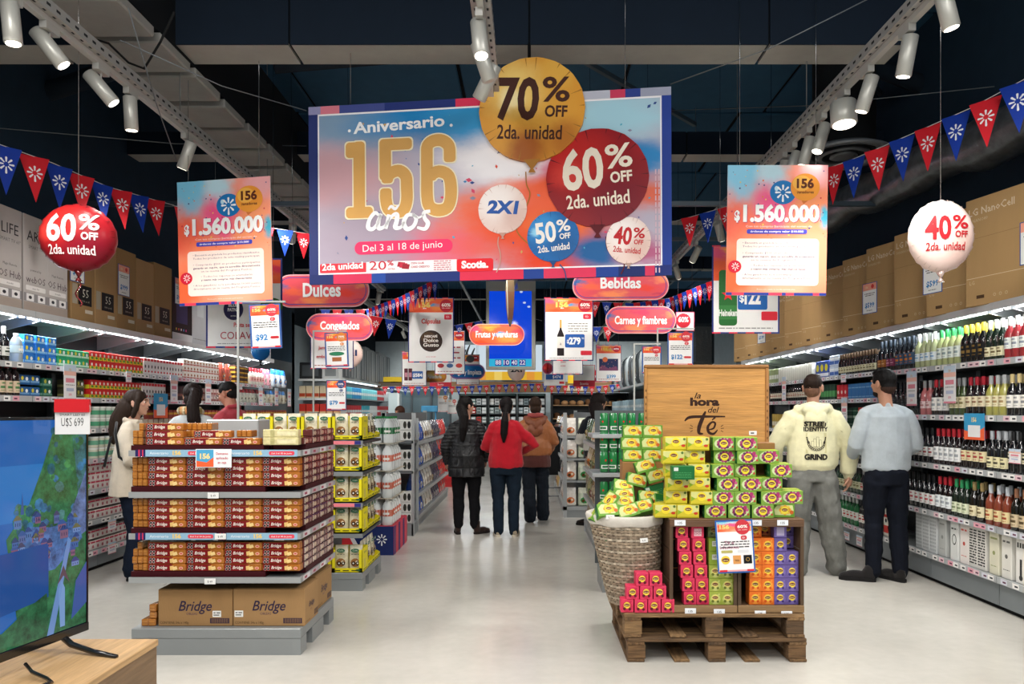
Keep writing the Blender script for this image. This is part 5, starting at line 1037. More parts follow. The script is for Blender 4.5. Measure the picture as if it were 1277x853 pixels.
for z in (.152, .501, .801, 1.101):
 for i, (c, wn, tc) in enumerate((('#e8e3da', '#d87a4a', '#eeeae2'), ('#c9d4bc', '#3a8a4a', '#e0e4d0'), ('#e0c48a', '#c9502f', '#e8d8b0'), ('#e6e4df', '#4a6ab0', '#e8eaf0'))): place(bag(.17, .1, .25, c, wn, tc), (.56+.19*i, 10.11, z), rnd.uniform(-.1, .1), '%s snack bag across the end of the far aisle shelving, %s' % (nth(i), {.152: 'bottom shelf', .501: 'second shelf', .801: 'third shelf', 1.101: 'top shelf'}[z]), 'bag', 'end bags of the far aisle shelving')
# empty clothes rail like frame near the copper jacket
m = MB()
for x in (0, .22): m.tube([(x, 0, .02), (x, 0, 1.25)], .012, 6, '#26282b')
m.tube([(0, 0, 1.25), (.22, 0, 1.25)], .012, 6, '#26282b'); m.tube([(0, 0, .25), (.22, 0, .25)], .01, 6, '#6c7074'); m.tube([(0, 0, .12), (.22, 0, .12)], .01, 6, '#6c7074')
m.box(.02, .2, -.03, .03, .45, 1.2, '#101114', 'fabric')
tag(ob('garment_rack', m, None, (.28, 11.6, 0)), 'black aprons hanging on a low rack beside the copper jacket', 'rack')
# ================================================================ TEA DISPLAY ON TWO PALLETS
PX0, PX1, PY0, PY1 = .555, 1.60, 4.30, 5.10
WC = ['#7d6040', '#6b5136', '#8c6d49', '#745739', '#5e4832']
def wood_pallet(z, lab, x0, x1, y0, y1, seed):
 r_ = random.Random(seed); t = thing('wooden_pallet', lab, 'pallet', ((x0+x1)/2, y0, z)); w = (x1-x0)/2; d = y1-y0
 def pl(name, a, b, c, e, f, g, mat): m = MB(); m.rbox(a, b, c, e, f, g, .003, r_.choice(WC), mat); ob(name, m, t)
 for x in (-w, -.05, w-.10): pl('bottom_board', x, x+.10, .0, d, 0, .018, 'rawy')
 for x in (-w+.27, w-.36): pl('bottom_board', x, x+.09, .0, d, 0, .016, 'rawy')
 for x in (-w, -.055, w-.11):
  for y in (.0, d/2-.05, d-.10): pl('block', x+.004, x+.106, y+.003, y+.097, .018, .098, 'rawx')
 for x in (-w, -.05, w-.10): pl('stringer_board', x, x+.10, .0, d, .098, .116, 'rawy')
 n = 7
 for i in range(n): y = i*(d-.09)/(n-1); pl('deck_board', -w+r_.uniform(0, .006), w-r_.uniform(0, .006), y, y+.09, .116, .137, 'rawx')
 return t
wood_pallet(0, 'rough wooden pallet lying on the floor under another pallet', PX0+.01, PX1, PY0-.005, PY1, 1)
wood_pallet(.14, 'rough wooden pallet directly under the tea crates', PX0-.01, PX1-.01, PY0, PY1, 2)
ZP = .279
CB, CT = ZP+.001, .822
def crate(x0, x1, lab):
 t = thing('wooden_crate', lab, 'crate', ((x0+x1)/2, 4.325, CB)); w = (x1-x0)/2-.001; d = .38; h = CT-CB
 r_ = random.Random(int(x0*100))
 for s_ in (-1, 1):
  for k in range(3):
   m = MB(); a, b = sorted((s_*w, s_*(w-.014))); m.rbox(a, b, .0, d, .0+k*h/3+.002, (k+1)*h/3-.004, .002, r_.choice(['#5a402c', '#4c3524', '#644a34']), 'woodz'); ob('side_plank', m, t)
  m = MB(); a, b = sorted((s_*w, s_*(w-.02))); m.rbox(a, b, -.008, .0, 0, h-.012, .002, '#54402c', 'woodz'); ob('front_batten', m, t)
 for k in range(3): m = MB(); m.rbox(-w+.014, w-.014, d-.012, d, k*h/3+.002, (k+1)*h/3-.004, .002, r_.choice(['#3c2b1e', '#453223']), 'woodx'); ob('back_plank', m, t)
 m = MB(); m.rbox(-w, w, -.012, .001, .0, .042, .002, '#8c6e49', 'woodx'); ob('front_rail', m, t)
 m = MB(); m.rbox(-w+.014, w-.014, .002, d-.012, .02, .035, .002, '#5e4630', 'woodx'); ob('bottom_board', m, t)
 m = MB(); m.rbox(-w, w, -.01, d, h-.012, h+.0, .002, '#6b4d33', 'woodx'); m.rbox(-w, w, -.012, .004, h-.045, h-.0122, .002, '#644730', 'woodx'); ob('top_board', m, t)
crate(.812, 1.205, 'dark wooden crate holding pink and light green tea cubes'); crate(1.207, 1.592, 'dark wooden crate holding orange and purple tea cubes')
# printed cubes and boxes
def logo(b, u, v, r, T, n, big=False):
 b.disc(u, v, r*1.0, '#a3343a', 'card', T, n, 14, r*.52); b.disc(u, v, r*.9, '#5f2f35', 'card', T, n+.0003, 14, r*.42); b.text('Lipton', u, v-r*.18, r*.38, '#f2dc8c', 'card', T, n+.0006, bold=.03, w=r*1.35, res=1)
def cube(base, tone, disc='#ecd04a', sp='#5c1c28', label_only=False):
 b = MB(); s = .073; b.rbox(-s/2, s/2, 0, s, 0, .0765, .002, base, 'card')
 b.disc(0, .034, .030, tone, 'card', FRONT, .0006, 12)
 b.disc(-.002, .042, .019, disc, 'card', FRONT, .0009, 14); logo(b, -.002, .043, .017, FRONT, .0012)
 b.disc(-.016, .022, .009, sp, 'card', FRONT, .0012, 7); b.disc(.014, .02, .008, sp, 'card', FRONT, .0012, 7); b.disc(.02, .062, .006, tone, 'card', FRONT, .0012, 6)
 return b.mesh('tea_cube')
PK = cube('#d83d5e', '#c02f4e'); GR = cube('#a3b34c', '#c9cf7a', '#e8dc7a', '#6f7a30'); ORG = cube('#e8762c', '#f29a3e', '#efd24c', '#d85a20'); PU = cube('#6a5a98', '#7c6cac', '#ecd24e', '#473a76')
b = MB(); s = .073; b.rbox(-s/2, s/2, 0, s, 0, .0765, .002, '#8fa63c', 'card'); b.rect(-.02, .02, .03, .06, '#d9dcd0', 'card', FRONT, .0006); b.lines(-.017, .017, .05, .003, '#444', FRONT, .0009, 1); b.lines(-.017, .017, .042, .003, '#444', FRONT, .0009, 2); GB = b.mesh('tea_cube')
b = MB(); b.rbox(-s/2, s/2, 0, s, 0, .0765, .002, '#7466a6', 'card'); b.rect(-.022, .022, .012, .062, '#bdb4d6', 'card', FRONT, .0006); PB = b.mesh('tea_cube')
b = MB(); b.rbox(-s/2, s/2, 0, s, 0, .0765, .002, '#d83d5e', 'card'); b.rect(-.022, .022, .012, .055, '#f0c8cf', 'card', FRONT, .0006); [b.lines(-.02, .02, .018+.007*q, .003, '#a04055', FRONT, .0009, q) for q in range(5)]; KB = b.mesh('tea_cube')
OLV = cube('#747f52', '#8b9666', '#b9ae62', '#4e5836')
def tc(x, y, z, mesh, lab, rot=0): return put('tea_cube', mesh, lab, 'tea box', (x, y, z), rot, 'cube-shaped tea boxes')
zb = CB+.036
def cx_(px): return (px-VX)/F*4.35
for c, (px, lean) in enumerate(((861, 2.1), (877.0, 1.35))):
 for r in range(6):
  k = KB if (c == 1 and r == 5) else PK
  tc(cx_(px-lean*r), 4.35+.012*r*0+rnd.uniform(0, .006), zb+r*.078, k, 'pink tea cube in the crate, %s column, %s from the bottom' % (nth(c), nth(r)), rnd.uniform(-.05, .05))
for c, px in enumerate((892.5, 907.8)):
 for r in range(6 if c == 0 else 3):
  k = GR if r < 3 else (GB if r < 5 else OLV)
  tc(cx_(px)-.001, 4.35+(.03 if r == 5 else 0), zb+r*.078, k, 'light green tea cube, %s column, %s from the bottom of the crate' % (nth(c), nth(r)), rnd.uniform(-.03, .03))
tc(cx_(908)-.0, 4.40, zb+5*.078-.0, OLV, 'olive tea cube at the top, partly behind the price sheet'); tc(cx_(908), 4.44, zb+4*.078, GR, 'light green tea cube behind the price sheet, fifth up'); tc(cx_(908), 4.44, zb+3*.078, GR, 'light green tea cube behind the price sheet, fourth up')
for c, (px, n, k) in enumerate(((942.5, 5, ORG), (958, 5, ORG), (973.6, 5, PU), (988.5, 4, PU))):
 for r in range(n): tc(cx_(px), 4.35+rnd.uniform(0, .005), zb+r*.078, k, '%s tea cube, %s column of the right crate, %s from the bottom' % ('orange' if k == ORG else 'purple', nth(c % 2), nth(r)), rnd.uniform(-.03, .03))
tc(cx_(944), 4.38, zb+5*.078, ORG, 'orange tea cube on top of the outer orange column'); tc(cx_(959.5), 4.43, zb+5*.078, cube('#9a5a34', '#b4683a'), 'shaded brown orange tea cube behind the top of the second column')  # shade of the set-back orange cube put into its browner colour
tc(cx_(974), 4.36, zb+5*.078, PB, 'purple tea cube turned to its plain back, top of the crate'); tc(cx_(989.5), 4.45, zb+4*.078, PU, 'purple tea cube set back, second from the top'); tc(cx_(990), 4.45, zb+5*.078, PU, 'purple tea cube set back at the very top of the crate')
for r, (n, x0) in enumerate(((4, .568), (3, .600), (2, .655))):
 for i in range(n): tc(x0+.0785*i, 4.312+rnd.uniform(0, .01), ZP+.001+r*.077, PK, 'pink tea cube of the little pyramid, %s row up, %s from the outer end' % (nth(r), nth(i)), rnd.uniform(-.06, .06))
# rectangular boxes
BW, BH, BD = .127, .0775, .072
def teabox(kind):
 b = MB(); w = BW
 if kind == 'Y':
  b.rbox(-w/2, w/2, 0, BD, 0, BH, .002, '#d6c638', 'card'); b.poly([(-w/2+.002, .03), (-w*.2, .042), (.01, .026), (w/2-.002, .04), (w/2-.002, BH-.002), (-w/2+.002, BH-.002)], '#d8d88a', 'card', FRONT, .0005); b.poly([(-w/2+.002, .02), (-w*.28, .036), (-w*.5+.002, .05)], '#8fae30', 'card', FRONT, .0008)
  b.disc(.0, .048, .026, '#f3dd3c', 'card', FRONT, .0009, 16); b.disc(.044, .028, .013, '#c8402c', 'card', FRONT, .0012, 9, .008); b.disc(.05, .066, .008, '#5d7a3a', 'card', FRONT, .0012, 8); logo(b, 0, .052, .019, FRONT, .0014)
  b.rect(-w/2+.004, w/2-.004, .0015, .008, '#a9a01c', 'card', FRONT, .0012)
 elif kind == 'G':
  b.rbox(-w/2, w/2, 0, BD, 0, BH, .002, '#7ba344', 'card'); b.disc(0, .04, .056, '#c9d8a2', 'card', FRONT, .0005, 18, .034)
  for q in range(12): a = q*pi/6+.2; b.disc(.03*cos(a)*1.1, .040+.026*sin(a), .0095, ['#8f3560', '#5c3a56', '#a84a74'][q % 3], 'card', FRONT, .0008, 7)
  b.disc(.034, .062, .012, '#a83a6a', 'card', FRONT, .001, 8); b.disc(.046, .048, .009, '#c45a84', 'card', FRONT, .001, 7); b.disc(0, .040, .0225, '#ead83e', 'card', FRONT, .0012, 16); logo(b, 0, .043, .018, FRONT, .0015); b.disc(.052, .022, .007, '#b8503c', 'card', FRONT, .001, 7)
 else:
  b.rbox(-w/2, w/2, 0, BD, 0, BH, .002, '#6a9c3c', 'card'); b.poly([(-w*.42, .016), (w*.3, .012), (w*.45, .04), (w*.4, BH-.006), (-w*.3, BH-.004), (-w*.46, .05)], '#ced694', 'card', FRONT, .0005)
  for q in range(8): a = q*pi/4; b.disc(.006+.026*cos(a), .044+.02*sin(a), .011, ['#e3a03a', '#e8c04a'][q % 2], 'card', FRONT, .0008, 7)
  b.disc(.004, .042, .0225, '#efdc48', 'card', FRONT, .001, 16); logo(b, .004, .045, .018, FRONT, .0014); b.disc(.045, .03, .012, '#c8622c', 'card', FRONT, .001, 8)
 for s_ in (-1, 1):
  T = Matrix(((0, 0, s_, s_*w/2), (s_, 0, 0, BD/2), (0, 1, 0, 0), (0, 0, 0, 1))); b.rect(-BD*.46, BD*.46, .003, BH-.003, '#1f6a34' if kind != 'Y' else '#cfc436', 'card', T, .0005); b.lines(-.028, .02, .03, .003, '#8fb88a', T, .0008, 1); b.lines(-.028, .02, .022, .003, '#8fb88a', T, .0008, 2)
 b.add([(-w/2+.002, .002, BH+.0004), (w/2-.002, .002, BH+.0004), (w/2-.002, BD-.002, BH+.0004), (-w/2+.002, BD-.002, BH+.0004)], [(0, 1, 2, 3)], '#a9b83a' if kind != 'Y' else '#d8cc3a')
 return b.mesh('tea_box')
TBX = {k: teabox(k) for k in 'YGO'}
b = MB(); b.rbox(-BW/2, BW/2, 0, BD, 0, BH, .002, '#1f6a38', 'card'); b.rect(-.055, -.03, .05, .07, '#cfd8cf', 'card', FRONT, .0006); [b.lines(-.05, .045, .012+.009*q, .003, '#4d9a5c', FRONT, .0006, q) for q in range(4)]; TBX['B'] = b.mesh('tea_box')
KN = {'Y': 'yellow', 'G': 'green and pink flowered', 'O': 'green and orange', 'B': 'plain dark green back of a'}
RN = ['bottom row', 'second row', 'third row', 'fourth row', 'fifth row', 'top row']
def tb_(k, x, y, z, lab, rot=0): return put('tea_box', TBX[k], lab, 'tea box', (x, y, z), rot, 'oblong tea boxes')
ROWS = [[(831, 'Y', .02), (845.5, 'Y', 0), (0, 0, 0), (892.5, 'G', 0), (922, 'G', 0), (951.5, 'G', 0), (980, 'O', .03)],
  [(845, 'Y', .03), (875, 'Y', 0), (900.5, 'G', 0), (928.5, 'G', 0), (963, 'G', .0), (990, 'G', .03)],
  [(846, 'Y', .0), (872, 'Y', .02), (908, 'G', 0), (937, 'G', 0), (963.5, 'G', .03), (0, 0, 0)],
  [(845, 'Y', .05), (874, 'Y', .04), (902, 'G', .0), (0, 0, 0), (932, 'G', .04), (976, 'G', .02)],
  [(841, 'Y', .02), (865, 'Y', .05), (907, 'G', .06), (934, 'G', .02), (962, 'G', .05)],
  [(845, 'Y', .05), (870, 'Y', .03), (905, 'G', .04), (931, 'G', .02)]]
ZT = CT+.001
for r, row in enumerate(ROWS):
 row = sorted([q for q in row if q[0]]); last = -9; x = None
 for i, (px, k, dy) in enumerate(row):
  Y = 4.34; x = (px-VX)/F*Y
  x = max(x, last+BW+.001); last = x
  tb_(k, x, Y+dy+rnd.uniform(0, .004), ZT+r*.0785, '%s tea box, %s, %s from the basket side' % (KN[k], RN[r], nth(i)), rnd.uniform(-.02, .02))
 for i, (px, k, dy) in enumerate(row):            # the row standing behind it
  tb_(k, (px-VX)/F*4.34+.02+.0*i, 4.34+BD+.058, ZT+r*.0785, '%s tea box hidden in the back, %s, %s along' % (KN[k], RN[r], nth(i)))
m = MB(); m.rbox(.84, 1.50, 4.55, 4.70, ZT, ZT+.43, .003, '#8a6238', 'cardboard'); tag(ob('inner_carton', m), 'brown cardboard carton inside the stack of tea boxes', 'carton')
tb_('B', (853-VX)/F*4.25, 4.262, ZT+3*.0785-.004+.0, 'plain dark green tea box turned backwards among the yellow ones')
m = MB(); m.rbox(.60, .79, 4.815, 4.945, ZP+.002, 1.118, .004, '#94693c', 'cardboard'); tag(ob('tall_carton', m), 'tall brown carton behind the basket carrying green tea boxes', 'carton')
for r in range(3):
 for c in range(2): tb_('O', .67+.129*c-(.012 if r == 1 else 0), 4.825, 1.12+.0785*r, 'green and orange tea box on the tall carton, %s row up, %s along' % (nth(r), nth(c)), rnd.uniform(-.03, .03))
# the wicker basket
bk = thing('wicker_basket', 'tall leaning wicker basket with white cloth rim full of green tea boxes', 'basket', (.64, 4.58, ZP+.001))
def bxyz(t, a, dr=0):                                    # t 0 bottom .. 1 rim
 cx = -.055*t; r = .148+.072*t**.8+dr; return (cx+r*cos(a), r*sin(a), .54*t)
m = MB(); NS, NR = 44, 30
for i in range(NS):
 a = 2*pi*i/NS; vs = []
 for j in range(13): t = j/12; s_ = .004; vs += [bxyz(t, a-.03, -.001), bxyz(t, a+.03, -.001)]
 m.add(vs, [(2*j, 2*j+1, 2*j+3, 2*j+2) for j in range(12)], '#9c8a76' if i % 3 else '#b5a58e', 'wicker', True)
ob('stakes', m, bk)['kind'] = 'stuff'
m = MB()
for j in range(NR):
 t0 = (j+.1)/NR; t1 = (j+.92)/NR; vs = []; n = NS*2
 for i in range(n): a = 2*pi*(i+.5)/n; w = .0038*(1 if ((i//2+j) % 2 == 0) else -1); vs += [bxyz(t0, a, w), bxyz(t1, a, w), bxyz(t0, a, w+.0012), bxyz(t1, a, w+.0012)]
 m.add(vs, [(4*i+2, 4*((i+1) % n)+2, 4*((i+1) % n)+3, 4*i+3) for i in range(n)], ['#ab9a84', '#8f7e6a', '#bdaf9a', '#9c8a74'][(j*7) % 4], 'wicker', True)
ob('weave', m, bk)['kind'] = 'stuff'
m = MB(); n = 64; vs = []
prof = [(.90, .010), (.915, .016), (.955, .018), (.99, .019), (1.012, .012), (1.012, -.004), (.96, -.01)]
for (t, dr) in prof:
 for i in range(n): a = 2*pi*i/n; vs.append(bxyz(t+(.006*sin(a*7) if t < .91 else 0), a, dr+.002*sin(a*11)))
m.add(vs, [(j*n+i, j*n+(i+1) % n, (j+1)*n+(i+1) % n, (j+1)*n+i) for j in range(len(prof)-1) for i in range(n)], '#cfcac0', 'fabric', True)
m.tube([(.168, -.03, .5), (.19, -.05, .47), (.185, -.06, .4), (.19, -.05, .36)], .006, 5, '#cfcac0', 'fabric'); ob('cloth_liner', m, bk)
m = MB(); vs = [bxyz(.02, 2*pi*i/32, -.006) for i in range(32)]; m.add(vs, [tuple(range(32))], '#6d5c48', 'wicker'); vs = [bxyz(.86, 2*pi*i/32, -.006) for i in range(32)]; m.add(vs, [tuple(range(32))], '#c9c3b6', 'fabric'); ob('basket_bottom', m, bk)
for (px, py, Y, w, r_, lb) in ((803, 674, 4.378, .045, .1, 'on the weave'), (761, 645, 4.375, .05, 0, 'on the cloth')):
 m = MB(); p = at(px, py, Y); m.box(-w/2, w/2, -.0015, 0, -.013, .013, '#e9e9e6'); m.text('2,50', 0, -.005, .01, '#333', 'card', Matrix.Translation((0, -.0017, 0)) @ FRONT, 0); ob('price_tag', m, bk, (p.x-.64, Y-4.58-.0, p.z-ZP), (0, -r_, .0 if w < .05 else 0))
# loose boxes heaped in the basket: pixel, depth, roll, pitch, yaw, kind
HP = [(757, 638, 4.43, .06, -.5, .15, 'O'), (783, 639, 4.44, .28, -.45, .1, 'O'), (803, 633, 4.50, .3, -.4, -.3, 'O'), (759, 626, 4.53, .9, -.3, .2, 'O'), (778, 628, 4.55, -.08, -.5, -.1, 'O'), (748, 641, 4.50, .9, -.3, .4, 'O'),
  (808, 622, 4.62, -.05, -.6, .05, 'O'), (779, 619, 4.65, .15, -.4, -.2, 'O'), (776, 608, 4.70, -.18, -.45, .1, 'O'), (793, 599, 4.72, -.22, -.15, .05, 'O'), (817, 612, 4.70, .3, -.1, -.1, 'B'), (819, 593, 4.69, .28, -.1, -.05, 'O'), (804, 581, 4.73, .3, -.1, .0, 'O'), (817, 628, 4.56, .5, -.2, -1.1, 'O')]
HL = ['front left green tea box lying at the basket rim', 'front centre green tea box leaning on the basket rim', 'green tea box at the right of the basket front', 'steeply tilted green tea box in the basket', 'green tea box in the middle of the basket heap', 'upended green tea box at the outer basket rim',
  'green tea box near the right end of the heap', 'half-covered green tea box behind the basket middle', 'green tea box high in the basket heap, tilted left', 'green tea box sliding down above the basket heap', 'plain dark green box back lying under sliding boxes', 'large tilted green tea box right above the heap', 'topmost sliding green tea box leaning on the stack', 'dark green tea box end at the right basket rim']
for (px, py, Y, ro, pi_, ya, k), lb in zip(HP, HL):
 p = at(px, py, Y); o = tb_(k, 0, 0, 0, lb); R = Euler((pi_, -ro, ya), 'XYZ').to_matrix().to_4x4(); o.matrix_world = Matrix.Translation(p) @ R @ Matrix.Translation((0, -BD/2, -BH/2))
# the sign board
bd = thing('wooden_sign', 'light wooden framed board with dark brown lettering, standing behind the tea', 'sign', (0, 4.96, ZP+.001))
x0, x1 = (804-VX)/F*4.96, (959-VX)/F*4.96; zt = CZ+57/F*4.96-ZP;
m = MB(); m.rbox(x0+.004, x1-.004, .008, .024, .0, zt-.004, .003, '#c48f4c', 'woodx'); ob('board', m, bd)
m = MB(); m.rbox(x0, x1, -.004, .045, zt-.022, zt, .004, '#9a6a34', 'woodx'); m.rbox(x1-.022, x1, -.004, .045, 0, zt-.0225, .004, '#a87640', 'woodz'); m.rbox(x0, x0+.016, -.004, .045, 0, zt-.0225, .004, '#b98548', 'woodz')
for s_ in (x0+.008, x1-.012):
 for q in range(16): m.box(s_-.003, s_+.003, -.0045, -.0039, .62+.045*q, .635+.045*q, '#4a3018', 'matte')
ob('frame', m, bd)
def bp(px, py): p = at(px, py, 4.965); return (p.x, p.z-ZP-.001)
m = MB(); T = Matrix.Translation((0, .0078, 0)) @ FRONT; D = '#352019'
q = bp(870, 496.8); m.text('la', q[0], q[1], .040, D, 'card', T, 0, bold=.015, shear=.3, w=.045)
q = bp(879, 505.5); m.text('hora', q[0], q[1], .052, D, 'card', T, 0, bold=.05, w=.195)
q = bp(890, 514.5); m.text('del', q[0], q[1], .040, D, 'card', T, 0, bold=.015, shear=.3, w=.075)
SP = lambda pts: [bp(*p) for p in pts]
m.stroke(SP([(854, 525), (860, 520.5), (876, 519.5), (904.5, 519.5)]), [.008, .020, .018, .009], D, 'card', T, 0); m.stroke(SP([(880, 513), (876, 522), (872, 533), (872, 540), (877, 541)]), [.010, .026, .026, .020, .008], D, 'card', T, .0003)
m.stroke(SP([(884, 536), (890, 534), (892, 528), (888, 526.5), (883, 532), (884, 539), (890, 541), (895, 536)]), [.007, .012, .014, .012, .018, .019, .016, .006], D, 'card', T, .0003); m.stroke(SP([(888, 524), (892, 520.5)]), [.006, .013], D, 'card', T, .0003)
for (a, b) in (((861, 530), (864, 532)), ((860, 534), (864, 534.5)), ((861, 538.5), (864, 537)), ((899, 532), (902, 530)), ((899, 534.5), (903, 534)), ((899, 537), (902, 538.5))): m.stroke(SP([a, b]), [.004, .004], D, 'card', T, 0)
ob('lettering', m, bd)
for (px, py) in ((813, 534), (939, 540)): m = MB(); a = bp(px, py); m.rrect(a[0]-.026, a[0]+.026, a[1]-.014, a[1]+.014, .004, '#ebe9e4', 'card', T, .001); m.lines(a[0]-.015, a[0]+.015, a[1]-.005, .009, '#555', T, .0015, 3); ob('price_tag', m, bd)
tgm = MB(); tgm.rbox(-.032, .032, -.002, 0, -.016, .016, .0008, '#e6ebf0', 'card'); tgm.text('135', 0, -.007, .014, '#3a3a40', 'card', Matrix.Translation((0, -.0022, 0)) @ FRONT, 0, bold=.01); tgm = tgm.mesh('price_tag')
for i, (px, py) in enumerate(((848, 652), (943, 652), (976, 652), (861, 762), (897, 763), (948, 765), (981, 765.5))):
 p = at(px, py, 4.311); put('price_tag', tgm, ['price tag under the yellow boxes on the crate edge', 'price tag beside the hanging tea sheet on the crate edge', 'price tag under the last flowered boxes on the crate edge', 'price tag below the pink cubes on the crate rail', 'price tag below the light green cubes', 'price tag below the orange cubes', 'price tag below the purple cubes'][i], 'price tag', tuple(p), 0, 'price tags on the crates')
def d_tea(b, w, h):
 d_small(None, '60%', '#c83a44')(b, w, h)
 b.text('Té e', w*.34, h*.55, h*.06, '#a04a70', 'card', None, .0022, bold=.01, w=w*.25); b.text('Infusiones', w*.34, h*.46, h*.06, '#a04a70', 'card', None, .0022, bold=.01, w=w*.5)
 b.rrect(w*.12, w*.42, h*.38, h*.43, .004, '#b9b06a', 'card', None, .0022); b.rrect(w*.55, w*.85, h*.38, h*.43, .004, '#d9dce0', 'card', None, .0022); b.disc(w*.22, h*.25, w*.12, '#ecd24a', 'card', None, .0022, 16, h*.08); logo(b, w*.22, h*.25, w*.1, None, .003)
 b.rect(w*.42, w*.63, h*.17, h*.33, '#d99a5a', 'card', None, .0022); b.text('tea', w*.525, h*.22, h*.05, '#5a3a20', 'card', None, .003); b.rect(w*.7, w*.92, h*.17, h*.33, '#15181c', 'card', None, .0022); b.ring(w*.81, h*.25, w*.04, w*.05, '#c9a04a', 'card', None, .003, 12)
sheet_sign('price_sign', at(890, 649.5, 4.285), at(937.5, 648, 4.285), at(942.5, 713.5, 4.26), at(895.5, 715.5, 4.26), 'blue-edged tea offer sheet hanging crooked in front of the tea crates', 'sign', d_tea, frame='#3565ae', frame_w=.009, paint=[('paint_poster', .05, .95, .78, .97)], thick=.002)
# stands behind the tea, carrying price signs
def frame_stand(lab, pa, pb, yt, Y, z0):
 a, b_ = at(pa, yt, Y), at(pb, yt, Y); t = thing('sign_stand', lab, 'sign stand', (a.x, Y, z0)); H_ = a.z-z0
 m = MB(); m.box(-.007, .007, -.006, .006, 0, H_, '#c3c6c0', 'metal'); ob('pole', m, t); m = MB(); m.box(.007, b_.x-a.x, -.006, .006, H_-.014, H_, '#c3c6c0', 'metal'); ob('arm', m, t); m = MB(); m.rbox(-.05, .05, -.04, .04, 0, .01, .002, '#8d9092', 'metal'); ob('foot_plate', m, t)
frame_stand('white right-angled sign stand behind the beer cans', 791, 824, 428, 6.6, 1.43); frame_stand('white right-angled sign stand behind the wooden board', 820, 866, 409, 7.2, 1.43)
sheet_sign('price_sign', *quad(800.5, 431.5, 825, 466, 6.58), 'small blue-edged price sign 142 above the wooden board', 'sign', d_small('$142'), frame='#3b5f9e', paint=HEADP)
sheet_sign('price_sign', *quad(832.5, 414, 864.5, 456, 7.18), 'blue-edged price sign 122 with red balloon above the wooden board', 'sign', d_small('$122'), frame='#3b5f9e', paint=HEADP)
# ================================================================ HANGING SIGNS
# --- the big anniversary banner
QB = (at(380, 134, 5.6), at(835, 113, 5.27), at(838, 343, 5.27), at(386, 355, 5.6))
def L2(px, py):                                         # pixel -> banner metres (W along, H up), bilinear by its corners
 tl, tr, br, bl = (380, 134), (835, 113), (838, 343), (386, 355)
 u = (px-383)/(836.5-383); yt = 134+(113-134)*u; yb = 355+(343-355)*u; return u, (yb-py)/(yb-yt)
def foil(b, cx, cy, r, mat, ry=None, seed=0, n0=.004):
 """printed foil balloon: disc with crimped outline, seams and its knot"""
 ry = ry or r; r_ = random.Random(seed); b_ = []
 for i in range(56): a = 2*pi*i/56; k = 1-.012*abs(sin(a*9+seed)); b_.append((cx+r*k*cos(a), cy+ry*k*sin(a)))
 m = MB(); m.add([(x, y, n0) for x, y in b_]+[(x, y, -.0) for x, y in b_], [tuple(range(56))]+[(i, (i+1) % 56, 56+(i+1) % 56, 56+i) for i in range(56)], '#ffffff', mat)
 m.uv = Matrix.Diagonal((.5/r, .5/ry, 1, 1)) @ Matrix.Translation((-cx+r, -cy+ry, 0)); return m
def seams(b, cx, cy, r, col, n, seed=0, ry=None):
 ry = ry or r
 for i in range(18):
  a = 2*pi*i/18+.1*sin(i*3+seed); l = .12+.07*((i*5+seed) % 3)
  b.poly([(cx+r*cos(a)*.985, cy+ry*sin(a)*.985), (cx+r*(1-l)*cos(a+.012), cy+ry*(1-l)*sin(a+.012)), (cx+r*.985*cos(a+.025), cy+ry*.985*sin(a+.025))], col, 'card', None, n)
def off_text(b, cx, cy, r, pct, col, n, second=True, rot=0, f='2da. unidad'):
 """'70%' with OFF under the sign and the second line"""
 k = r; c_, s_ = cos(rot), sin(rot)
 def t(s, x, y, h, w, bd=.05): b.text(s, cx+(x*c_-y*s_)*k, cy+(x*s_+y*c_)*k, h*k, col, 'card', None, n, bold=bd, w=w*k, rot=rot)
 t(pct, -.27, -.17, .78, .80, .028); t('%', .44, .16, .46, .52, .02); t('OFF', .46, -.13, .21, .42, .03)
 if second: t(f, -.02, -.55, .27, 1.22, .015)
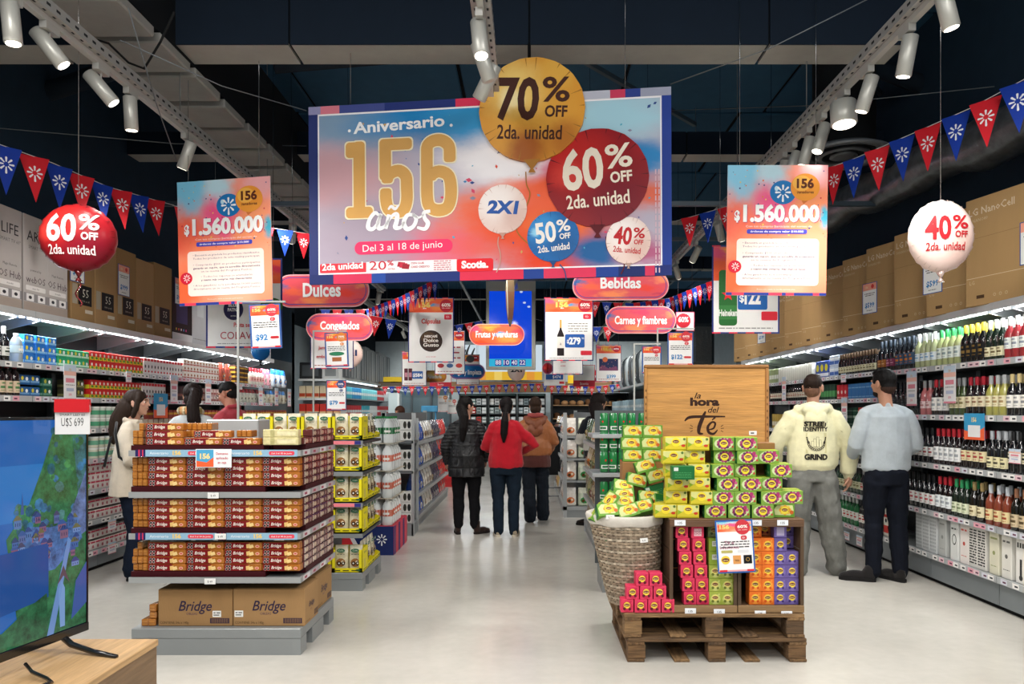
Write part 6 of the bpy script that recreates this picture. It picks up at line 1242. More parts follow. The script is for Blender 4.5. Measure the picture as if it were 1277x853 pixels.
def d_banner(b, w, h):
 def q(px, py): u, v = L2(px, py); return u*w, v*h
 U = w/455                                           # metres per pixel
 # border of blue and red strips
 n = .001; e = .013*w*1.9
 segs_top = [(0, .035, '#8f8fb8'), (.035, .09, '#d97a8c'), (.09, .22, '#3e4a8c'), (.22, .42, '#1c2e74'), (.42, .5, '#d92f55'), (.5, .75, '#c43a5c'), (.75, .84, '#b9bccb'), (.84, .88, '#c83a5a'), (.88, .92, '#2a3f8a'), (.92, 1, '#9a9fb4')]
 for a, c, col in segs_top: b.rect(a*w, c*w, h*.955, h, col, 'card', None, n)
 for a, c, col in [(0, .07, '#1b2a66'), (.07, .18, '#cf2f56'), (.18, .22, '#20479c'), (.22, .43, '#1c2f74'), (.43, .605, '#d9304f'), (.605, .66, '#1f4090'), (.66, .8, '#d9355a'), (.8, .86, '#1f3f90'), (.86, .93, '#182a66'), (.93, .955, '#d03358'), (.955, 1, '#1a2c70')]: b.rect(a*w, c*w, 0, h*.055, col, 'card', None, n)
 b.rect(0, .027*w, h*.055, h*.955, '#26336f', 'card', None, n); b.rect(w*.975, w, h*.055, h*.955, '#1c3a90', 'card', None, n)
 for a, c, g_, k in ((.027, .975, .053, .061), (.027, .975, .945, .951)): b.rect(a*w, c*w, g_*h, k*h, '#f0eef4', 'card', None, .002)
 b.rect(.027*w, .031*w, .055*h, .95*h, '#f0eef4', 'card', None, .002); b.rect(.971*w, .975*w, .055*h, .95*h, '#e6e6f0', 'card', None, .002)
 # confetti
 r_ = random.Random(11)
 for i in range(70):
  x, y = r_.uniform(.04, .96)*w, r_.uniform(.08, .92)*h; s_ = r_.uniform(.006, .017)*(1 if i % 3 else 1.6); a = r_.uniform(0, 3); col = r_.choice(['#3c7fb8', '#e0503c', '#2f4a8c', '#c9a25a', '#d94a6a', '#8c8aa0', '#4aa6c4'])
  b.poly([(x+s_*cos(a+k*pi/2)*(1 if k % 2 else .6), y+s_*sin(a+k*pi/2)*(1 if k % 2 else .6)) for k in range(4)], col, 'card', None, .0023+i*1e-5)
 n = .004
 x, y = q(501, 163); b.text('Aniversario', x, y, 14.5*U, '#f4f6f8', 'card', None, n, bold=.025, w=118*U, rot=.035)
 for px in (437, 568): x, y = q(px, 158 if px > 500 else 164); b.disc(x, y, 2*U, '#f4f6f8', 'card', None, n, 10)
 # slab numerals 156: strokes with rounded ends, pale edge behind
 def digit(pts, col, wd, nn):
  P = [q(*p) for p in pts]; b.stroke(P, [wd*U]*len(P), col, 'card', None, nn, 4)
  for p in (P[0], P[-1]): b.rrect(p[0]-wd*U/2, p[0]+wd*U/2, p[1]-wd*U/2, p[1]+wd*U/2, wd*U*.28, col, 'card', None, nn+.0001, 3)
 def bar(x0, y0, x1, y1, col, nn, g=0): a = q(x0-g, y1+g); c = q(x1+g, y0-g); b.rrect(a[0], c[0], a[1], c[1], 5*U, col, 'card', None, nn, 4)
 for col, g, nn in (('#f7ecc8', 1.6, .004), ('#dba75c', 0, .0046)):
  bar(442, 177, 457, 268, col, nn, g); bar(432, 178, 450, 198, col, nn+.0001, g); bar(432, 258, 467, 273, col, nn+.0002, g)
  bar(476, 173, 518, 189, col, nn, g); bar(476, 175, 491, 226, col, nn+.0001, g)
  wd = 15+2*g
  digit([(486, 222), (492, 216), (502, 214), (510, 221), (511, 235), (511, 250), (507, 262), (497, 265), (487, 261), (484, 248), (484, 243)], col, wd, nn+.0003)
  digit([(566, 196), (565, 184), (557, 177), (546, 177), (538, 183), (537, 196), (537, 220), (537, 245), (540, 258), (550, 263), (562, 260), (567, 248), (567, 230), (563, 219), (552, 215), (542, 219)], col, wd, nn+.0006)
 # brush word años
 Wt = '#f6f6f8'
 def br(pts, ws): b.stroke([q(*p) for p in pts], [k*U for k in ws], Wt, 'card', None, .006, 5)
 br([(476, 270), (470, 266), (463, 274), (461, 284), (467, 286), (474, 278), (478, 268)], [3, 5, 5, 6, 5, 4, 4]); br([(478, 267), (474, 278), (475, 285), (482, 283), (488, 274)], [4, 6, 6, 4, 3])
 br([(488, 268), (486, 277), (484, 286)], [5, 5, 4]); br([(485, 280), (492, 270), (498, 268), (498, 276), (496, 284), (503, 284), (508, 277)], [3, 4, 6, 6, 6, 4, 3]); br([(487, 262), (491, 258), (496, 261), (501, 256)], [2, 4, 4, 2])
 br([(521, 269), (512, 269), (507, 278), (511, 286), (519, 283), (523, 274), (519, 268), (526, 272), (533, 268)], [4, 5, 6, 6, 5, 5, 4, 3, 2]); br([(541, 264), (533, 266), (534, 273), (538, 279), (534, 286), (524, 284)], [4, 5, 5, 6, 5, 3])
 # date pill
 a, c = q(443, 318), q(569, 298); b.rrect(a[0], c[0], a[1], c[1], (c[1]-a[1])*.48, '#ee3566', 'card', None, .003, 8); x, y = q(505, 311.5); b.text('Del 3 al 18 de junio', x, y, 9*U, '#f8eef0', 'card', None, .005, w=103*U, rot=.025)
 # lower ribbon
 def rc(x0, y0, x1, y1, col, nn, r=3): a, c = q(x0, y1), q(x1, y0); b.rrect(a[0], c[0], a[1], c[1], r*U, col, 'card', None, nn, 3)
 rc(397, 323, 620, 341, '#e33442', .003); rc(458, 323.5, 574, 340, '#f1eeef', .0035, .3); rc(574, 322, 620, 339, '#e3232e', .0036, 3)
 x, y = q(427, 336); b.text('2da unidad', x, y, 8.5*U, '#fbeef0', 'card', None, .005, bold=.03, w=54*U, rot=.03)
 x, y = q(473, 336.5); b.text('20', x, y, 11.5*U, '#c8283c', 'card', None, .005, bold=.0, w=22*U); x, y = q(489.5, 331); b.text('%', x, y, 6.5*U, '#c8283c', 'card', None, .005, bold=.02, w=8*U); x, y = q(491, 336.5); b.text('EXTRA', x, y, 2.2*U, '#c8283c', 'card', None, .005)
 for k in range(3): x, y = q(503+3*k, 330+k*1.2); b.poly([(x-5*U, y-2.5*U), (x+4*U, y-3.5*U), (x+5.5*U, y+2.5*U), (x-3.5*U, y+3.5*U)], ['#b02a3c', '#c83048', '#a02434'][k], 'card', None, .005+k*.0003)
 for k, s_ in enumerate(('CON CLUB', 'CARD CRÉDITO')): x, y = q(516, 329.5+4.6*k); b.text(s_, x, y, 2.4*U, '#c0485a', 'card', None, .005, align='l', bold=.02)
 for k in range(5): x, y = q(545, 326.5+2.6*k); b.lines(x, x+22*U, y, 1.2*U, '#d0808c', None, .005, k)
 x, y = q(597, 334); b.text('Scotia.', x, y, 9*U, '#fbf3f3', 'card', None, .005, bold=.05, w=34*U)
 # small print up the right edge
 for k in range(2):
  for j in range(16): x, y = q(817+4*k, 214+8*j); b.rect(x, x+1.4*U, y-6*U, y, '#d8b8c4', 'card', None, .004)
bn = sheet_sign('anniversary_banner', *QB, 'huge anniversary 156 banner with printed balloons hanging over the aisle', 'banner', d_banner, frame='#26367a', frame_w=.004, thick=.03, paint=[('paint_banner', .029, .973, .055, .95)], wire=2.4)
Wb = (QB[2]-QB[3]).length; Hb = (QB[0]-QB[3]).length; Ub = Wb/455
def qb(px, py): u, v = L2(px, py); return u*Wb, v*Hb
def banner_balloon(px, py, rpx, mat, name, label, txt, col, rot, ry=None, lift=.0, string=None, knotc='#a86a2a', parts=True, two=None):
 cx, cy = qb(px, py); m = foil(None, cx, cy, rpx*Ub, mat, (ry or rpx)*Ub, int(px), .009+lift); o = ob(name, m, bn); o['label'] = label
 b = MB(); n = .0095+lift; seams(b, cx, cy, rpx*Ub, knotc, n, int(px), (ry or rpx)*Ub)
 if two: b.text(two, cx, cy-.16*rpx*Ub, .5*rpx*Ub, col, 'card', None, n+.001, bold=.05, w=1.3*rpx*Ub, rot=rot, shear=.1)
 else: off_text(b, cx, cy, rpx*Ub, txt, col, n+.001, True, rot)
 kx, ky = cx, cy-(ry or rpx)*Ub; b.poly([(kx-rpx*Ub*.16, ky+rpx*Ub*.05), (kx+rpx*Ub*.16, ky+rpx*Ub*.05), (kx+.02*rpx*Ub, ky-rpx*Ub*.13), (kx-.02*rpx*Ub, ky-rpx*Ub*.13)], knotc, 'card', None, n); b.poly([(kx, ky-rpx*Ub*.08), (kx+rpx*Ub*.07, ky-rpx*Ub*.2), (kx-rpx*Ub*.07, ky-rpx*Ub*.2)], knotc, 'card', None, n+.0005)
 if string: b.stroke([qb(*p) for p in string], [1.3*Ub]*len(string), knotc, 'card', None, .008, 5)
 ob('balloon_print', b, bn)
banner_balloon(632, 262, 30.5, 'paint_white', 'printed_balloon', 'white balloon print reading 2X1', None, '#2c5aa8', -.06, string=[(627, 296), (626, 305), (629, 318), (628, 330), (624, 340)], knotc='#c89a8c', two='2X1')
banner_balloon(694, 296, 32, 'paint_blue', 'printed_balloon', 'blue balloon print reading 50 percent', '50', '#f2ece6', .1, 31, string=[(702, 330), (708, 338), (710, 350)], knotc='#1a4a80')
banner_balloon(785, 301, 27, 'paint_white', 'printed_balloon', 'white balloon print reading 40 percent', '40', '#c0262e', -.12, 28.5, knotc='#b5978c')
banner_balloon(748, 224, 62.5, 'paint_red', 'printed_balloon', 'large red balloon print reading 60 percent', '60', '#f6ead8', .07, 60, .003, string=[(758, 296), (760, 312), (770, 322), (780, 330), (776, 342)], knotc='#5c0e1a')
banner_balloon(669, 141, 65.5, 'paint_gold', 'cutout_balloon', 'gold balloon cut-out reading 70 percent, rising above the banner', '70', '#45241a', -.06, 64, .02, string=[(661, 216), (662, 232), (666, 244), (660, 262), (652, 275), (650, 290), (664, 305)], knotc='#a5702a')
# --- prize posters
def d_prize(b, w, h):
 b.rect(0, w, 0, h*.022, '#2b3a8c', 'card', None, .002)
 for a, c in ((.06, .18), (.43, .56), (.60, .68), (.87, .93)): b.rect(a*w, c*w, 0, h*.022, '#e5405a', 'card', None, .0024)
 r_ = random.Random(5)
 for i in range(60): x, y = r_.uniform(.02, .98)*w, r_.uniform(.35, .98)*h; s_ = r_.uniform(.003, .008); b.disc(x, y, s_, r_.choice(['#d8404a', '#f0d060', '#3a4a80', '#e87a4a', '#5a5a8a']), 'card', None, .0021+i*1e-5, 5)
 m = b
 m.disc(w*.555, h*.79, w*.13, '#1c74b8', 'card', None, .003, 28, h*.092); m.disc(w*.49, h*.82, w*.02, '#bfe4f4', 'card', None, .0034, 10, h*.02); m.star_logo(w*.555, h*.79, w*.083, '#eef4f8', 'card', None, .0036)
 m.poly([(w*.74, h*.73), (w*.81, h*.73), (w*.76, h*.70)], '#d8763a', 'card', None, .0038); m.disc(w*.775, h*.83, w*.145, '#ee9a38', 'card', None, .004, 28, h*.105); m.disc(w*.74, h*.86, w*.09, '#f5b650', 'card', None, .0044, 20, h*.06)
 m.text('156', w*.775, h*.825, h*.07, '#5c2a1a', 'card', None, .005, bold=.04, w=w*.17); m.text('ganadores', w*.775, h*.782, h*.022, '#5c2a1a', 'card', None, .005, bold=.02, w=w*.17)
 for (dx, c, n) in ((.008, '#c8506a', .005), (0, '#f7f8f8', .0056)):
  m.text('$', w*.10+w*dx, h*.575-h*dx*.6, h*.075, c, 'card', None, n, bold=.05, w=w*.055); m.text('1.560.000', w*.54+w*dx, h*.57-h*dx*.6, h*.125, c, 'card', None, n, bold=.045, w=w*.76)
 m.text('Con tus compras participás del sorteo de', w*.52, h*.522, h*.016, '#fbe6dc', 'card', None, .004, w=w*.66); m.rrect(w*.2, w*.8, h*.472, h*.507, h*.012, '#4346b8', 'card', None, .004); m.text('órdenes de compra valor $10.000', w*.5, h*.483, h*.015, '#f4eef8', 'card', None, .005, bold=.02, w=w*.53)
 m.rrect(w*.1, w*.92, h*.075, h*.435, h*.03, '#fbe3d9', 'card', None, .0036)
 T5 = [('• Encontrá en góndola los productos identificados.', .395, '#5a5478', .0), ('Todos los productos de este mailing participan.', .368, '#5a5478', 0), ('• Comprando $500 en productos participantes', .318, '#5a5478', 0), ('ganarás un cupón, que se acredita directamente', .291, '#4a4668', .02), ('en tu cuenta del Programa Puntos.', .264, '#5a5478', 0), ('• Todos los cupones se acumularán', .222, '#5a5478', 0), ('y cuanto más compres, más chances tenés.', .195, '#3c3a68', .02), ('• A los ganadores se le acreditarán 10.000 puntos', .152, '#5a5478', 0), ('directamente en su cuenta del Programa Puntos.', .125, '#5a5478', 0)]
 for (s_, v, c, bd) in T5: m.text(s_, w*.52, h*v, h*.016, c, 'card', None, .0045, bold=bd, w=w*(.72 if len(s_) > 40 else .55), res=1)
 m.text('Promoción válida en tiendas participantes', w*.5, h*.042, h*.009, '#fbe6dc', 'card', None, .004, w=w*.38, res=1)
 m.disc(w*.085, h*.22, w*.066, '#cf2038', 'card', None, .005, 22, h*.048); m.star_logo(w*.09, h*.222, w*.04, '#f8dede', 'card', None, .006)
PR = [('paint_poster', .0, 1, .022, 1)]
sheet_sign('prize_poster', at(217, 228, 5.8), at(331, 221, 5.68), at(340, 377, 5.68), at(224, 382, 5.8), 'brightly lit orange prize poster reading 1.560.000, tilted, beside the grocery wall', 'poster', d_prize, paint=PR, wire=2.4)
sheet_sign('prize_poster', at(907, 206, 5.42), at(1030, 205, 5.38), at(1030, 369, 5.38), at(905, 368, 5.42), 'straight orange prize poster reading 1.560.000, beside the wine wall', 'poster', d_prize, paint=PR, wire=2.4)
# --- product posters behind
def border(b, w, h, col='#2c3a80'):
 e = .022*w; n = .001
 for i in range(8):
  c = col if i % 2 else '#d93550'; b.rect(w*i/8, w*(i+1)/8, 0, e, c, 'card', None, n); b.rect(w*i/8, w*(i+1)/8, h-e, h, c, 'card', None, n)
 b.rect(0, e, e, h-e, col, 'card', None, n); b.rect(w-e, w, e, h-e, col, 'card', None, n)
def top_band(b, w, h, disc='60%', v=.86):
 b.text('Aniversario', w*.38, h*.94, h*.02, '#fff', 'card', None, .003, w=w*.2); b.text('156', w*.36, h*.85, h*.075, '#f2cf6a', 'card', None, .003, bold=.05, w=w*.26); b.text('años', w*.36, h*.825, h*.02, '#fff', 'card', None, .0034, bold=.04)
 b.disc(w*.83, h*.87, w*.14, '#c92a3a', 'card', None, .003, 20, h*.1); b.text(disc, w*.83, h*.862, h*.05, '#fbeee8', 'card', None, .004, bold=.04, w=w*.2); b.text('2da. unidad', w*.83, h*.83, h*.018, '#fbeee8', 'card', None, .004, w=w*.18); b.rrect(w*.79, w*.95, h*.66, h*.74, w*.02, '#dc3048', 'card', None, .003); b.text('ED.', w*.87, h*.685, h*.03, '#fff', 'card', None, .004)
HP2 = [('paint_head', .022, .978, .77, .982)]
def d_caps(b, w, h):
 border(b, w, h); top_band(b, w, h)
 b.text('Cápsulas', w*.5, h*.60, h*.075, '#dd4a44', 'card', None, .003, bold=.03, w=w*.42); b.disc(w*.5, h*.33, w*.25, '#3a2b26', 'card', None, .003, 32, h*.165); b.disc(w*.44, h*.38, w*.16, '#56402f', 'card', None, .0034, 24, h*.09)
 b.text('NESCAFÉ', w*.5, h*.385, h*.035, '#f4efe8', 'card', None, .004, bold=.04, w=w*.28); b.text('Dolce', w*.5, h*.315, h*.055, '#f4efe8', 'card', None, .004, bold=.02, w=w*.32); b.text('Gusto', w*.5, h*.245, h*.055, '#f4efe8', 'card', None, .004, bold=.02, w=w*.34); b.text('en su sección', w*.5, h*.08, h*.02, '#d9606a', 'card', None, .003)
sheet_sign('product_poster', *quad(509, 371, 566, 452, 11.4), 'capsule coffee poster with round dark logo, under the big banner', 'poster', d_caps, frame='#2c3a80', paint=HP2, wire=1.0)
def d_wine(b, w, h):
 border(b, w, h, '#3c3f6a'); top_band(b, w, h)
 b.poly([(w*.26, h*.08), (w*.40, h*.08), (w*.40, h*.4), (w*.37, h*.46), (w*.35, h*.5), (w*.35, h*.54), (w*.31, h*.54), (w*.31, h*.5), (w*.29, h*.46), (w*.26, h*.4)], '#221a1c', 'card', None, .003); b.rect(w*.308, w*.352, h*.52, h*.65, '#c9a05a', 'card', None, .0034); b.rect(w*.26, w*.40, h*.2, h*.38, '#e9e4dc', 'card', None, .0034); b.text('a', w*.33, h*.25, h*.05, '#5a5456', 'card', None, .004)
 for i in range(4): b.lines(w*.48, w*.88, h*(.58-.04*i), h*.014, '#8a8680', None, .003, i)
 b.rrect(w*.42, w*.82, h*.21, h*.42, w*.03, '#2c5fae', 'card', None, .0036); b.text('$', w*.48, h*.28, h*.055, '#fff', 'card', None, .0042, bold=.03); b.text('279', w*.62, h*.265, h*.105, '#fff', 'card', None, .0042, bold=.05, w=w*.24); b.text('90', w*.785, h*.34, h*.03, '#fff', 'card', None, .0042); b.rrect(w*.74, w*.97, h*.09, h*.16, w*.02, '#dc3040', 'card', None, .003); b.lines(w*.1, w*.8, h*.04, h*.008, '#999', None, .003, 2)
sheet_sign('product_poster', *quad(676, 371, 737, 450, 11.0, None, 3), 'red wine poster priced 279, right of the blue screen', 'poster', d_wine, frame='#3c3f6a', paint=HP2, wire=1.0)
def d_col(b, w, h):
 border(b, w, h); b.disc(w*.36, h*.43, w*.13, '#2a2850', 'card', None, .003, 24, h*.12); b.text('BLUE', w*.36, h*.46, h*.035, '#eee', 'card', None, .004, bold=.05, w=w*.13); b.text('PATNA', w*.36, h*.41, h*.035, '#eee', 'card', None, .004, bold=.05, w=w*.15); b.text('arroz', w*.36, h*.35, h*.02, '#eee', 'card', None, .004)
 b.disc(w*.86, h*.47, w*.15, '#3f6a3a', 'card', None, .003, 20, h*.09); b.text('CHEF', w*.84, h*.45, h*.04, '#e8c43a', 'card', None, .004, bold=.05, w=w*.24)
 b.text('Pasta seca', w*.5, h*.235, h*.05, '#d9404a', 'card', None, .003, bold=.02, w=w*.27); b.text('COLAVITA', w*.49, h*.10, h*.085, '#b03a4a', 'card', None, .003, w=w*.6); b.lines(w*.15, w*.85, h*.045, h*.008, '#999', None, .003, 2)
sheet_sign('product_poster', *quad(257, 322, 352, 434, 7.3, None, 0, 0), 'white pasta poster reading Colavita, half behind the bright prize poster', 'poster', d_col, frame='#2c3a80', paint=[('paint_head', .022, .978, .72, .982)], wire=2.0)
def d_beer(b, w, h):
 border(b, w, h); top_band(b, w, h)
 b.rrect(w*.10, w*.37, h*.09, h*.72, w*.05, '#2c6a34', 'card', None, .003); b.rect(w*.1, w*.37, h*.16, h*.32, '#3c7f44', 'card', None, .0034); b.text('Heineken', w*.235, h*.2, h*.075, '#f0f4ee', 'card', None, .005, bold=.03, w=w*.27); pts = []
 for i in range(10): a = pi/2+i*pi/5; r = w*(.1 if i % 2 == 0 else .042); pts.append((w*.235+r*cos(a), h*.44+r*sin(a)))
 b.poly(pts, '#df3038', 'card', None, .0045)
 b.rrect(w*.38, w*.82, h*.27, h*.58, w*.03, '#2c6ab8', 'card', None, .0036); b.text('$', w*.44, h*.36, h*.08, '#fff', 'card', None, .0042, bold=.02); b.text('122', w*.60, h*.34, h*.15, '#fff', 'card', None, .0042, bold=.05, w=w*.24); b.text('50', w*.77, h*.45, h*.04, '#fff', 'card', None, .0042); b.text('Comprando 2', w*.6, h*.525, h*.025, '#fff', 'card', None, .0042); b.rrect(w*.73, w*.97, h*.15, h*.25, w*.02, '#dc3040', 'card', None, .003); b.lines(w*.1, w*.9, h*.055, h*.012, '#999', None, .003, 2)
sheet_sign('product_poster', *quad(888, 306, 972, 416, 7.0), 'beer poster with green can and price 122, half behind the straight prize poster', 'poster', d_beer, frame='#2c3a80', paint=[('paint_head', .022, .978, .6, .982)], wire=2.0)
def d_generic(title=None, price=None, col='#c8404a', pic=None):
 def f(b, w, h):
  border(b, w, h, '#3a3a6a')
  b.text('156', w*.34, h*.85, h*.07, '#f2cf6a', 'card', None, .003, bold=.05, w=w*.25); b.disc(w*.8, h*.88, w*.13, '#c92a3a', 'card', None, .003, 16, h*.08); b.text('60%', w*.8, h*.87, h*.04, '#fff', 'card', None, .004, bold=.03, w=w*.2)
  if title:
   for i, s_ in enumerate(title): b.text(s_, w*.35, h*(.55-.17*i), h*.06, col, 'card', None, .003, bold=.02, fit=w*.55)
  if pic: pic(b, w, h)
  if price: b.rrect(w*.42, w*.85, h*.2, h*.42, w*.03, '#3465ae', 'card', None, .003); b.text(price, w*.635, h*.26, h*.1, '#fff', 'card', None, .004, bold=.04, fit=w*.38)
  b.lines(w*.1, w*.9, h*.06, h*.015, '#a66', None, .003, 3)
 return f
GH = [('paint_head', .03, .97, .77, .97)]
def can2(b, w, h): [b.rrect(w*(.1+.17*i), w*(.25+.17*i), h*.15, h*.5, w*.02, '#5a2432', 'card', None, .003) for i in range(2)]; [b.rect(w*(.12+.17*i), w*(.23+.17*i), h*.25, h*.38, '#c88a9a', 'card', None, .0034) for i in range(2)]
def ovals(b, w, h): [b.disc(w*(.2+.3*i), h*.2, w*.11, c, 'card', None, .003, 14, h*.05) for i, c in enumerate(('#b03a40', '#5a7fb0', '#d8504a'))]; b.text('Sulei', w*.5, h*.18, h*.05, '#2a5a90', 'card', None, .0035); [b.lines(w*.45, w*.85, h*(.6-.12*i), h*.03, '#b0404a', None, .003, i) for i in range(3)]
def night(b, w, h): b.rect(w*.13, w*.87, h*.3, h*.62, '#28305c', 'card', None, .003); b.poly([(w*.13, h*.3), (w*.87, h*.3), (w*.8, h*.42), (w*.5, h*.36), (w*.25, h*.45), (w*.13, h*.38)], '#7a4468', 'card', None, .0034); [b.disc(w*(.2+.07*i), h*(.38+.05*((i*3) % 5)), w*.012, '#f0b08a', 'card', None, .0038, 6) for i in range(9)]; b.disc(w*.36, h*.6, w*.1, '#e8784a', 'card', None, .004, 16, h*.07); b.text('$399', w*.6, h*.1, h*.09, '#3a8fc8', 'card', None, .003, bold=.03); b.text('156', w*.48, h*.83, h*.1, '#e8b03a', 'card', None, .004, bold=.05)
sheet_sign('product_poster', *quad(387, 395, 441, 460, 11.2), 'white freezer poster tucked behind the Congelados sign', 'poster', d_generic(('Cabos', 'Jamón y', 'embutidos')), frame='#3a3a6a', paint=GH)
sheet_sign('product_poster', *quad(501, 438, 532, 481, 15), 'small wine can poster priced 584, below the capsule poster', 'poster', d_generic(None, '$584', pic=can2), frame='#2a3060', paint=GH)
sheet_sign('product_poster', *quad(542, 412, 580, 467, 14), 'brand list poster right behind the capsule poster', 'poster', d_generic(None, None, pic=ovals), frame='#3a3060', paint=GH)
sheet_sign('product_poster', *quad(569, 442, 598, 480, 16), 'small poster with grey speaker picture behind the blue cleaning sign', 'poster', d_generic(None, None, pic=lambda b, w, h: b.disc(w*.6, h*.85, w*.18, '#4a4c50', 'card', None, .005, 16, h*.12)), frame='#3a3060', paint=GH)
sheet_sign('product_poster', *quad(743, 430, 775, 476, 14.5), 'television poster with night city picture, below the Carnes y fiambres sign', 'poster', d_generic(None, None, pic=night), frame='#5a3a5a', paint=GH)
sheet_sign('product_poster', *quad(689, 440, 727, 467, 13), 'white poster reading Quesos prensa just beneath the wine poster', 'poster', d_generic(('Quesos', 'prensa')), frame='#3c3560')
sheet_sign('product_poster', *quad(678, 462, 705, 481, 15), 'small poster with blue price box beneath the wine poster', 'poster', lambda b, w, h: (b.rect(w*.1, w*.9, h*.4, h*.75, '#2c62ae', 'card', None, .003), b.text('$474', w*.6, h*.48, h*.2, '#fff', 'card', None, .004), b.rect(w*.72, w*.95, h*.12, h*.28, '#d8343e', 'card', None, .003)), frame='#d8d8da')
sheet_sign('product_poster', *quad(715, 455, 742, 482, 16), 'small white and red poster behind the television poster', 'poster', lambda b, w, h: (b.rect(0, w, 0, h*.28, '#cf3a4a', 'card', None, .003), b.text('Scotia', w*.5, h*.08, h*.12, '#fff', 'card', None, .004), b.disc(w*.25, h*.65, w*.1, '#b02a4a', 'card', None, .003, 5)), frame='#c83a4a')
sheet_sign('product_poster', *quad(536, 463, 563, 482, 17), 'small red-footed poster behind the brown oval sign', 'poster', lambda b, w, h: (b.rect(0, w, 0, h*.28, '#cf3a4a', 'card', None, .003), b.text('Scotia', w*.5, h*.08, h*.12, '#fff', 'card', None, .004)), frame='#c83a4a')
sheet_sign('product_poster', *quad(843, 389, 866, 413, 11), 'poster corner with red 60 percent balloon right of Carnes y fiambres', 'poster', lambda b, w, h: (b.disc(w*.4, h*.55, w*.4, '#c02c3a', 'card', None, .003, 18, h*.38), b.text('60%', w*.4, h*.48, h*.26, '#fff', 'card', None, .004, bold=.03, w=w*.55)), frame='#b84a68')
sheet_sign('price_sign', *quad(546, 493, 559, 514, 16), 'small white price sign with orange balloon near the far counter', 'sign', d_small(None, '20%', '#e0883a'), frame='#dfe3e6'); sheet_sign('price_sign', *quad(558, 498, 570, 516, 16.2), 'small white price sign with red balloon near the far counter', 'sign', d_small(None, '30%', '#d8504a'), frame='#dfe3e6')
sheet_sign('price_sign', *quad(407, 474, 432, 512, 10.5), 'grey-blue price sign with dark balloon over the aisle shelving', 'sign', d_small('$79', '50%', '#3a4c80'), frame='#4a5c80', paint=HEADP)
# --- department name pills
def pill(px0, py0, px1, py1, Y, txt, label, paint='paint_pill', th=.42, tw=.45, ny=.3, wire=1.2, slope=0, bcol='#4a4a94'):
 tl, tr, br, bl = quad(px0, py0, px1, py1, Y, None, 0, slope)
 ux = (br-bl); W_ = ux.length; H_ = tl.z-bl.z; t = thing('department_sign', label, 'sign', tuple(bl)); t.rotation_euler = (0, -math.atan2(br.z-bl.z, br.x-bl.x), 0)
 P = rr_pts(0, W_, 0, H_, H_*.499, 10); n = len(P); m = MB(); m.add([(x, -.012, z) for x, z in P]+[(x, .012, z) for x, z in P], [tuple(range(n)), tuple(range(2*n-1, n-1, -1))]+[(i, (i+1) % n, n+(i+1) % n, n+i) for i in range(n)], '#eab0b4', 'card'); ob('board', m, t)
 m = MB(); P = rr_pts(H_*.03, W_-H_*.03, H_*.03, H_*.97, H_*.469, 10); m.add([(x, -.0125, z) for x, z in P], [tuple(range(n))], '#fff', paint); m.uv = Matrix(((1/W_, 0, 0, 0), (0, 0, 1/H_, 0), (0, 0, 0, 0), (0, 0, 0, 1))); ob('painted_print', m, t)
 m = MB(); T = Matrix.Translation((0, -.013, 0)) @ FRONT; e = H_*.08; A = rr_pts(e, W_-e, e, H_-e, H_/2-e, 10); B = rr_pts(e+H_*.025, W_-e-H_*.025, e+H_*.025, H_-e-H_*.025, H_/2-e-H_*.025, 10)
 for i in range(n): j = (i+1) % n; m.poly([A[i], A[j], B[j], B[i]], bcol, 'card', T, 0)
 m.text(txt, W_*.5, H_*ny, H_*th, '#eef0f2', 'card', T, .001, bold=.03, w=W_*tw); ob('lettering', m, t)
 m = MB(); [m.tube([(W_*k, 0, H_*.98), (W_*k, 0, 5.35-bl.z)], .002, 4, '#7c8084', 'chrome') for k in (.2, .8)]; ob('hanging_wire', m, t)
pill(343, 343, 461, 384, 7.5, 'Dulces', 'rounded red-orange Dulces sign just under the banner corner', ny=.33, th=.42, tw=.40, slope=-1.5)
pill(714, 339, 834, 375, 7.5, 'Bebidas', 'rounded red-orange Bebidas sign under the banner', ny=.42, th=.38, tw=.42, slope=-1)
pill(382, 391, 466, 425, 10.6, 'Congelados', 'rounded pinkish red Congelados sign above the far bags', ny=.42, th=.3, tw=.58)
pill(755, 382, 843, 416, 10.4, 'Carnes y fiambres', 'rounded red Carnes y fiambres sign above the wooden board', ny=.35, th=.3, tw=.74)
pill(585, 404, 654, 431, 13.0, 'Frutas y verduras', 'rounded orange Frutas y verduras sign in front of the blue screen', 'paint_head', ny=.38, th=.3, tw=.76, bcol='#b04a5c')
pill(560, 454, 605, 473, 16.0, 'Hogar y limpieza', 'rounded dark blue cleaning department sign left of the blue screen', 'paint_blue', ny=.32, th=.32, tw=.8, bcol='#c04a6a')
pill(527, 462, 557, 477, 15.5, 'Panadería', 'small rounded brown bakery sign behind the small wine can poster', 'paint_gold', ny=.35, th=.3, tw=.6, bcol='#8a3a4a')
pill(730, 461, 762, 477, 16.5, 'Quesos', 'small rounded dark cheese sign behind the television poster', 'paint_red', ny=.35, th=.3, tw=.5, bcol='#5a7a9a')
pill(676, 452, 690, 467, 14.5, 'F', 'small round red sign at the edge of the wine poster', 'paint_red', ny=.35, th=.01, tw=.05)
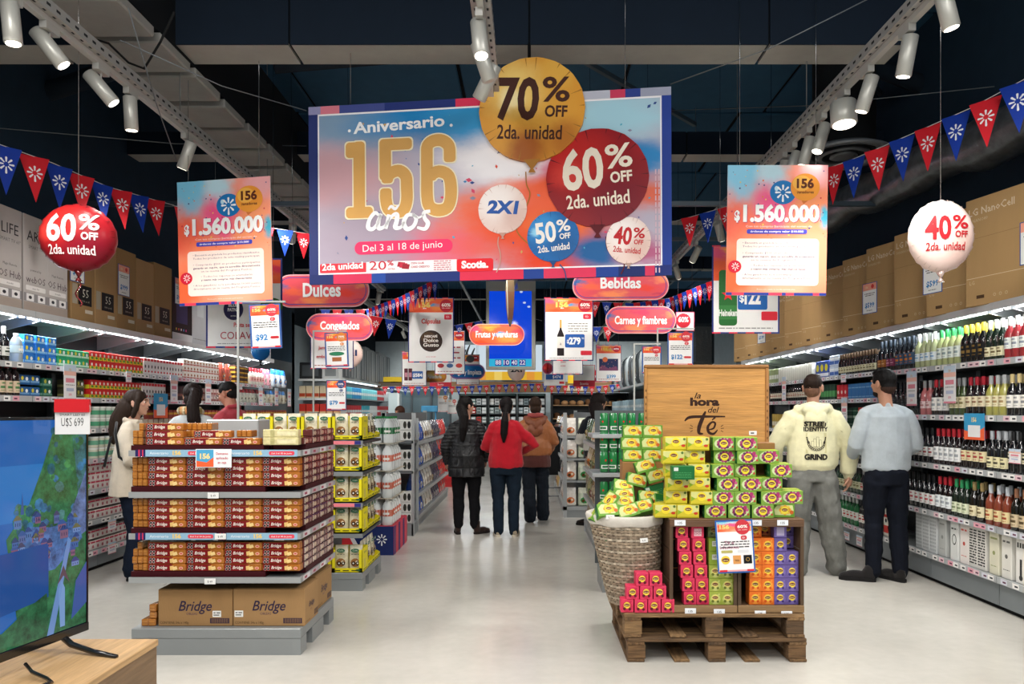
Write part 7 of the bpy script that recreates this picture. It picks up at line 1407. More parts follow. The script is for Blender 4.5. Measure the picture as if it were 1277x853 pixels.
# panel seen edge-on under the banner
m = MB(); p = at(636, 407, 8.6); z1 = at(636, 349, 8.6).z; h = z1-p.z; prof = [(0, .008), (.15, .03), (.4, .045), (.75, .052), (1, .045)]; vs = []
for (t_, w_) in prof: vs += [(-w_, 0, t_*h), (w_, .0, t_*h), (w_, .03, t_*h), (-w_, .03, t_*h)]
for k in range(4): m.add(vs[4*k:4*k+8], [(0, 1, 5, 4), (1, 2, 6, 5), (2, 3, 7, 6), (3, 0, 4, 7)], ['#3a3c3e', '#4a2c22', '#50321e', '#4c3c28'][k], 'card')
vs2 = [(-.045, -.002, h), (-.03, -.002, h), (-.02, -.002, .15*h), (-.03, -.002, .3*h)]; m.add(vs2, [(0, 1, 2, 3)], '#8a8678', 'card')
m.tube([(0, .015, h), (0, .015, 5.35-p.z)], .002, 4, '#888', 'chrome'); tag(ob('hanging_pennant', m, None, tuple(p)), 'narrow brown pointed hanging panel in front of the blue screen', 'panel')
# --- blue digital screen
sc = thing('digital_screen', 'tall hanging digital screen, plain blue with a countdown strip', 'screen', tuple(at(606, 461, 14.0))); k = 14.0/F
m = MB(); m.rbox(0, 62*k, 0, .12, 0, 113*k, .01, '#b5b5ab', 'metal'); ob('casing', m, sc)
def sp(px, py): return (px-606)*k, (461-py)*k
m = MB(); T = Matrix.Translation((0, -.001, 0)) @ FRONT; a, c = sp(610, 457), sp(663, 363); m.rect(a[0], c[0], a[1], c[1], '#0c4be8', 'screen', T, 0); c2 = sp(663, 447.5); m.rect(a[0], c[0], a[1], c2[1], '#35bde8', 'screen', T, .001)
for i, s_ in enumerate(('88', '10', '40', '22')): u = sp(617.5+10*i, 456); v = sp(625.5+10*i, 448.5); m.rect(u[0], v[0], u[1], v[1], '#3a2c90', 'screen', T, .002); m.text(s_, (u[0]+v[0])/2, u[1]+.02, .085, '#e8e6f4', 'screen', T, .003, bold=.02, w=.105)
for (x0, y0, x1, y1) in ((652, 376, 656, 379), (658, 381, 661, 384), (648, 363, 652, 365)): a, c = sp(x0, y1), sp(x1, y0); m.disc((a[0]+c[0])/2, (a[1]+c[1])/2, .03, '#cfe0ff', 'screen', T, .002, 8, .02)
ob('screen', m, sc); m = MB(); [m.tube([(62*k*q, .06, 113*k), (62*k*q, .06, 5.35-at(606, 461, 14.0).z)], .004, 5, '#777', 'chrome') for q in (.2, .8)]; ob('hanging_wire', m, sc)
# --- real foil balloons
def balloon(name, c, rx, rz, yaw, mat, pct, col, label, knotc, second='2da. unidad', ribbon=None, two=None, hang=1.0):
 t = thing(name, label, 'balloon', tuple(c), yaw); b = MB(); n, mm = 48, 12; vs = []; dy = .48
 for j in range(mm+1):
  f = j/mm; th = pi*f                                   # front pole to back pole
  for i in range(n):
   a = 2*pi*i/n; s_ = sin(th)**.8; edge = s_**10; k = 1-.016*edge*(1+sin(a*19))
   y = -cos(th)*dy*rx*(1-.0*edge)*(1-.12*edge)+.006*edge*sin(a*23); vs.append((rx*s_*k*cos(a), y, rz*s_*k*sin(a)))
 b.add(vs, [(j*n+i, j*n+(i+1) % n, (j+1)*n+(i+1) % n, (j+1)*n+i) for j in range(mm) for i in range(n)], '#ffffff', mat, True)  # foil colour already holds a painted highlight and shaded side
 b.uv = Matrix(((.5/rx, 0, 0, .5), (0, 0, .5/rz, .5), (0, 0, 0, 0), (0, 0, 0, 1))); ob('foil_body', b, t)
 b = MB(); off_text(b, 0, 0, rx*.95, pct or '', col, 0, True, 0, second) if not two else b.text(two, 0, -rx*.18, rx*.45, col, 'card', None, 0, bold=.05, w=rx*1.25)
 for i in range(22):                                     # rim creases: their shade painted as dark wedges
  a = 2*pi*i/22+.1*sin(i*5); l = .12+.08*((i*3) % 3)
  b.poly([(rx*.97*cos(a), rz*.97*sin(a)), (rx*(1-l)*cos(a+.015), rz*(1-l)*sin(a+.015)), (rx*.97*cos(a+.035), rz*.97*sin(a+.035))], knotc, 'card', None, 0)
 import bmesh
 me = b.mesh('lettering'); bm = bmesh.new(); bm.from_mesh(me)
 for k in range(4): bmesh.ops.subdivide_edges(bm, edges=[q for q in bm.edges if q.calc_length() > .018], cuts=1); bmesh.ops.triangulate(bm, faces=bm.faces[:])
 for v in bm.verts: x, z = v.co.x, v.co.y; q = min((x/rx)**2+(z/rz)**2, .995); th = math.asin(math.sqrt(q)**1.25); v.co = (x, -cos(th)*dy*rx-.004, z)
 bm.to_mesh(me); bm.free(); ob('lettering', me, t)
 b = MB(); b.tube([(0, 0, -rz+.01), (0, 0, -rz-.03)], [.028, .006], 8, knotc, 'foil'); b.tube([(0, 0, -rz-.03), (0, 0, -rz-.055)], [.006, .022], 8, knotc, 'foil'); ob('neck', b, t)
 b = MB(); b.tube([(0, 0, rz-.004), (0, 0, 5.35-c[2])], .0015, 4, '#c8c8c8', 'chrome')
 if ribbon: b.tube([(.012*sin(q*1.1)*(1+q*.1), .01*cos(q*1.1), -rz-.05-.02*q) for q in range(ribbon)], .005, 4, knotc, 'foil')
 ob('string', b, t); return t
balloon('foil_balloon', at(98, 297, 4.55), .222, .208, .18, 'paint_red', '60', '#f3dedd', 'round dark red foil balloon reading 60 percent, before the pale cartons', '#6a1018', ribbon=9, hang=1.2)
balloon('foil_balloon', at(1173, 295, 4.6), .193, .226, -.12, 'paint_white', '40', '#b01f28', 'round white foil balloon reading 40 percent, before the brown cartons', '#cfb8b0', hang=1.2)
balloon('foil_balloon', at(437, 441, 13.0), .22, .25, 0, 'paint_white', None, '#1f2f5c', 'pinkish balloon reading 2X1 half hidden behind the freezer signs', '#b09088', two='2X1', hang=1.0)
balloon('foil_balloon', at(644, 462, 15.0), .18, .22, 0, 'paint_white', None, '#1f2430', 'small pinkish 2X1 balloon peeping out below the blue screen', '#b09088', two='2X1', hang=.1)
balloon('foil_balloon', at(325, 437, 8.5), .11, .12, 0, 'paint_blue', None, '#1f2430', 'dark balloon hanging below the pasta poster', '#1a1c22', two=' ', hang=.3)
# --- bunting
def pennant(col, w, h):
 b = MB(); b.add([(-w/2, -.001, 0), (w/2, -.001, 0), (0, -.001, -h), (-w/2, .001, 0), (w/2, .001, 0), (0, .001, -h)], [(2, 1, 0), (3, 4, 5), (0, 1, 4, 3), (1, 2, 5, 4), (2, 0, 3, 5)], col, 'card')
 b.star_logo(0, -h*.36, w*.27, '#e9ecf0', 'card', FRONT, .0016); return b.mesh('pennant')
PEN = {c: [pennant(k, .195, .32) for k in v] for c, v in {0: ('#17389a', '#cf2430')}.items()}[0]
def bunting(label, pts, px_w, n=None, sag=0.0, first=0, sc=1.0, flip=False):
 """string through 3-D points with pennants hung along it"""
 P = [Vector(p) for p in pts]; t = thing('bunting', label, 'bunting', tuple(P[0])); m = MB()
 Q = []
 for i in range(len(P)-1):
  for k in range(8): f = k/8; q = P[i].lerp(P[i+1], f); q.z -= sag*4*f*(1-f); Q.append(q)
 Q.append(P[-1]); m.tube([q-P[0] for q in Q], .003, 4, '#d8d8da', 'card'); ob('string', m, t)
 D = [0]
 for i in range(1, len(Q)): D.append(D[-1]+(Q[i]-Q[i-1]).length)
 s_ = .205*sc; pos = .12*sc; i = 0; k = first
 while pos < D[-1]-.1*sc:
  while D[i+1] < pos: i += 1
  f = (pos-D[i])/(D[i+1]-D[i]); c = Q[i].lerp(Q[i+1], f); d = (Q[i+1]-Q[i]).normalized()
  if d.x < 0: d = -d
  slope = math.atan2(d.z, math.hypot(d.x, d.y)); yaw = math.atan2(d.y, d.x)
  o = ob('pennant', PEN[k % 2], t, tuple(c-P[0]), (0, 0, 0), (sc,)*3); o.rotation_euler = Euler((rnd.uniform(-.1, .1), -slope*.85, yaw*.75+rnd.uniform(-.12, .12)), 'XYZ')
  pos += s_*1.12; k += 1
bunting('bunting of red and blue pennants rising over the grocery wall cartons', [at(-12, 176, 4.9), at(65, 203, 5.4), at(135, 233, 6.0), at(217, 256, 6.9)], 33, first=0, sc=1.0)
bunting('bunting of pennants between the bright prize poster and the banner', [at(215, 256, 6.9), at(300, 278, 7.3), at(400, 294, 7.8)], 25, first=1, sc=.84)
bunting('bunting of large red and blue pennants sweeping down over the wine wall', [at(1290, 92, 4.55), at(1210, 135, 5.0), at(1130, 170, 5.5), at(1060, 200, 6.0), at(1020, 214, 6.4)], 38, first=0, sc=1.0)
bunting('bunting of pennants between the banner and the straight prize poster', [at(1020, 214, 6.4), at(905, 258, 7.2), at(838, 277, 7.7)], 22, first=1, sc=.95)
bunting('dense bunting rising towards the banner above the Congelados sign', [at(398, 386, 12), at(458, 386, 12.2), at(500, 370, 10.5), at(548, 346, 9)], 9, first=0, sc=.8)
bunting('short bunting of brightly lit pennants beside the capsule poster', [at(461, 393, 9.6), at(486, 398, 9.6), at(512, 402, 9.6)], 16, first=1, sc=.8)
bunting('faint bunting behind the capsule poster and the screen', [at(566, 406, 14), at(607, 399, 14)], 9, sc=.8)
bunting('faint bunting behind the right edge of the screen', [at(668, 398, 14.5), at(676, 400, 14.5)], 9, sc=.9)
bunting('dense bunting above the Carnes y fiambres sign rising to the wine wall', [at(735, 376, 12), at(790, 378, 12), at(835, 372, 11), at(893, 348, 9.2)], 9, first=1, sc=.8)
bunting('short blue and red bunting left of the Carnes y fiambres sign', [at(736, 408, 12.5), at(772, 407, 12.5)], 10, sc=.85)
bunting('long bunting across the far end of the shop, left stretch', [at(476, 482, 20), at(560, 482, 20), at(594, 481, 20)], 9, first=1, sc=.78)
bunting('long bunting across the far end of the shop under the lit panel', [at(594, 481, 20.5), at(640, 479, 20.5), at(684, 478, 20.5)], 9, sc=.78)
bunting('long bunting across the far end of the shop over the bakery shelves', [at(684, 480, 20), at(740, 482, 20), at(782, 478, 20)], 9, first=1, sc=.78)
# suspension cables strung under the roof
for i, (a, b_, lb) in enumerate([(at(150, 50, 4.6), at(382, 138, 5.5), 'thin steel cable running down to the near corner of the banner'), (at(1100, -10, 4.6), at(836, 105, 5.3), 'thin steel cable running up from the banner to the right track'), (at(0, 160, 6), at(382, 182, 8), 'thin cable crossing behind the left lamp track'), (at(836, 138, 8), at(1240, 108, 6), 'thin cable crossing above the straight prize poster'), (at(160, 10, 4.4), at(220, 200, 5.8), 'loose cable dropping beside the bright prize poster')]):
 m = MB(); m.tube([a, (a+b_)/2-Vector((0, 0, .05)), b_], .004, 4, '#6c7276', 'metal'); tag(ob('cable', m), lb, 'cable')
m = MB(); P = [at(225, 0, 4.6), at(210, 30, 4.7), at(190, 75, 4.9), at(170, 96, 5.0), at(150, 60, 5.0), at(120, 48, 5.0), at(100, 45, 5.1)]; m.tube([(P[i]+P[min(i+1, 6)])/2 if i < 6 else P[i] for i in range(7)], .008, 5, '#0e1113', 'matte'); tag(ob('cable', m), 'looped black cable under the grey ceiling duct', 'cable')
# ================================================================ THE FAR END OF THE SHOP
Yk = 22.5
def bx_(px0, px1, py0, py1, Y): a, b = at(px0, py1, Y), at(px1, py0, Y); return a.x, b.x, a.z, b.z
x0, x1, z0, z1 = bx_(576, 676, 430, 474, 23)
m = MB(); T = Matrix.Translation((0, 23, 0)) @ FRONT; m.box(x0, x1, 23.01, 23.15, z0, z1, '#dfe8ee', 'card'); m.rect(x0, x1, z0, z1, '#d4e4ee', 'lightbox', T, 0); m.rect(x0, x1, z0, z0+.26, '#e8b41e', 'lightbox', T, .004)
for i in range(5): m.rect(x0+.5*i, x0+.5*i+.24, z0, z0+.26, ['#f0c83a', '#e8982a', '#f2d060'][i % 3], 'lightbox', T, .008)
for i, (px, py) in enumerate(((572, 432), (577, 436), (582, 430), (588, 434))): a = at(px, py, 23); m.stroke([(a.x+.1, a.z), (a.x, a.z-.3), (a.x+.12, a.z-.6)], [.03, .08, .03], '#3a3e40', 'card', T, .01)
tag(ob('lit_panel', m), 'large pale lit panel with yellow foot strip behind the blue screen', 'lit panel')
x0, x1, z0, z1 = bx_(560, 812, 476, 489, 22); m = MB(); m.box(x0, x1, 22, 22.3, z0, z1, '#8c6a44', 'woodx'); tag(ob('wooden_fascia', m), 'long brown wooden fascia above the chilled cabinets', 'fascia')
x0, x1, z0, z1 = bx_(466, 560, 476, 484, 22); m = MB(); m.box(x0, x1, 22, 22.1, z0, z1, '#5a4a38', 'woodx'); tag(ob('wooden_fascia', m), 'dark short fascia above the glazed counter', 'fascia')
for i in range(3):                                       # chilled cabinet bays
 a, b_ = 572+36.5*i, 608+36.5*i; x0, x1, z0, z1 = bx_(a, b_, 491, 574, 22.0); t = thing('chilled_cabinet', 'open chilled cabinet of packed trays at the far end, %s bay from the left' % nth(i), 'cabinet', ((x0+x1)/2, 22.0, 0)); w = (x1-x0)/2-.01
 m = MB(); m.box(-w, w, .5, .55, 0, z1, '#15191b', 'metal'); m.box(-w, -w+.03, 0, .5, 0, z1, '#202426', 'metal'); m.box(w-.03, w, 0, .5, 0, z1, '#202426', 'metal'); m.box(-w, w, 0, .5, z1-.06, z1, '#1c3a38', 'metal'); m.box(-w, w, 0, .5, 0, .3, '#24282a', 'metal'); ob('body', m, t)
 for k, z in enumerate((.5, .8, 1.08, 1.36, 1.62)):
  m = MB(); m.box(-w, w, .05, .5, z-.02, z, '#4a5154', 'metal'); ob('shelf_board', m, t)
  for c in range(5):
   cc = rnd.choice(['#cdd2d2', '#9aa6a4', '#b8443c', '#dfe0dc', '#7f9a96', '#c8cfd2'] if i < 2 else ['#cfd6da', '#dfe4e6', '#8fa0a6'])
   b = MB(); b.rbox(-.07, .07, 0, .12, 0, .09, .01, cc, 'gloss'); b.rect(-.05, .05, .03, .06, '#3a4246' if c % 2 else '#eceeee', 'gloss', FRONT, .001)
   for r in range(2): put('food_tray', b.mesh('food_tray'), 'food tray, %s cabinet bay, %s shelf up, %s along, %s' % (nth(i), nth(k), nth(c), ['lower', 'upper'][r]), 'food tray', ((x0+x1)/2-w+.09+(2*w-.18)*c/4, 22.07, z+.001+r*.093), 0, 'food trays in the far chilled cabinets')
area('cabinet_light', (-1.0, 21.7, 2.0), (2.4, .1), 14, (radians(-35), 0, 0), (.9, .97, 1))
x0, x1, z0, z1 = bx_(687, 784, 490, 582, 22.0); t = thing('bakery_shelves', 'dark bakery wall unit with wooden shelves of loaves', 'shelving', ((x0+x1)/2, 22.0, 0)); w = (x1-x0)/2
m = MB(); m.box(-w, w, .5, .55, 0, z1, '#23282b', 'metal'); m.box(-w, -w+.06, 0, .5, 0, z1, '#14171a', 'metal'); m.box(w-.05, w, 0, .5, 0, z1, '#14171a', 'metal'); m.box(-w, w, 0, .5, z1-.05, z1, '#1c1f22', 'metal'); ob('body', m, t)
for k, z in enumerate((.9, 1.22, 1.62)):
 m = MB(); m.box(-w+.06, w-.05, .02, .5, z-.03, z, '#a8845a', 'woodx'); ob('shelf_board', m, t)
lf = MB(); lf.lathe([(.06, 0), (.1, .02), (.11, .06), (.08, .11), (.02, .13)], 10, '#a9825a', 'matte'); lf = lf.mesh('bread_loaf'); lf2 = MB(); lf2.lathe([(.07, 0), (.09, .02), (.09, .14), (.03, .17)], 10, '#6a4a30', 'matte'); lf2 = lf2.mesh('bread_loaf')
for z in (.9, 1.22, 1.62):
 for c in range(9): put('bread_loaf', lf2 if (c*3+int(z*10)) % 4 == 0 else lf, '%s loaf on the %s far bakery shelf' % (nth(c), {.9: 'lowest', 1.22: 'middle', 1.62: 'top'}[z]), 'bread', ((x0+x1)/2-w+.18+.235*c, 22.2+rnd.uniform(-.05, .05), z+.001), rnd.uniform(0, 3), 'loaves on the far bakery shelves')
for i, px in enumerate((710, 724)): m = MB(); m.lathe([(.16, 0), (.13, .06), (.04, .14), (.01, .16)], 14, '#d8c8a8', 'lightbox'); m.tube([(0, 0, .16), (0, 0, .5)], .006, 4, '#222'); tag(ob('pendant_lamp', m, None, tuple(at(px, 487, 21.4))), 'pale pendant lamp over the bakery shelves, %s of two' % nth(i), 'lamp')
# glazed counter with blue chairs, doors, door frame on the left; lower walls
x0, x1, z0, z1 = bx_(490, 562, 484, 560, 22.5)
m = MB(); m.box(x0, x1, 22.5, 22.55, .9, 2.1, '#55666e', 'glass'); [m.box(x0+(x1-x0)*q-.03, x0+(x1-x0)*q+.03, 22.44, 22.5, 0, 2.3, '#3c464c', 'metal') for q in (0, .33, .66, 1)]; m.box(x0, x1, 22.4, 22.55, 0, .9, '#7f8a8e', 'metal'); tag(ob('glazed_counter', m), 'glazed service counter at the far end left of the chilled cabinets', 'counter')
x0, x1, z0, z1 = bx_(525, 546, 506, 516, 21); m = MB(); m.rbox(x0, x1, 21, 21.4, z0+.05, z1, .02, '#4f9ac8', 'gloss'); [m.box(x0+q, x0+q+.04, 21.1, 21.14, 0, z0+.05, '#4f9ac8', 'gloss') for q in (.02, .38)]; tag(ob('blue_table', m), 'light blue table edge behind the far glazed counter', 'table')
x0, x1, z0, z1 = bx_(484, 497, 490, 545, 19.5); m = MB(); m.rbox(x0, x1, 19.5, 20.0, 0, z1, .02, '#cfe0e4', 'metal'); m.box(x1-.03, x1+.03, 19.45, 19.5, .02, z1-.02, '#e6f0f2', 'metal'); tag(ob('white_fridge', m), 'tall pale fridge at the end of the far shelving', 'fridge')
x0, x1, z0, z1 = bx_(478, 502, 470, 477, 22); m = MB(); m.box(x0, x1, 22, 22.05, z0, z1, '#d8b82a', 'card'); tag(ob('yellow_sign', m), 'small plain yellow sign on the far wall', 'sign')
x0, x1, z0, z1 = bx_(708, 716, 468, 478, 21); m = MB(); m.box(x0, x1, 21, 21.02, z0, z1, '#e8c22a', 'card'); tag(ob('yellow_sign', m), 'tiny yellow card above the bakery shelves', 'sign')
# far left shelving with silver cartons on top
gx = -4.42
t = thing('far_shelving', 'far grey shelving with teal bags and silver cartons above, left of the aisle', 'shelving', (gx, 16.6, 0))
m = MB(); m.box(-.5, -.45, 0, 7.4, 0, 2.2, '#454d52', 'metal'); m.box(-.45, 0, 0, 7.4, 0, .15, '#8f9598', 'metal'); ob('back_panel', m, t)
for z in (.5, .9, 1.3, 1.75): m = MB(); m.box(-.45, 0, 0, 7.4, z-.03, z, '#a9b0b3', 'metal'); ob('shelf_board', m, t)
m = MB(); m.box(-.45, .04, 0, 7.4, 2.18, 2.23, '#c2c8ca', 'metal'); ob('canopy', m, t); m = MB(); m.box(-.1, -.06, .05, 7.3, 2.155, 2.175, '#f4fbff', 'tube'); ob('light_tube', m, t)
area('shelf_light', (gx+.05, 20, 2.14), (.05, 7), 16, (0, -.3, 0), (.9, .97, 1))
sb = {}
for c in ('#4fb6c8', '#2f8ac0', '#7fd0d8', '#c8363c', '#d8dfe0', '#b9a24a'): k = pack(.24, .15, .28, c, [(.35, .6, '#e6ecec')], None, name='far_pack'); sb[c] = k
for z, cl in ((1.751, ['#4fb6c8', '#4fb6c8', '#2f8ac0', '#7fd0d8', '#7fd0d8', '#c8363c', '#d8dfe0']), (1.301, ['#d8dfe0', '#c8363c', '#c8363c', '#4fb6c8', '#d8dfe0', '#c8363c', '#c8363c']), (.901, ['#d8dfe0']*7)):
 for i in range(28): place(sb[cl[i//4]], (gx-.02, 16.8+.256*i, z), pi/2, '%s pack from the near end of the far shelving, %s shelf' % (nth(i), {1.751: 'top', 1.301: 'middle', .901: 'lower'}[z]), 'pack', 'packs on the far shelving at %.0f cm' % (z*100))
for i in range(12):
 b = MB(); b.rbox(-.27, .27, 0, .3, 0, .95-.03*(i % 3), .01, ['#8b9094', '#9ea3a6', '#777d82'][i % 3], 'card'); b.rect(-.05, .05, .05, .85, '#c2c5c7', 'card', FRONT, .001); b.rect(-.2, -.1, .05, .85, '#5f666b', 'card', FRONT, .001)
 put('silver_carton', b.mesh('silver_carton'), 'tall silver carton on top of the far shelving, %s from the near end' % nth(i), 'carton', (gx-.02, 16.9+.6*i, 2.235), pi/2, 'silver cartons on the far shelving')
# frontal shelving between the grocery wall and the far shelving
ex0, ex1 = at(372, 500, 13.6).x, at(425, 500, 13.6).x
t = thing('cross_shelving', 'white shelving standing across the end of the grocery wall', 'shelving', ((ex0+ex1)/2, 13.6, 0)); w = (ex1-ex0)/2
m = MB(); m.box(-w, w, .3, .35, 0, 2.05, '#c9cfd0', 'metal'); m.box(-w, w, 0, .3, 0, .15, '#9aa0a2', 'metal'); ob('back_panel', m, t)
for z in (.6, 1.0, 1.35, 1.68, 2.03): m = MB(); m.box(-w, w, -.01, .3, z-.04, z, '#dfe3e3', 'metal'); ob('shelf_board', m, t)
for z, c1, c2, d in ((1.68, '#d8c8a8', '#b5482c', 'cream bottles with brown labels'), (1.35, '#cf3a30', '#d8b88a', 'red topped bags'), (1.0, '#d8d4c8', '#7a6a50', 'cream tubs'), (.6, '#c8cccc', '#55606a', 'pale packs')):
 k = pack(.11, .1, .22, c1, [(.1, .4, c2)], None, name='far_pack')
 for i in range(int(2*w/.125)): place(k, ((ex0+ex1)/2-w+.065+.125*i, 13.62, z+.001), 0, '%s, %s along, on the white shelving across the aisle end' % (d, nth(i)), 'pack', '%s on the cross shelving' % d)
m = MB(); m.rbox(-.2, .2, 0, .22, 0, .3, .01, '#2b2e30', 'metal'); m.rect(-.15, .15, .05, .25, '#50565a', 'card', FRONT, .001); tag(ob('small_oven', m, None, (at(388, 470, 13.7).x, 13.65, 2.032)), 'dark boxed appliance on top of the white cross shelving', 'appliance')
m = MB(); m.rbox(-.16, .16, 0, .22, 0, .32, .01, '#c8cccc', 'card'); m.rect(-.1, .1, .05, .2, '#8a9092', 'card', FRONT, .001); tag(ob('pale_carton', m, None, (at(413, 470, 13.7).x, 13.65, 2.032)), 'pale carton on top of the white cross shelving', 'carton')
# far right: grey garment bags and glass things on shelving behind the board
t = thing('far_shelving', 'far grey shelving with clear bags hanging above, behind the wooden board', 'shelving', (2.35, 15.2, 0))
m = MB(); m.box(.55, .6, 0, 6.6, 0, 2.0, '#454d52', 'metal'); m.box(0, .55, 0, 6.6, 0, .15, '#8f9598', 'metal'); m.box(0, .55, 0, 6.6, 1.98, 2.03, '#cfe0e6', 'metal'); ob('back_panel', m, t)
for z in (.5, .95, 1.4): m = MB(); m.box(0, .55, 0, 6.6, z-.03, z, '#b9c6cb', 'metal'); ob('shelf_board', m, t)
for i in range(11):
 b = MB(); b.lathe([(.1, 0), (.14, .1), (.15, .5), (.12, .66), (.03, .76)], 8, ['#555b60', '#8f989d', '#3a4044', '#a9b2b6'][i % 4], 'film'); put('hanging_bag', b.mesh('hanging_bag'), 'grey shiny wrapped bag above the far shelving, %s from the near end' % nth(i), 'bag', (2.5, 15.4+.6*i, 2.035), 0, 'grey wrapped bags on the far shelving')
bb = pack(.2, .14, .3, '#a9c8d6', [(.4, .6, '#e6f0f4')], None, name='far_pack')
for z in (.501, .951, 1.401):
 for i in range(24): place(bb, (2.38, 15.35+.26*i, z), -pi/2, '%s pale blue pack on the %s far shelf behind the board' % (nth(i), {.501: 'lowest', .951: 'middle', 1.401: 'top'}[z]), 'pack', 'pale blue packs far behind the board')
m = MB(); m.rbox(-.2, .2, -.1, .12, .0, .75, .06, '#2b3033', 'film'); tag(ob('wrapped_case', m, None, (at(876, 470, 13.2).x, 13.2, 2.235-.0)), 'dark wrapped case hanging near the end of the wine wall cartons', 'case')
# ================================================================ PEOPLE
def V(*a): return Vector(a)
class Flesh:
 """collects tapered limbs and ellipsoids that are fused into one skin"""
 def __init__(s): s.b = MB()
 def ell(s, c, r, R=None, n=14, m=9):
  M = Matrix.Translation(Vector(c)) @ (R.to_4x4() if R is not None else Matrix()) @ Matrix.Diagonal((r[0], r[1], r[2], 1)); vs = [];
  for j in range(1, m):
   for i in range(n): a, t = 2*pi*i/n, pi*j/m; vs.append((cos(a)*sin(t), sin(a)*sin(t), cos(t)))
  vs += [(0, 0, 1), (0, 0, -1)]; k = (m-1)*n
  fs = [(j*n+i, (j+1)*n+i, (j+1)*n+(i+1) % n, j*n+(i+1) % n) for j in range(m-2) for i in range(n)]+[(k, i, (i+1) % n) for i in range(n)]+[(k+1, (m-2)*n+(i+1) % n, (m-2)*n+i) for i in range(n)]
  s.b.add(vs, fs, '#fff', 'card', T=M)
 def limb(s, pts, rs, n=12, ends=True):
  """closed tube through points; radius or (rx, ry) per point, ry along y"""
  pts = [Vector(p) for p in pts]; vs = []; m = len(pts)
  for i, p in enumerate(pts):
   d = (pts[min(i+1, m-1)]-pts[max(i-1, 0)]).normalized(); f = Vector((0, 1, 0)); x = f.cross(d)
   if x.length < .2: x = Vector((1, 0, 0))
   x.normalize(); y = d.cross(x).normalized(); r = rs[i]; rx, ry = (r, r) if not hasattr(r, '__len__') else r
   for k in range(n): a = 2*pi*k/n; vs.append(tuple(p+x*cos(a)*rx+y*sin(a)*ry))
  fs = [(j*n+k, j*n+(k+1) % n, (j+1)*n+(k+1) % n, (j+1)*n+k) for j in range(m-1) for k in range(n)]+[tuple(range(n-1, -1, -1)), tuple((m-1)*n+k for k in range(n))]
  s.b.add(vs, fs, '#fff', 'card')
  if ends and n < 16:
   for p, r in ((pts[0], rs[0]), (pts[-1], rs[-1])): q = r if not hasattr(r, '__len__') else min(r); s.ell(p, (q*.98,)*3, n=10, m=7)
 def fuse(s, name, col, mat, parent, vox=.009, smooth=3, ratio=.3, fold=0, fscale=9, stretch=(1, 1, .5), seed=0, colfn=None, quilt=0, cut=None):
  me = s.b.mesh(name); o = bpy.data.objects.new(name, me); COL.objects.link(o)
  r = o.modifiers.new('r', 'REMESH'); r.mode = 'VOXEL'; r.voxel_size = vox; r.use_smooth_shade = True
  q = o.modifiers.new('s', 'SMOOTH'); q.iterations = smooth; q.factor = .5
  if ratio < 1: d = o.modifiers.new('d', 'DECIMATE'); d.ratio = ratio
  dg = bpy.context.evaluated_depsgraph_get(); m2 = bpy.data.meshes.new_from_object(o.evaluated_get(dg), depsgraph=dg); bpy.data.objects.remove(o); bpy.data.meshes.remove(me)
  m2.name = name; off = Vector((seed*3.7, seed*1.3, 0))
  if fold or quilt:
   ns = [v.normal.copy() for v in m2.vertices]
   for v, nn in zip(m2.vertices, ns):
    p = v.co; k = 0
    if fold: k += fold*(noise.noise(Vector((p.x*fscale*stretch[0], p.y*fscale*stretch[1], p.z*fscale*stretch[2]+p.x*2))+off)*1.0+.5*noise.noise(p*fscale*2.3+off))
    if quilt: k -= quilt*(abs(cos(p.z*pi/.045))**8)
    v.co = p+nn*k
  m2.materials.clear(); m2.materials.append(MATS[mat]); a = m2.attributes.get('Col')
  if a: m2.attributes.remove(a)
  c0 = H(col); dat = []
  for p in m2.polygons: p.use_smooth = True; p.material_index = 0; dat += (H(colfn(p.center)) if colfn else c0)
  a = m2.attributes.new('Col', 'FLOAT_COLOR', 'FACE'); a.data.foreach_set('color', dat); m2.update()
  return ob(name, m2, parent)
def head(F_, c, R, k=1.0, jaw=1.0):
 """c: centre of the skull; face towards +y of R"""
 def P(x, y, z): return Vector(c)+R @ (Vector((x, y, z))*k)
 def E(x, y, z, rx, ry, rz): F_.ell(P(x, y, z), (rx*k, ry*k, rz*k), R)
 E(0, -.012, .025, .076, .094, .092); E(0, .022, -.02, .066, .078, .088); E(0, .04, -.07, .048*jaw, .05, .04); E(0, .07, -.088, .024, .02, .018)
 E(0, .093, .012, .011, .014, .026); E(0, .103, -.012, .0125, .017, .012); E(0, .085, .036, .045, .016, .012); E(0, .088, -.042, .024, .013, .007); E(0, .086, -.054, .022, .012, .007)
 for s_ in (-1, 1): E(s_*.04, .065, -.008, .022, .022, .02); E(s_*.08, -.004, -.008, .010, .02, .032); E(s_*.083, -.012, .01, .009, .014, .018)
 return P
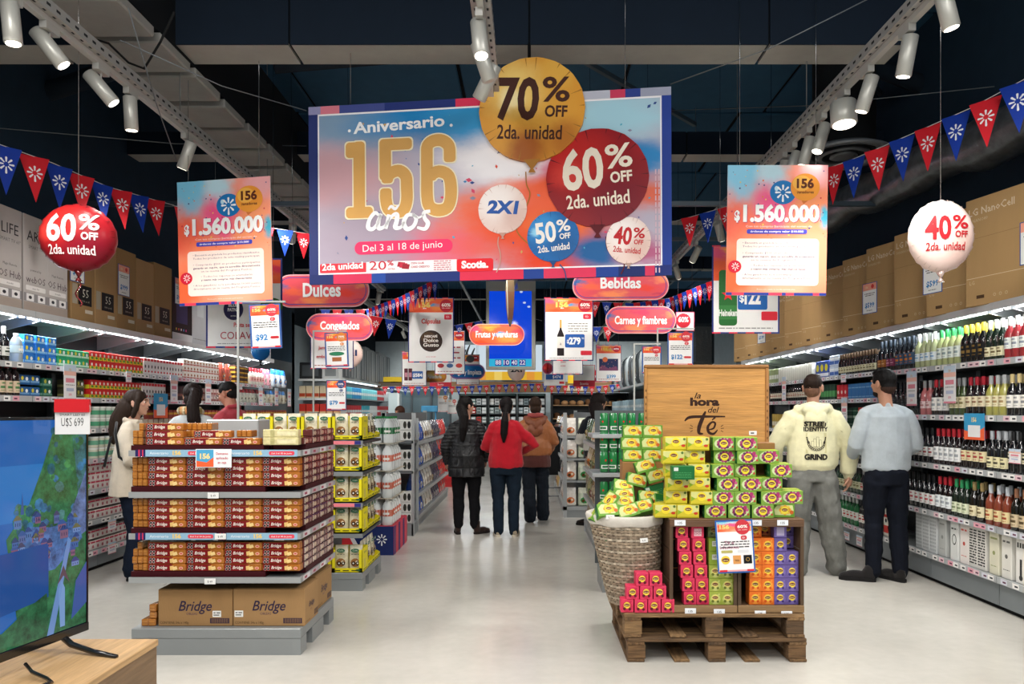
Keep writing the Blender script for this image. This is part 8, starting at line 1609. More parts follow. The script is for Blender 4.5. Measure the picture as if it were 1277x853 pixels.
def face_bits(parent, P, R, k=1.0, iris='#3a2a1e', lip='#a0504a', brow='#2a1d16', glasses=False):
 T = lambda x, y, z: Matrix.Translation(P(x, y, z)) @ R.to_4x4() @ Matrix.Diagonal((k, k, k, 1))
 b = MB()
 for s_ in (-1, 1):
  b.lathe([(.0015, -.0125), (.009, -.008), (.0125, 0), (.009, .008), (.0015, .0125)], 10, '#e6dcd4', 'gloss', T=T(s_*.031, .072, .012)); b.lathe([(.0055, 0), (.0045, .004)], 10, iris, 'gloss', T=T(s_*.031, .0835, .012) @ Matrix.Rotation(-pi/2, 4, 'X'))
 ob('eyes', b, parent); b = MB()
 for s_ in (-1, 1): b.tube([(s_*.014, 0, 0), (s_*.03, .003, .006), (s_*.05, -.012, .002)], .0032, 5, brow, 'hair', T=T(0, .094, .032))
 ob('eyebrows', b, parent); b = MB(); b.tube([(-.021, -.008, 0), (-.008, .002, .002), (0, .003, 0), (.008, .002, .002), (.021, -.008, 0)], [.001, .004, .0045, .004, .001], 6, lip, 'skin', T=T(0, .097, -.047)); ob('lips', b, parent)
 if glasses:
  b = MB()
  for s_ in (-1, 1): b.tube([(s_*.034+.024*cos(a), -.004*abs(cos(a)), .017*sin(a)) for a in [2*pi*q/16 for q in range(16)]], .0024, 5, '#15161a', 'gloss', True, T=T(0, .104, .01)); b.tube([(s_*.056, -.004, .006), (s_*.078, -.03, .006), (s_*.086, -.1, .004)], .0024, 5, '#15161a', 'gloss', T=T(0, .104, .01))
  b.tube([(-.011, .002, .004), (.011, .002, .004)], .0024, 5, '#15161a', 'gloss', T=T(0, .104, .01)); ob('glasses', b, parent)
def hand(F_, w, d, side, palm=None, curl=.5, k=1.0):
 """hand from the wrist w along d with five separate fingers; side +1: thumb towards +x of its frame"""
 d = Vector(d).normalized(); pn = Vector(palm or (0, 1, 0)); pn = (pn-d*pn.dot(d)).normalized(); x = d.cross(pn).normalized()*side
 w = Vector(w); F_.limb([w-d*.03*k, w+d*.02*k, w+d*.05*k, w+d*.085*k], [.026*k, .027*k, .031*k, .030*k], 8)
 F_.ell(w+d*.055*k+x*.004*k, (.036*k, .036*k, .036*k), n=8, m=6)
 for i, (o_, L) in enumerate(((.027, .072), (.0095, .08), (-.0085, .075), (-.026, .058))):
  b = w+d*.085*k+x*o_*k; L *= k; c1 = curl*.6; p1 = b+d*L*.45+pn*L*.45*c1*.6; p2 = p1+(d*cos(c1*1.3)+pn*sin(c1*1.3))*L*.32; p3 = p2+(d*cos(c1*2.2)+pn*sin(c1*2.2))*L*.25
  F_.limb([b, p1, p2, p3], [.0088*k, .0082*k, .0076*k, .0064*k], 6)
 b = w+d*.02*k+x*.028*k; F_.limb([b, b+(d*.6+x*.6+pn*.2)*.035*k, b+(d*.75+x*.6+pn*.4)*.062*k, b+(d*.9+x*.52+pn*.55)*.082*k], [.013*k, .011*k, .0095*k, .0075*k], 6)
def shoe(parent, toe_dir, heel, col, sole, L=.27, lift=0, name='shoe', hi=.0, stripe=None):
 """shoe with its heel at a floor point, pointing along toe_dir"""
 d = Vector((toe_dir[0], toe_dir[1], 0)).normalized(); x = Vector((d.y, -d.x, 0)); M = Matrix(((x.x, d.x, 0, heel[0]), (x.y, d.y, 0, heel[1]), (0, 0, 1, heel[2] if len(heel) > 2 else 0), (0, 0, 0, 1)))
 if lift: M = M @ Matrix.Translation((0, L*.75, 0)) @ Matrix.Rotation(-lift, 4, 'X') @ Matrix.Translation((0, -L*.75, 0))
 F_ = Flesh(); F_.ell((0, .055, .055), (.036, .055, .05)); F_.ell((0, .14, .045), (.042, .09, .042)); F_.ell((.002, .205, .035), (.044, .062, .034)); F_.limb([(0, .05, .05), (0, .05, .10+hi)], [(.036, .045), (.038, .046)])
 for v in range(len(F_.b.v)): p = F_.b.v[v]; F_.b.v[v] = (p[0], p[1]*L/.27, max(p[2], .018))
 F_.b.v = [tuple(M @ Vector(p)) for p in F_.b.v]
 o = F_.fuse(name, col, 'fabric', parent, .006, 2, .4)
 b = MB(M); P = [(.036*s_*k_, y*L/.27) for s_, seq in ((1, [(0, .4), (.02, .85), (.06, 1), (.12, .95), (.17, 1.15), (.21, 1.2), (.245, .95), (.266, .4)]),) for y, k_ in seq]; P = P+[(-x_, y_) for x_, y_ in reversed(P)]; n = len(P)
 b.add([(x_, y_, 0) for x_, y_ in P]+[(x_*1.03, y_, .026) for x_, y_ in P], [tuple(range(n-1, -1, -1)), tuple(range(n, 2*n))]+[(i, (i+1) % n, n+(i+1) % n, n+i) for i in range(n)], sole, 'matte')
 if stripe: b.rect(-.035, .035, .03, .06, stripe, 'card', FRONT, .004)
 ob('sole', b, o); return o
def person(label, x, y, yaw, Hs, build):
 """Hs: height; the figure is made 1.75 m tall facing +y, then scaled"""
 t = thing('person', label, 'person', (x, y, 0), yaw); build(t); s_ = Hs/1.75; t.scale = (s_,)*3; return t
ID = Matrix.Identity(3)
def rotm(yaw=0, pitch=0, roll=0): return (Matrix.Rotation(yaw, 3, 'Z') @ Matrix.Rotation(pitch, 3, 'X') @ Matrix.Rotation(roll, 3, 'Y'))
def legs(F_, hl, hr, kl, kr, al, ar, r=(.088, .062, .045), pelvis=True, hem=None):
 for h_, k_, a_ in ((hl, kl, al), (hr, kr, ar)): h_, k_, a_ = Vector(h_), Vector(k_), Vector(a_); F_.limb([h_, h_.lerp(k_, .5), k_, k_.lerp(a_, .35), a_], [r[0], (r[0]+r[1])/2+.004, r[1], r[1]*.98 if hem is None else r[1], r[2] if hem is None else hem])
def torso_skin(F_): F_.limb([(0, 0, .92), (0, 0, 1.05), (0, .01, 1.2), (0, .0, 1.36), (0, -.01, 1.43)], [(.14, .09), (.125, .085), (.14, .09), (.145, .085), (.09, .06)])
def neck(F_, c): F_.limb([(0, -.012, 1.40), (0, -.005, 1.47), Vector(c)+Vector((0, -.01, -.05))], [.062, .052, .052])
def sleeve(J, s_, e, w, sg, a, el, wr, cuff=None, short=None):
 """sleeve from the neck over the shoulder to the wrist"""
 s_, e, w = Vector(s_), Vector(e), Vector(w); s_ = s_+Vector((-sg*.02, 0, -.045)); P = [Vector((sg*.06, -.01, 1.435)), Vector((sg*.125, -.01, 1.405)), s_+Vector((-sg*.025, 0, .03)), s_+Vector((0, 0, -.03)), s_.lerp(e, .5), e]; Rr = [.045, .055, a*.86, a*.92, (a+el)/2, el]
 if short: P[-1] = s_.lerp(e, short)
 else: P += [e.lerp(w, .55), w+(e-w)*.1, w]; Rr += [(el+wr)/2, wr*1.08, cuff or wr]
 J.limb(P, Rr, 14)
# --- man in the cream hoodie
def b_hoodie(t):
 R = rotm(-.45, -.05); c = V(.01, .015, 1.635); F_ = Flesh(); P = head(F_, c, R); neck(F_, c); torso_skin(F_)
 ew = [((-.215, -.01, 1.39), (-.31, .02, 1.14), (-.29, .16, .98)), ((.215, -.01, 1.39), (.31, -.01, 1.12), (.315, .04, .88))]
 for s_, e, w in ew: F_.limb([(s_[0]*.8, s_[1], s_[2]-.075), e, w], [.05, .042, .028])
 hand(F_, ew[0][2], (.1, .4, -.9), 1, (1, 0, 0), .6); hand(F_, ew[1][2], (-.02, .06, -1), -1, (-1, .2, 0), .75)
 legs(F_, (-.09, 0, .9), (.09, 0, .9), (-.1, .03, .5), (.13, .0, .5), (-.1, -.0, .1), (.2, .0, .1), (.07, .05, .035))
 F_.fuse('body', '#b98a72', 'skin', t, .0065, 2, .35); face_bits(t, P, R)
 J = Flesh(); J.limb([(0, 0, .92), (0, 0, .97), (0, -.005, 1.1), (0, .0, 1.25), (0, -.005, 1.37), (0, -.015, 1.45)], [(.185, .125), (.215, .145), (.22, .15), (.215, .145), (.2, .12), (.1, .08)], 18)
 for (s_, e, w), sg in zip(ew, (-1, 1)): sleeve(J, s_, e, w, sg, .095, .08, .064, .045)
 J.limb([(-.12, -.03, 1.44), (0, -.06, 1.46), (.12, -.03, 1.44)], [.05, .06, .05]); J.limb([(-.1, .05, 1.45), (-.13, -.02, 1.46), (-.08, -.09, 1.45), (0, -.12, 1.42), (.08, -.09, 1.45), (.13, -.02, 1.46), (.1, .05, 1.45)], [.035, .04, .045, .055, .045, .04, .035]); J.ell((0, -.12, 1.37), (.1, .05, .09))
 J.fuse('hoodie', '#d8d4ae', 'fabric', t, .008, 3, .4, .011, 8, (1, 1, .8), 1)
 B = MB()
 K = '#26231f'; T = FRONT; yb_ = -.172
 Tt = Matrix.Translation((0, yb_, 0)) @ T
 B.text('STREET', -.005, 1.305, .04, K, 'card', Tt, 0, bold=.05, w=.19); B.text('IDENTITY', -.005, 1.262, .036, K, 'card', Tt, 0, bold=.04, w=.2); B.text('GRIND', -.005, 1.02, .046, K, 'card', Tt, 0, bold=.06, w=.19)
 B.rect(-.088, .082, 1.075, 1.245, '#c2bc90', 'card', Tt, -.001)
 for i in range(13):
  a = pi+pi*(i+.5)/13+0; a = pi*1.0+pi*i/12; r = .062; u, v = -.003+r*cos(a)*1.05, 1.165+r*sin(a); B.ring(u, v, .006, .011, K, 'card', Tt, .001, 8)
 for s_ in (-1, 1):
  for q in range(4): B.disc(-.003+s_*(.068+.003*q), 1.165+.014*q, .007, K, 'card', Tt, .001, 6)
 for i, (u, w_, h_) in enumerate(((-.035, .016, .05), (-.016, .018, .07), (.006, .018, .085), (.028, .016, .06))): B.rect(u-w_/2-.002, u+w_/2+.002, 1.128, 1.128+h_, K, 'card', Tt, .0012); B.rect(u-w_/2, u+w_/2, 1.130, 1.126+h_, '#d8d4ae', 'card', Tt, .0018)
 # wrap the print onto the back
 from mathutils.bvhtree import BVHTree
 ho = [c_ for c_ in t.children if c_.name.startswith('hoodie')][0]; dg = ho.data; bv = BVHTree.FromPolygons([v.co for v in dg.vertices], [tuple(p.vertices) for p in dg.polygons])
 base = yb_; out = []
 for p in B.v: hit = bv.ray_cast(Vector((p[0], -1, p[2])), Vector((0, 1, 0))); d = base-p[1]; out.append((p[0], (hit[0].y if hit[0] else base)-.005-d, p[2]))
 B.v = out; ob('back_print', B, t)
 L_ = Flesh(); L_.limb([(0, 0, .98), (0, -.01, .9), (0, -.012, .82)], [(.165, .11), (.178, .125), (.165, .12)], 16); legs(L_, (-.095, -.01, .86), (.095, -.01, .86), (-.115, .03, .48), (.15, .01, .48), (-.115, .01, .06), (.215, .04, .06), (.115, .103, .0), hem=.082)
 L_.fuse('trousers', '#6f706c', 'denim', t, .009, 3, .35, .014, 9, (1, 1, 1.6), 2)
 shoe(t, (-.1, 1), (-.115, -.06, 0), '#c8cccb', '#d0d0cc'); shoe(t, (.55, 1), (.2, -.03, 0), '#e6e6e2', '#d8d8d4', stripe='#1c1c1e', lift=.25)
 Hh = Flesh(); Pc = lambda x, y, z: Vector(c)+R @ Vector((x, y, z)); Hh.ell(Pc(0, -.014, .036), (.080, .099, .088), R); Hh.ell(Pc(0, -.042, -.03), (.066, .062, .06), R); Hh.ell(Pc(0, .03, .098), (.058, .05, .026), R)
 Hh.fuse('hair', '#241811', 'hair', t, .006, 1, .6, .003, 40, (1, 1, 1), colfn=lambda p: '#241811' if p.z > c.z-.004 else '#6a4c3c')
person('man in a cream hoodie with back print and grey baggy jeans facing the wine wall', 2.49, 6.56, -.12, 1.765, b_hoodie)
# --- man in the grey sweater
def b_grey(t):
 R = rotm(.5, -.12); c = V(-.01, .02, 1.64); F_ = Flesh(); P = head(F_, c, R); neck(F_, c); torso_skin(F_)
 ew = [((-.2, -.01, 1.4), (-.245, .0, 1.13), (-.2, .2, 1.0)), ((.2, -.01, 1.4), (.245, .0, 1.13), (.15, .2, .98))]
 for s_, e, w in ew: F_.limb([(s_[0]*.8, s_[1], s_[2]-.075), e, w], [.048, .04, .028])
 hand(F_, ew[0][2], (.3, .8, -.3), 1, (.5, 0, -.6), .6); hand(F_, ew[1][2], (-.4, .8, -.2), -1, (-.5, 0, -.6), .6)
 legs(F_, (-.09, 0, .9), (.09, 0, .9), (-.07, .04, .5), (.1, .03, .5), (-.1, .0, .1), (.11, .0, .1), (.07, .05, .035))
 F_.fuse('body', '#b07f66', 'skin', t, .0065, 2, .35); face_bits(t, P, R)
 J = Flesh(); J.limb([(0, 0, .905), (0, 0, .94), (0, -.005, 1.08), (0, .0, 1.22), (0, -.005, 1.37), (0, -.012, 1.45)], [(.165, .115), (.195, .13), (.2, .135), (.205, .135), (.195, .115), (.085, .075)], 18)
 for (s_, e, w), sg in zip(ew, (-1, 1)): sleeve(J, s_, e, w, sg, .082, .066, .04)
 J.limb([(-.06, .02, 1.455), (0, -.055, 1.46), (.06, .02, 1.455)], [.025, .028, .025])
 J.fuse('sweater', '#a9b2b8', 'fabric', t, .008, 3, .4, .010, 8, (1, 1, .7), 5)
 L_ = Flesh(); L_.limb([(0, 0, .98), (0, -.01, .9), (0, -.012, .8)], [(.155, .105), (.172, .125), (.155, .118)], 16); legs(L_, (-.088, -.01, .84), (.088, -.01, .84), (-.085, .03, .48), (.105, .02, .48), (-.1, .0, .07), (.12, .0, .07), (.098, .074, .0), hem=.058)
 L_.fuse('trousers', '#10141e', 'denim', t, .009, 3, .35, .010, 10, (1, 1, 2), 7)
 shoe(t, (-.85, .3), (-.09, -.03, 0), '#1c1a1b', '#151415', L=.29); shoe(t, (-.45, .9), (.135, -.06, 0), '#1b1919', '#141314', L=.29)
 Pc = lambda x, y, z: Vector(c)+R @ Vector((x, y, z)); Hh = Flesh(); Hh.ell(Pc(0, -.016, .036), (.083, .102, .092), R); Hh.ell(Pc(0, -.042, -.03), (.067, .062, .066), R); Hh.ell(Pc(0, .035, .1), (.058, .045, .024), R)
 Hh.fuse('hair', '#0f0d0d', 'hair', t, .006, 1, .6, .003, 40, (1, 1, 1), colfn=lambda p: '#0f0d0d' if p.z > c.z-.03 else '#3c2a22'); Bd = Flesh(); Bd.ell(Pc(0, .045, -.072), (.055, .055, .038), R); Bd.fuse('beard', '#1d1512', 'hair', t, .006, 1, .5)
person('man in a pale grey sweater and navy trousers looking at the wine shelves', 3.03, 6.34, -.05, 1.79, b_grey)
# --- woman in the black quilted jacket
def b_puffer(t):
 R = rotm(-1.0, -.05); c = V(.0, .01, 1.64); F_ = Flesh(); P = head(F_, c, R, .98, .92); neck(F_, c); torso_skin(F_)
 ew = [((-.2, -.01, 1.39), (-.27, -.01, 1.12), (-.25, .12, .92)), ((.2, -.01, 1.39), (.27, -.0, 1.13), (.24, .16, .94))]
 for s_, e, w in ew: F_.limb([(s_[0]*.8, s_[1], s_[2]-.075), e, w], [.045, .038, .026])
 hand(F_, ew[0][2], (0, .3, -1), 1, (1, 0, 0), .6, .92); hand(F_, ew[1][2], (0, .4, -1), -1, (-1, 0, 0), .6, .92)
 legs(F_, (-.09, 0, .88), (.09, 0, .88), (-.09, .02, .48), (.09, .02, .48), (-.09, -.02, .1), (.1, -.02, .1), (.07, .05, .035))
 F_.fuse('body', '#c08e78', 'skin', t, .0065, 2, .3); face_bits(t, P, R, .98, lip='#8c2f34', glasses=True)
 J = Flesh(); J.limb([(0, -.01, .74), (0, -.01, .86), (0, -.01, 1.0), (0, -.0, 1.15), (0, .0, 1.3), (0, -.01, 1.41), (0, -.01, 1.47)], [(.232, .17), (.24, .175), (.225, .165), (.21, .15), (.215, .14), (.17, .11), (.08, .075)], 18)
 for (s_, e, w), sg in zip(ew, (-1, 1)): sleeve(J, s_, e, w, sg, .088, .073, .055)
 J.limb([(-.12, -.02, 1.42), (0, -.1, 1.43), (.12, -.02, 1.42)], [.04, .06, .04])
 J.fuse('quilted_jacket', '#17181b', 'puffer', t, .008, 2, .5, .006, 10, (1, 1, 1), 3, quilt=.010)
 L_ = Flesh(); L_.limb([(0, 0, .95), (0, -.01, .86), (0, -.012, .78)], [(.165, .12), (.19, .145), (.175, .13)], 16); legs(L_, (-.095, -.01, .84), (.095, -.01, .84), (-.1, .02, .46), (.1, .02, .46), (-.1, -.02, .12), (.11, -.02, .12), (.105, .073, .0), hem=.06)
 L_.fuse('trousers', '#101013', 'denim', t, .009, 3, .35, .009, 10, (1, 1, 2), 4)
 shoe(t, (-.1, 1), (-.1, -.07, 0), '#2e1f1a', '#1c1412', L=.25, hi=.06, name='ankle_boot'); shoe(t, (.8, .6), (.1, -.05, 0), '#2e1f1a', '#1c1412', L=.25, hi=.06, name='ankle_boot')
 Pc = lambda x, y, z: Vector(c)+R @ Vector((x, y, z)); Hh = Flesh(); Hh.ell(Pc(0, -.02, .035), (.088, .108, .098), R); Hh.ell(Pc(0, -.07, -.04), (.075, .06, .09), R); Hh.limb([Pc(0, -.08, -.02), (-.03, -.14, 1.5), (-.04, -.17, 1.36), (-.05, -.18, 1.22)], [.07, .065, .055, .03])
 Hh.fuse('hair', '#100c0c', 'hair', t, .007, 1, .5, .004, 30, (2, 2, .4))
person('woman in a long black quilted jacket and glasses, head turned towards her companion', -.74, 8.78, .08, 1.60, b_puffer)
# --- woman in the red sweater
def b_red(t):
 R = rotm(.15, .0); c = V(.0, .01, 1.635); F_ = Flesh(); P = head(F_, c, R, .98, .92); neck(F_, c); torso_skin(F_)
 ew = [((-.2, -.01, 1.38), (-.26, .03, 1.12), (-.14, .24, 1.06)), ((.2, -.01, 1.38), (.36, -.0, 1.15), (.2, .17, 1.05))]
 for s_, e, w in ew: F_.limb([(s_[0]*.8, s_[1], s_[2]-.075), e, w], [.045, .038, .026])
 hand(F_, ew[0][2], (.5, .7, 0), 1, (.3, 0, -.6), .7, .92); hand(F_, ew[1][2], (-.8, .4, 0), -1, (0, .5, -.6), .7, .92)
 legs(F_, (-.09, 0, .88), (.09, 0, .88), (-.09, .02, .48), (.09, .02, .48), (-.09, -.02, .1), (.1, -.02, .1), (.07, .05, .035))
 F_.fuse('body', '#b98a70', 'skin', t, .0065, 2, .3); face_bits(t, P, R, .98)
 J = Flesh(); J.limb([(0, -.01, .87), (0, -.01, .92), (0, -.01, 1.02), (0, -.0, 1.15), (0, .0, 1.3), (0, -.01, 1.40), (0, -.01, 1.455)], [(.215, .155), (.225, .16), (.215, .155), (.205, .15), (.21, .14), (.17, .105), (.08, .07)], 18)
 for (s_, e, w), sg in zip(ew, (-1, 1)): sleeve(J, s_, e, w, sg, .083, .063, .04)
 J.fuse('red_sweater', '#b01626', 'fabric', t, .008, 3, .45, .011, 9, (1, 1, 1.3), 6)
 L_ = Flesh(); L_.limb([(0, 0, .95), (0, -.01, .86), (0, -.012, .78)], [(.17, .125), (.2, .155), (.18, .135)], 16); legs(L_, (-.1, -.01, .84), (.1, -.01, .84), (-.1, .02, .46), (.1, .02, .46), (-.09, -.02, .07), (.1, -.02, .07), (.108, .073, .0), hem=.064)
 L_.fuse('jeans', '#16222f', 'denim', t, .009, 3, .35, .009, 10, (1, 1, 2), 8)
 shoe(t, (-.15, 1), (-.095, -.08, 0), '#a99c86', '#cfc6b4', L=.25); shoe(t, (.15, 1), (.105, -.08, 0), '#a99c86', '#cfc6b4', L=.25)
 Pc = lambda x, y, z: Vector(c)+R @ Vector((x, y, z)); Hh = Flesh(); Hh.ell(Pc(0, -.018, .035), (.087, .105, .096), R); Hh.ell(Pc(0, -.05, -.035), (.07, .06, .06), R); Hh.limb([Pc(0, -.1, .0), (0, -.155, 1.56), (-.01, -.17, 1.45), (-.02, -.165, 1.3), (-.02, -.16, 1.2)], [.035, .03, .05, .045, .018])
 Hh.fuse('ponytail_hair', '#120d0e', 'hair', t, .007, 1, .5, .004, 30, (2, 2, .4)); b = MB(); b.tube([(.026*cos(a), -.155+.026*sin(a), 1.555) for a in [2*pi*q/12 for q in range(12)]], .008, 6, '#1c1c1e', 'fabric', True); ob('hair_tie', b, t)
person('woman in a red sweater and dark jeans with a long black ponytail, in the aisle', -.27, 8.62, .0, 1.60, b_red)
# --- person in the copper jacket, walking away
def b_copper(t):
 R = rotm(.05, -.1); c = V(.0, .03, 1.63); F_ = Flesh(); P = head(F_, c, R, .98, .95); neck(F_, c); torso_skin(F_)
 ew = [((-.2, -.01, 1.38), (-.25, .02, 1.12), (-.18, .2, 1.0)), ((.2, -.01, 1.38), (.26, .02, 1.12), (.2, .2, 1.0))]
 for s_, e, w in ew: F_.limb([(s_[0]*.8, s_[1], s_[2]-.075), e, w], [.045, .038, .026])
 hand(F_, ew[0][2], (.2, .9, -.2), 1, (1, 0, 0), .7, .92); hand(F_, ew[1][2], (-.2, .9, -.2), -1, (-1, 0, 0), .7, .92)
 legs(F_, (-.09, 0, .88), (.09, 0, .88), (-.09, .02, .48), (.09, .1, .5), (-.07, -.08, .12), (.1, .14, .1), (.07, .05, .035))
 F_.fuse('body', '#b98a70', 'skin', t, .0065, 2, .3); face_bits(t, P, R, .98)
 J = Flesh(); J.limb([(0, -.01, .93), (0, -.01, .96), (0, -.01, 1.03), (0, -.0, 1.15), (0, .0, 1.3), (0, -.01, 1.41), (0, -.01, 1.47)], [(.21, .16), (.23, .17), (.235, .17), (.22, .155), (.22, .145), (.17, .11), (.08, .075)], 18)
 for (s_, e, w), sg in zip(ew, (-1, 1)): sleeve(J, s_, e, w, sg, .09, .073, .055)
 J.fuse('copper_jacket', '#a8683f', 'puffer', t, .008, 2, .5, .014, 9, (1, 1, 1.2), 9); K = Flesh(); K.limb([(0, -.01, .77), (0, -.01, .86), (0, -.01, .97)], [(.215, .16), (.222, .163), (.205, .15)], 18); K.fuse('jacket_hem', '#5c3430', 'fabric', t, .008, 2, .4, .008, 9)
 K = Flesh(); K.limb([(-.13, .03, 1.45), (-.1, -.08, 1.42), (0, -.16, 1.36), (.1, -.08, 1.42), (.13, .03, 1.45)], [.045, .055, .07, .055, .045]); K.ell((0, -.15, 1.3), (.11, .05, .1)); K.fuse('hood', '#8c5238', 'puffer', t, .008, 2, .5, .008, 12, (1, 1, 1), 4)
 K = Flesh(); K.limb([(-.08, .05, 1.5), (-.09, -.04, 1.5), (0, -.1, 1.49), (.09, -.04, 1.5), (.08, .05, 1.5)], [.028, .032, .035, .032, .028]); K.fuse('scarf', '#b0524e', 'fabric', t, .008, 2, .5, .008, 14, (1, 1, 1), 4)
 L_ = Flesh(); L_.limb([(0, 0, .95), (0, -.01, .86), (0, -.012, .78)], [(.165, .12), (.185, .14), (.17, .13)], 16); legs(L_, (-.09, -.01, .84), (.09, -.01, .84), (-.09, .02, .46), (.1, .1, .46), (-.07, -.07, .08), (.11, .14, .07), (.1, .09, .0), hem=.09)
 L_.fuse('jeans', '#20262f', 'denim', t, .009, 3, .35, .013, 9, (1, 1, 2), 8)
 shoe(t, (.0, 1), (-.06, -.16, .03), '#23262a', '#8b8e8c', L=.26, lift=.5); shoe(t, (.1, 1), (.11, .1, 0), '#23262a', '#8b8e8c', L=.26)
 Pc = lambda x, y, z: Vector(c)+R @ Vector((x, y, z)); Hh = Flesh(); Hh.ell(Pc(0, -.018, .035), (.088, .106, .096), R); Hh.ell(Pc(0, -.04, -.05), (.08, .065, .075), R)
 Hh.fuse('hair', '#35261d', 'hair', t, .007, 1, .5, .004, 30, (2, 2, .4))
person('person in a hooded copper jacket and loose jeans walking away down the aisle', .08, 9.75, .0, 1.625, b_copper)
# --- shopper half hidden by the beer shelf
def b_half(t):
 R = rotm(-.9, -.1); c = V(.0, .02, 1.63); F_ = Flesh(); P = head(F_, c, R, .98, .92); neck(F_, c); torso_skin(F_)
 ew = [((-.2, -.01, 1.38), (-.26, .0, 1.12), (-.16, .2, 1.05)), ((.2, -.01, 1.38), (.26, .02, 1.12), (.2, .2, 1.0))]
 for s_, e, w in ew: F_.limb([(s_[0]*.8, s_[1], s_[2]-.075), e, w], [.045, .038, .026])
 hand(F_, ew[0][2], (.2, .9, -.2), 1, (1, 0, 0), .7, .92); hand(F_, ew[1][2], (-.2, .9, -.2), -1, (-1, 0, 0), .7, .92)
 legs(F_, (-.09, 0, .88), (.09, 0, .88), (-.09, .02, .48), (.09, .02, .5), (-.09, -.04, .12), (.1, .0, .1), (.07, .05, .035))
 F_.fuse('body', '#b98a70', 'skin', t, .0065, 2, .3); face_bits(t, P, R, .98)
 J = Flesh(); J.limb([(0, -.01, .9), (0, -.01, 1.0), (0, -.0, 1.15), (0, .0, 1.3), (0, -.01, 1.41), (0, -.01, 1.47)], [(.2, .15), (.21, .15), (.2, .145), (.21, .14), (.17, .11), (.08, .075)], 18)
 for (s_, e, w), sg in zip(ew, (-1, 1)): sleeve(J, s_, e, w, sg, .085, .07, .05)
 J.fuse('sweater', '#10141c', 'fabric', t, .009, 2, .4, .01, 9, (1, 1, 1.2), 9, colfn=lambda p: '#10141c' if p.z > 1.22 else ('#b5b3aa' if p.z > 1.0 else '#101318'))
 L_ = Flesh(); L_.limb([(0, 0, .95), (0, -.01, .86), (0, -.012, .78)], [(.16, .12), (.18, .14), (.16, .13)], 16); legs(L_, (-.09, -.01, .84), (.09, -.01, .84), (-.09, .02, .46), (.1, .02, .46), (-.09, -.04, .12), (.1, 0, .12), (.1, .07, .0), hem=.055)
 L_.fuse('trousers', '#9a8a76', 'denim', t, .009, 3, .35, .009, 9, (1, 1, 2), 8)
 shoe(t, (-.9, .3), (-.06, -.05, 0), '#17100e', '#0f0b0a', L=.26, hi=.08, name='ankle_boot'); shoe(t, (-.7, .6), (.1, .0, 0), '#17100e', '#0f0b0a', L=.26, hi=.08, name='ankle_boot')
 Pc = lambda x, y, z: Vector(c)+R @ Vector((x, y, z)); Hh = Flesh(); Hh.ell(Pc(0, -.018, .035), (.1, .115, .105), R); Hh.ell(Pc(0, -.05, -.06), (.105, .09, .11), R); Hh.limb([Pc(0, -.05, -.05), (0, -.1, 1.4)], [.1, .08]); Hh.fuse('hair', '#1a1211', 'hair', t, .008, 1, .5, .004, 30, (2, 2, .4))
person('shopper with big dark hair half hidden behind the beer can shelf', .88, 9.42, -.1, 1.66, b_half)
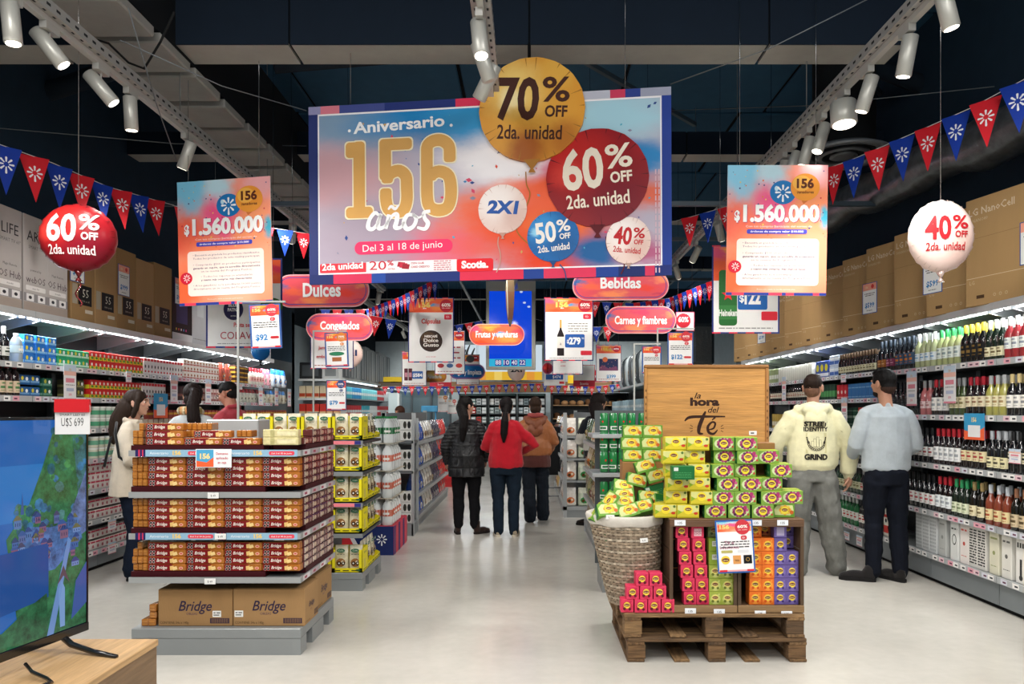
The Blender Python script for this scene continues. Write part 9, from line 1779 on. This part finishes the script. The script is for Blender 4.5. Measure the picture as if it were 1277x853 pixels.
# --- woman in the cream jacket, seen in profile
def b_cream(t):
 R = rotm(-.1, -.05); c = V(.0, .03, 1.635); F_ = Flesh(); P = head(F_, c, R, 1.0, .9); neck(F_, c); torso_skin(F_)
 ew = [((-.19, -.01, 1.38), (-.24, .0, 1.12), (-.16, .2, 1.0)), ((.19, -.01, 1.38), (.25, .04, 1.12), (.2, .26, 1.04))]
 for s_, e, w in ew: F_.limb([(s_[0]*.8, s_[1], s_[2]-.075), e, w], [.045, .038, .026])
 hand(F_, ew[0][2], (.2, .9, -.2), 1, (1, 0, 0), .6, .92); hand(F_, ew[1][2], (-.2, .9, -.2), -1, (-1, 0, 0), .6, .92)
 legs(F_, (-.09, 0, .88), (.09, 0, .88), (-.09, .02, .48), (.09, .05, .5), (-.09, -.02, .12), (.1, .0, .12), (.07, .05, .035))
 F_.fuse('body', '#d09d86', 'skin', t, .0055, 2, .35); face_bits(t, P, R, 1.0, lip='#b86a62')
 J = Flesh(); J.limb([(0, -.01, .78), (0, -.01, .9), (0, -.01, 1.05), (0, -.0, 1.2), (0, .0, 1.32), (0, -.01, 1.42), (0, -.01, 1.48)], [(.24, .19), (.235, .185), (.22, .17), (.21, .155), (.205, .14), (.15, .105), (.08, .075)], 18)
 for (s_, e, w), sg in zip(ew, (-1, 1)): sleeve(J, s_, e, w, sg, .088, .073, .055)
 J.limb([(-.08, .05, 1.47), (-.08, -.05, 1.48), (0, -.09, 1.48), (.08, -.05, 1.48), (.08, .05, 1.47)], [.022, .025, .028, .025, .022])
 J.fuse('cream_jacket', '#cdc0ad', 'fabric', t, .008, 3, .45, .010, 7, (1, 1, .8), 12)
 b = MB(); b.tube([(.05, -.13, 1.47), (.2, -.10, 1.36), (.262, -.05, 1.15), (.24, .12, 1.0)], .012, 6, '#17171a', 'fabric'); b.tube([(-.08, -.12, 1.46), (.05, -.185, 1.3), (.2, -.19, 1.06)], .012, 6, '#17171a', 'fabric'); ob('bag_strap', b, t)
 L_ = Flesh(); L_.limb([(0, 0, .95), (0, -.01, .86), (0, -.012, .78)], [(.16, .12), (.18, .14), (.16, .13)], 16); legs(L_, (-.09, -.01, .84), (.09, -.01, .84), (-.09, .02, .46), (.1, .05, .46), (-.09, -.02, .1), (.1, .02, .1), (.1, .08, .0), hem=.09)
 L_.fuse('jeans', '#141c2c', 'denim', t, .009, 3, .35, .010, 9, (1, 1, 2), 8)
 shoe(t, (.0, 1), (-.09, -.07, 0), '#121113', '#0d0c0d', L=.25, hi=.08, name='ankle_boot'); shoe(t, (.1, 1), (.11, -.03, 0), '#121113', '#0d0c0d', L=.25, hi=.08, name='ankle_boot')
 Pc = lambda x, y, z: Vector(c)+R @ Vector((x, y, z)); Hh = Flesh(); Hh.ell(Pc(0, -.022, .035), (.09, .105, .098), R); Hh.ell(Pc(0, -.06, -.05), (.09, .07, .1), R)
 for s_ in (-1, 1): Hh.limb([Pc(s_*.045, .03, .09), Pc(s_*.078, .035, .03), Pc(s_*.082, .02, -.05), Pc(s_*.08, .0, -.12)], [.022, .022, .026, .02])
 Hh.limb([Pc(0, -.08, -.02), (0, -.13, 1.48), (.0, -.16, 1.38), (.0, -.17, 1.28)], [.085, .075, .06, .03]); Hh.fuse('hair', '#2f231c', 'hair', t, .007, 1, .5, .004, 30, (2, 2, .4))
person('woman in a cream jacket with long brown hair, in profile beside the wafer display', -3.42, 6.45, -1.35, 1.62, b_cream)
# --- ponytailed woman in a white vest and checked shirt, from behind
def b_pony(t):
 R = rotm(.25, -.12); c = V(.0, .03, 1.635); F_ = Flesh(); P = head(F_, c, R, 1.0, .9); neck(F_, c); torso_skin(F_)
 ew = [((-.19, -.01, 1.38), (-.25, .05, 1.14), (-.12, .24, 1.1)), ((.19, -.01, 1.38), (.25, .04, 1.12), (.14, .26, 1.08))]
 for s_, e, w in ew: F_.limb([(s_[0]*.8, s_[1], s_[2]-.075), e, w], [.045, .038, .026])
 hand(F_, ew[0][2], (.5, .8, 0), 1, (0, 0, -1), .6, .92); hand(F_, ew[1][2], (-.5, .8, 0), -1, (0, 0, -1), .6, .92)
 legs(F_, (-.09, 0, .88), (.09, 0, .88), (-.09, .02, .48), (.09, .05, .5), (-.09, -.02, .12), (.1, .0, .12), (.07, .05, .035))
 F_.fuse('body', '#c08e74', 'skin', t, .0065, 2, .3); face_bits(t, P, R)
 J = Flesh(); J.limb([(0, -.01, .86), (0, -.01, 1.05), (0, -.0, 1.2), (0, .0, 1.32), (0, -.01, 1.42), (0, -.01, 1.47)], [(.22, .17), (.21, .16), (.2, .15), (.2, .135), (.15, .1), (.09, .08)], 18)
 for (s_, e, w), sg in zip(ew, (-1, 1)): sleeve(J, s_, e, w, sg, .085, .066, .045)
 J.fuse('white_jacket', '#c8ccce', 'fabric', t, .009, 3, .4, .009, 8, (1, 1, .8), 15)
 K = Flesh(); K.limb([(-.07, .05, 1.49), (-.085, -.05, 1.5), (0, -.1, 1.5), (.085, -.05, 1.5), (.07, .05, 1.49)], [.03, .04, .045, .04, .03]); K.fuse('checked_collar', '#c9a06a', 'fabric', t, .007, 2, .5, .004, 14, (1, 1, 1), 4, colfn=lambda p: ['#c9a06a', '#d9c9a8', '#8a7a4a', '#d8884a'][int(p.x*60+100) % 4])
 L_ = Flesh(); L_.limb([(0, 0, .95), (0, -.01, .86), (0, -.012, .78)], [(.16, .12), (.18, .14), (.16, .13)], 16); legs(L_, (-.09, -.01, .84), (.09, -.01, .84), (-.09, .02, .46), (.1, .05, .46), (-.09, -.02, .1), (.1, .02, .1), (.1, .08, .0), hem=.07); L_.fuse('trousers', '#1c2230', 'denim', t, .01, 3, .3)
 shoe(t, (.0, 1), (-.09, -.07, 0), '#2a2a2c', '#dcdcdc', L=.25); shoe(t, (.1, 1), (.11, -.03, 0), '#2a2a2c', '#dcdcdc', L=.25)
 Pc = lambda x, y, z: Vector(c)+R @ Vector((x, y, z)); Hh = Flesh(); Hh.ell(Pc(0, -.022, .035), (.09, .107, .098), R); Hh.ell(Pc(0, -.06, -.04), (.08, .06, .07), R); Hh.limb([Pc(0, -.1, .05), Pc(.03, -.155, .03), (.06, -.16, 1.55), (.075, -.17, 1.42), (.09, -.17, 1.3)], [.03, .045, .055, .06, .045]); Hh.fuse('ponytail_hair', '#1e1412', 'hair', t, .007, 1, .5, .004, 30, (2, 2, .4))
person('ponytailed woman with checked collar and white jacket behind the wafer display', -3.12, 6.9, .1, 1.69, b_pony)
# --- man in glasses and red polo shirt looking down
def b_glass(t):
 R = rotm(.15, -.45); c = V(.0, .05, 1.62); F_ = Flesh(); P = head(F_, c, R, 1.02, 1.05); F_.limb([(0, -.012, 1.40), (0, .0, 1.47), (0, .03, 1.57)], [.068, .06, .058]); torso_skin(F_)
 ew = [((-.2, -.01, 1.38), (-.26, .06, 1.14), (-.12, .26, 1.1)), ((.2, -.01, 1.38), (.26, .06, 1.12), (.12, .26, 1.08))]
 for s_, e, w in ew: F_.limb([(s_[0]*.8, s_[1], s_[2]-.075), e, w], [.045, .04, .028])
 hand(F_, ew[0][2], (.5, .8, 0), 1, (0, 0, -1), .6); hand(F_, ew[1][2], (-.5, .8, 0), -1, (0, 0, -1), .6)
 legs(F_, (-.09, 0, .88), (.09, 0, .88), (-.09, .02, .48), (.09, .05, .5), (-.09, -.02, .12), (.1, .0, .12), (.07, .05, .035))
 F_.fuse('body', '#b5785f', 'skin', t, .0055, 2, .35); face_bits(t, P, R, 1.02, glasses=True)
 J = Flesh(); J.limb([(0, -.01, .88), (0, -.01, 1.05), (0, -.0, 1.2), (0, .0, 1.32), (0, -.01, 1.42), (0, -.01, 1.46)], [(.2, .15), (.205, .15), (.205, .145), (.205, .135), (.16, .105), (.08, .075)], 18)
 for (s_, e, w), sg in zip(ew, (-1, 1)): sleeve(J, s_, e, w, sg, .08, .07, .05, short=.8)
 J.limb([(-.06, .06, 1.46), (-.075, -.03, 1.49), (0, -.075, 1.5), (.075, -.03, 1.49), (.06, .06, 1.46)], [.016, .018, .02, .018, .016])
 J.fuse('red_shirt', '#a83a44', 'fabric', t, .008, 3, .4, .009, 8, (1, 1, .8), 17)
 L_ = Flesh(); L_.limb([(0, 0, .95), (0, -.01, .86), (0, -.012, .78)], [(.16, .12), (.18, .14), (.16, .13)], 16); legs(L_, (-.09, -.01, .84), (.09, -.01, .84), (-.09, .02, .46), (.1, .05, .46), (-.09, -.02, .1), (.1, .02, .1), (.1, .08, .0), hem=.07); L_.fuse('trousers', '#1c1f26', 'denim', t, .01, 3, .3)
 shoe(t, (.0, 1), (-.09, -.07, 0), '#1c1c1e', '#111'); shoe(t, (.1, 1), (.11, -.03, 0), '#1c1c1e', '#111')
 Pc = lambda x, y, z: Vector(c)+R @ Vector((x, y, z)); Hh = Flesh(); Hh.ell(Pc(0, -.018, .042), (.082, .098, .086), R); Hh.ell(Pc(0, .02, .11), (.058, .055, .026), R); Hh.ell(Pc(0, -.045, -.02), (.07, .062, .055), R); Hh.fuse('hair', '#14100e', 'hair', t, .006, 1, .5, .003, 30, (1, 1, 1))
person('man in glasses and a red shirt looking down behind the wafer display', -2.99, 7.5, 1.15, 1.745, b_glass)
# --- crown of a head above the aisle shelving
def b_far(t):
 R = rotm(2.6, -.1); c = V(.0, .02, 1.63); F_ = Flesh(); P = head(F_, c, R, .98, .92); neck(F_, c); torso_skin(F_)
 for s_ in (-1, 1): F_.limb([(s_*.2, 0, 1.38), (s_*.25, .02, 1.12), (s_*.16, .2, 1.0)], [.045, .038, .026]); hand(F_, (s_*.16, .2, 1.0), (-s_*.3, .9, 0), -s_, (0, 0, -1), .6, .92)
 legs(F_, (-.09, 0, .88), (.09, 0, .88), (-.09, .02, .48), (.09, .02, .48), (-.09, 0, .08), (.09, 0, .08), (.07, .05, .035)); F_.fuse('body', '#b98a70', 'skin', t, .009, 2, .3)
 J = Flesh(); J.limb([(0, 0, .86), (0, 0, 1.1), (0, 0, 1.32), (0, -.01, 1.46)], [(.2, .15), (.2, .15), (.2, .135), (.09, .08)], 16)
 for s_ in (-1, 1): J.limb([(s_*.15, 0, 1.39), (s_*.2, 0, 1.38), (s_*.25, .02, 1.12), (s_*.16, .2, 1.0)], [.085, .08, .066, .045])
 J.fuse('jacket', '#4a4c58', 'fabric', t, .01, 2, .4, .01, 8); L_ = Flesh(); L_.limb([(0, 0, .95), (0, 0, .8)], [(.16, .12), (.17, .13)]); legs(L_, (-.09, 0, .84), (.09, 0, .84), (-.09, .02, .46), (.09, .02, .46), (-.09, 0, .08), (.09, 0, .08), (.1, .08, .0), hem=.07); L_.fuse('trousers', '#1c1f26', 'denim', t, .01, 3, .3)
 shoe(t, (0, 1), (-.09, -.07, 0), '#222', '#111'); shoe(t, (0, 1), (.09, -.07, 0), '#222', '#111')
 Pc = lambda x, y, z: Vector(c)+R @ Vector((x, y, z)); Hh = Flesh(); Hh.ell(Pc(0, -.018, .035), (.1, .115, .105), R); Hh.ell(Pc(0, -.05, -.05), (.095, .08, .09), R); Hh.fuse('hair', '#3a2218', 'hair', t, .008, 1, .5, .004, 30)
person('shopper behind the aisle shelving, only brown hair showing over the top', -2.3, 13.2, 0, 1.52, b_far)
for w in sorted(set(WARN)): print('LABEL WORDS', w)
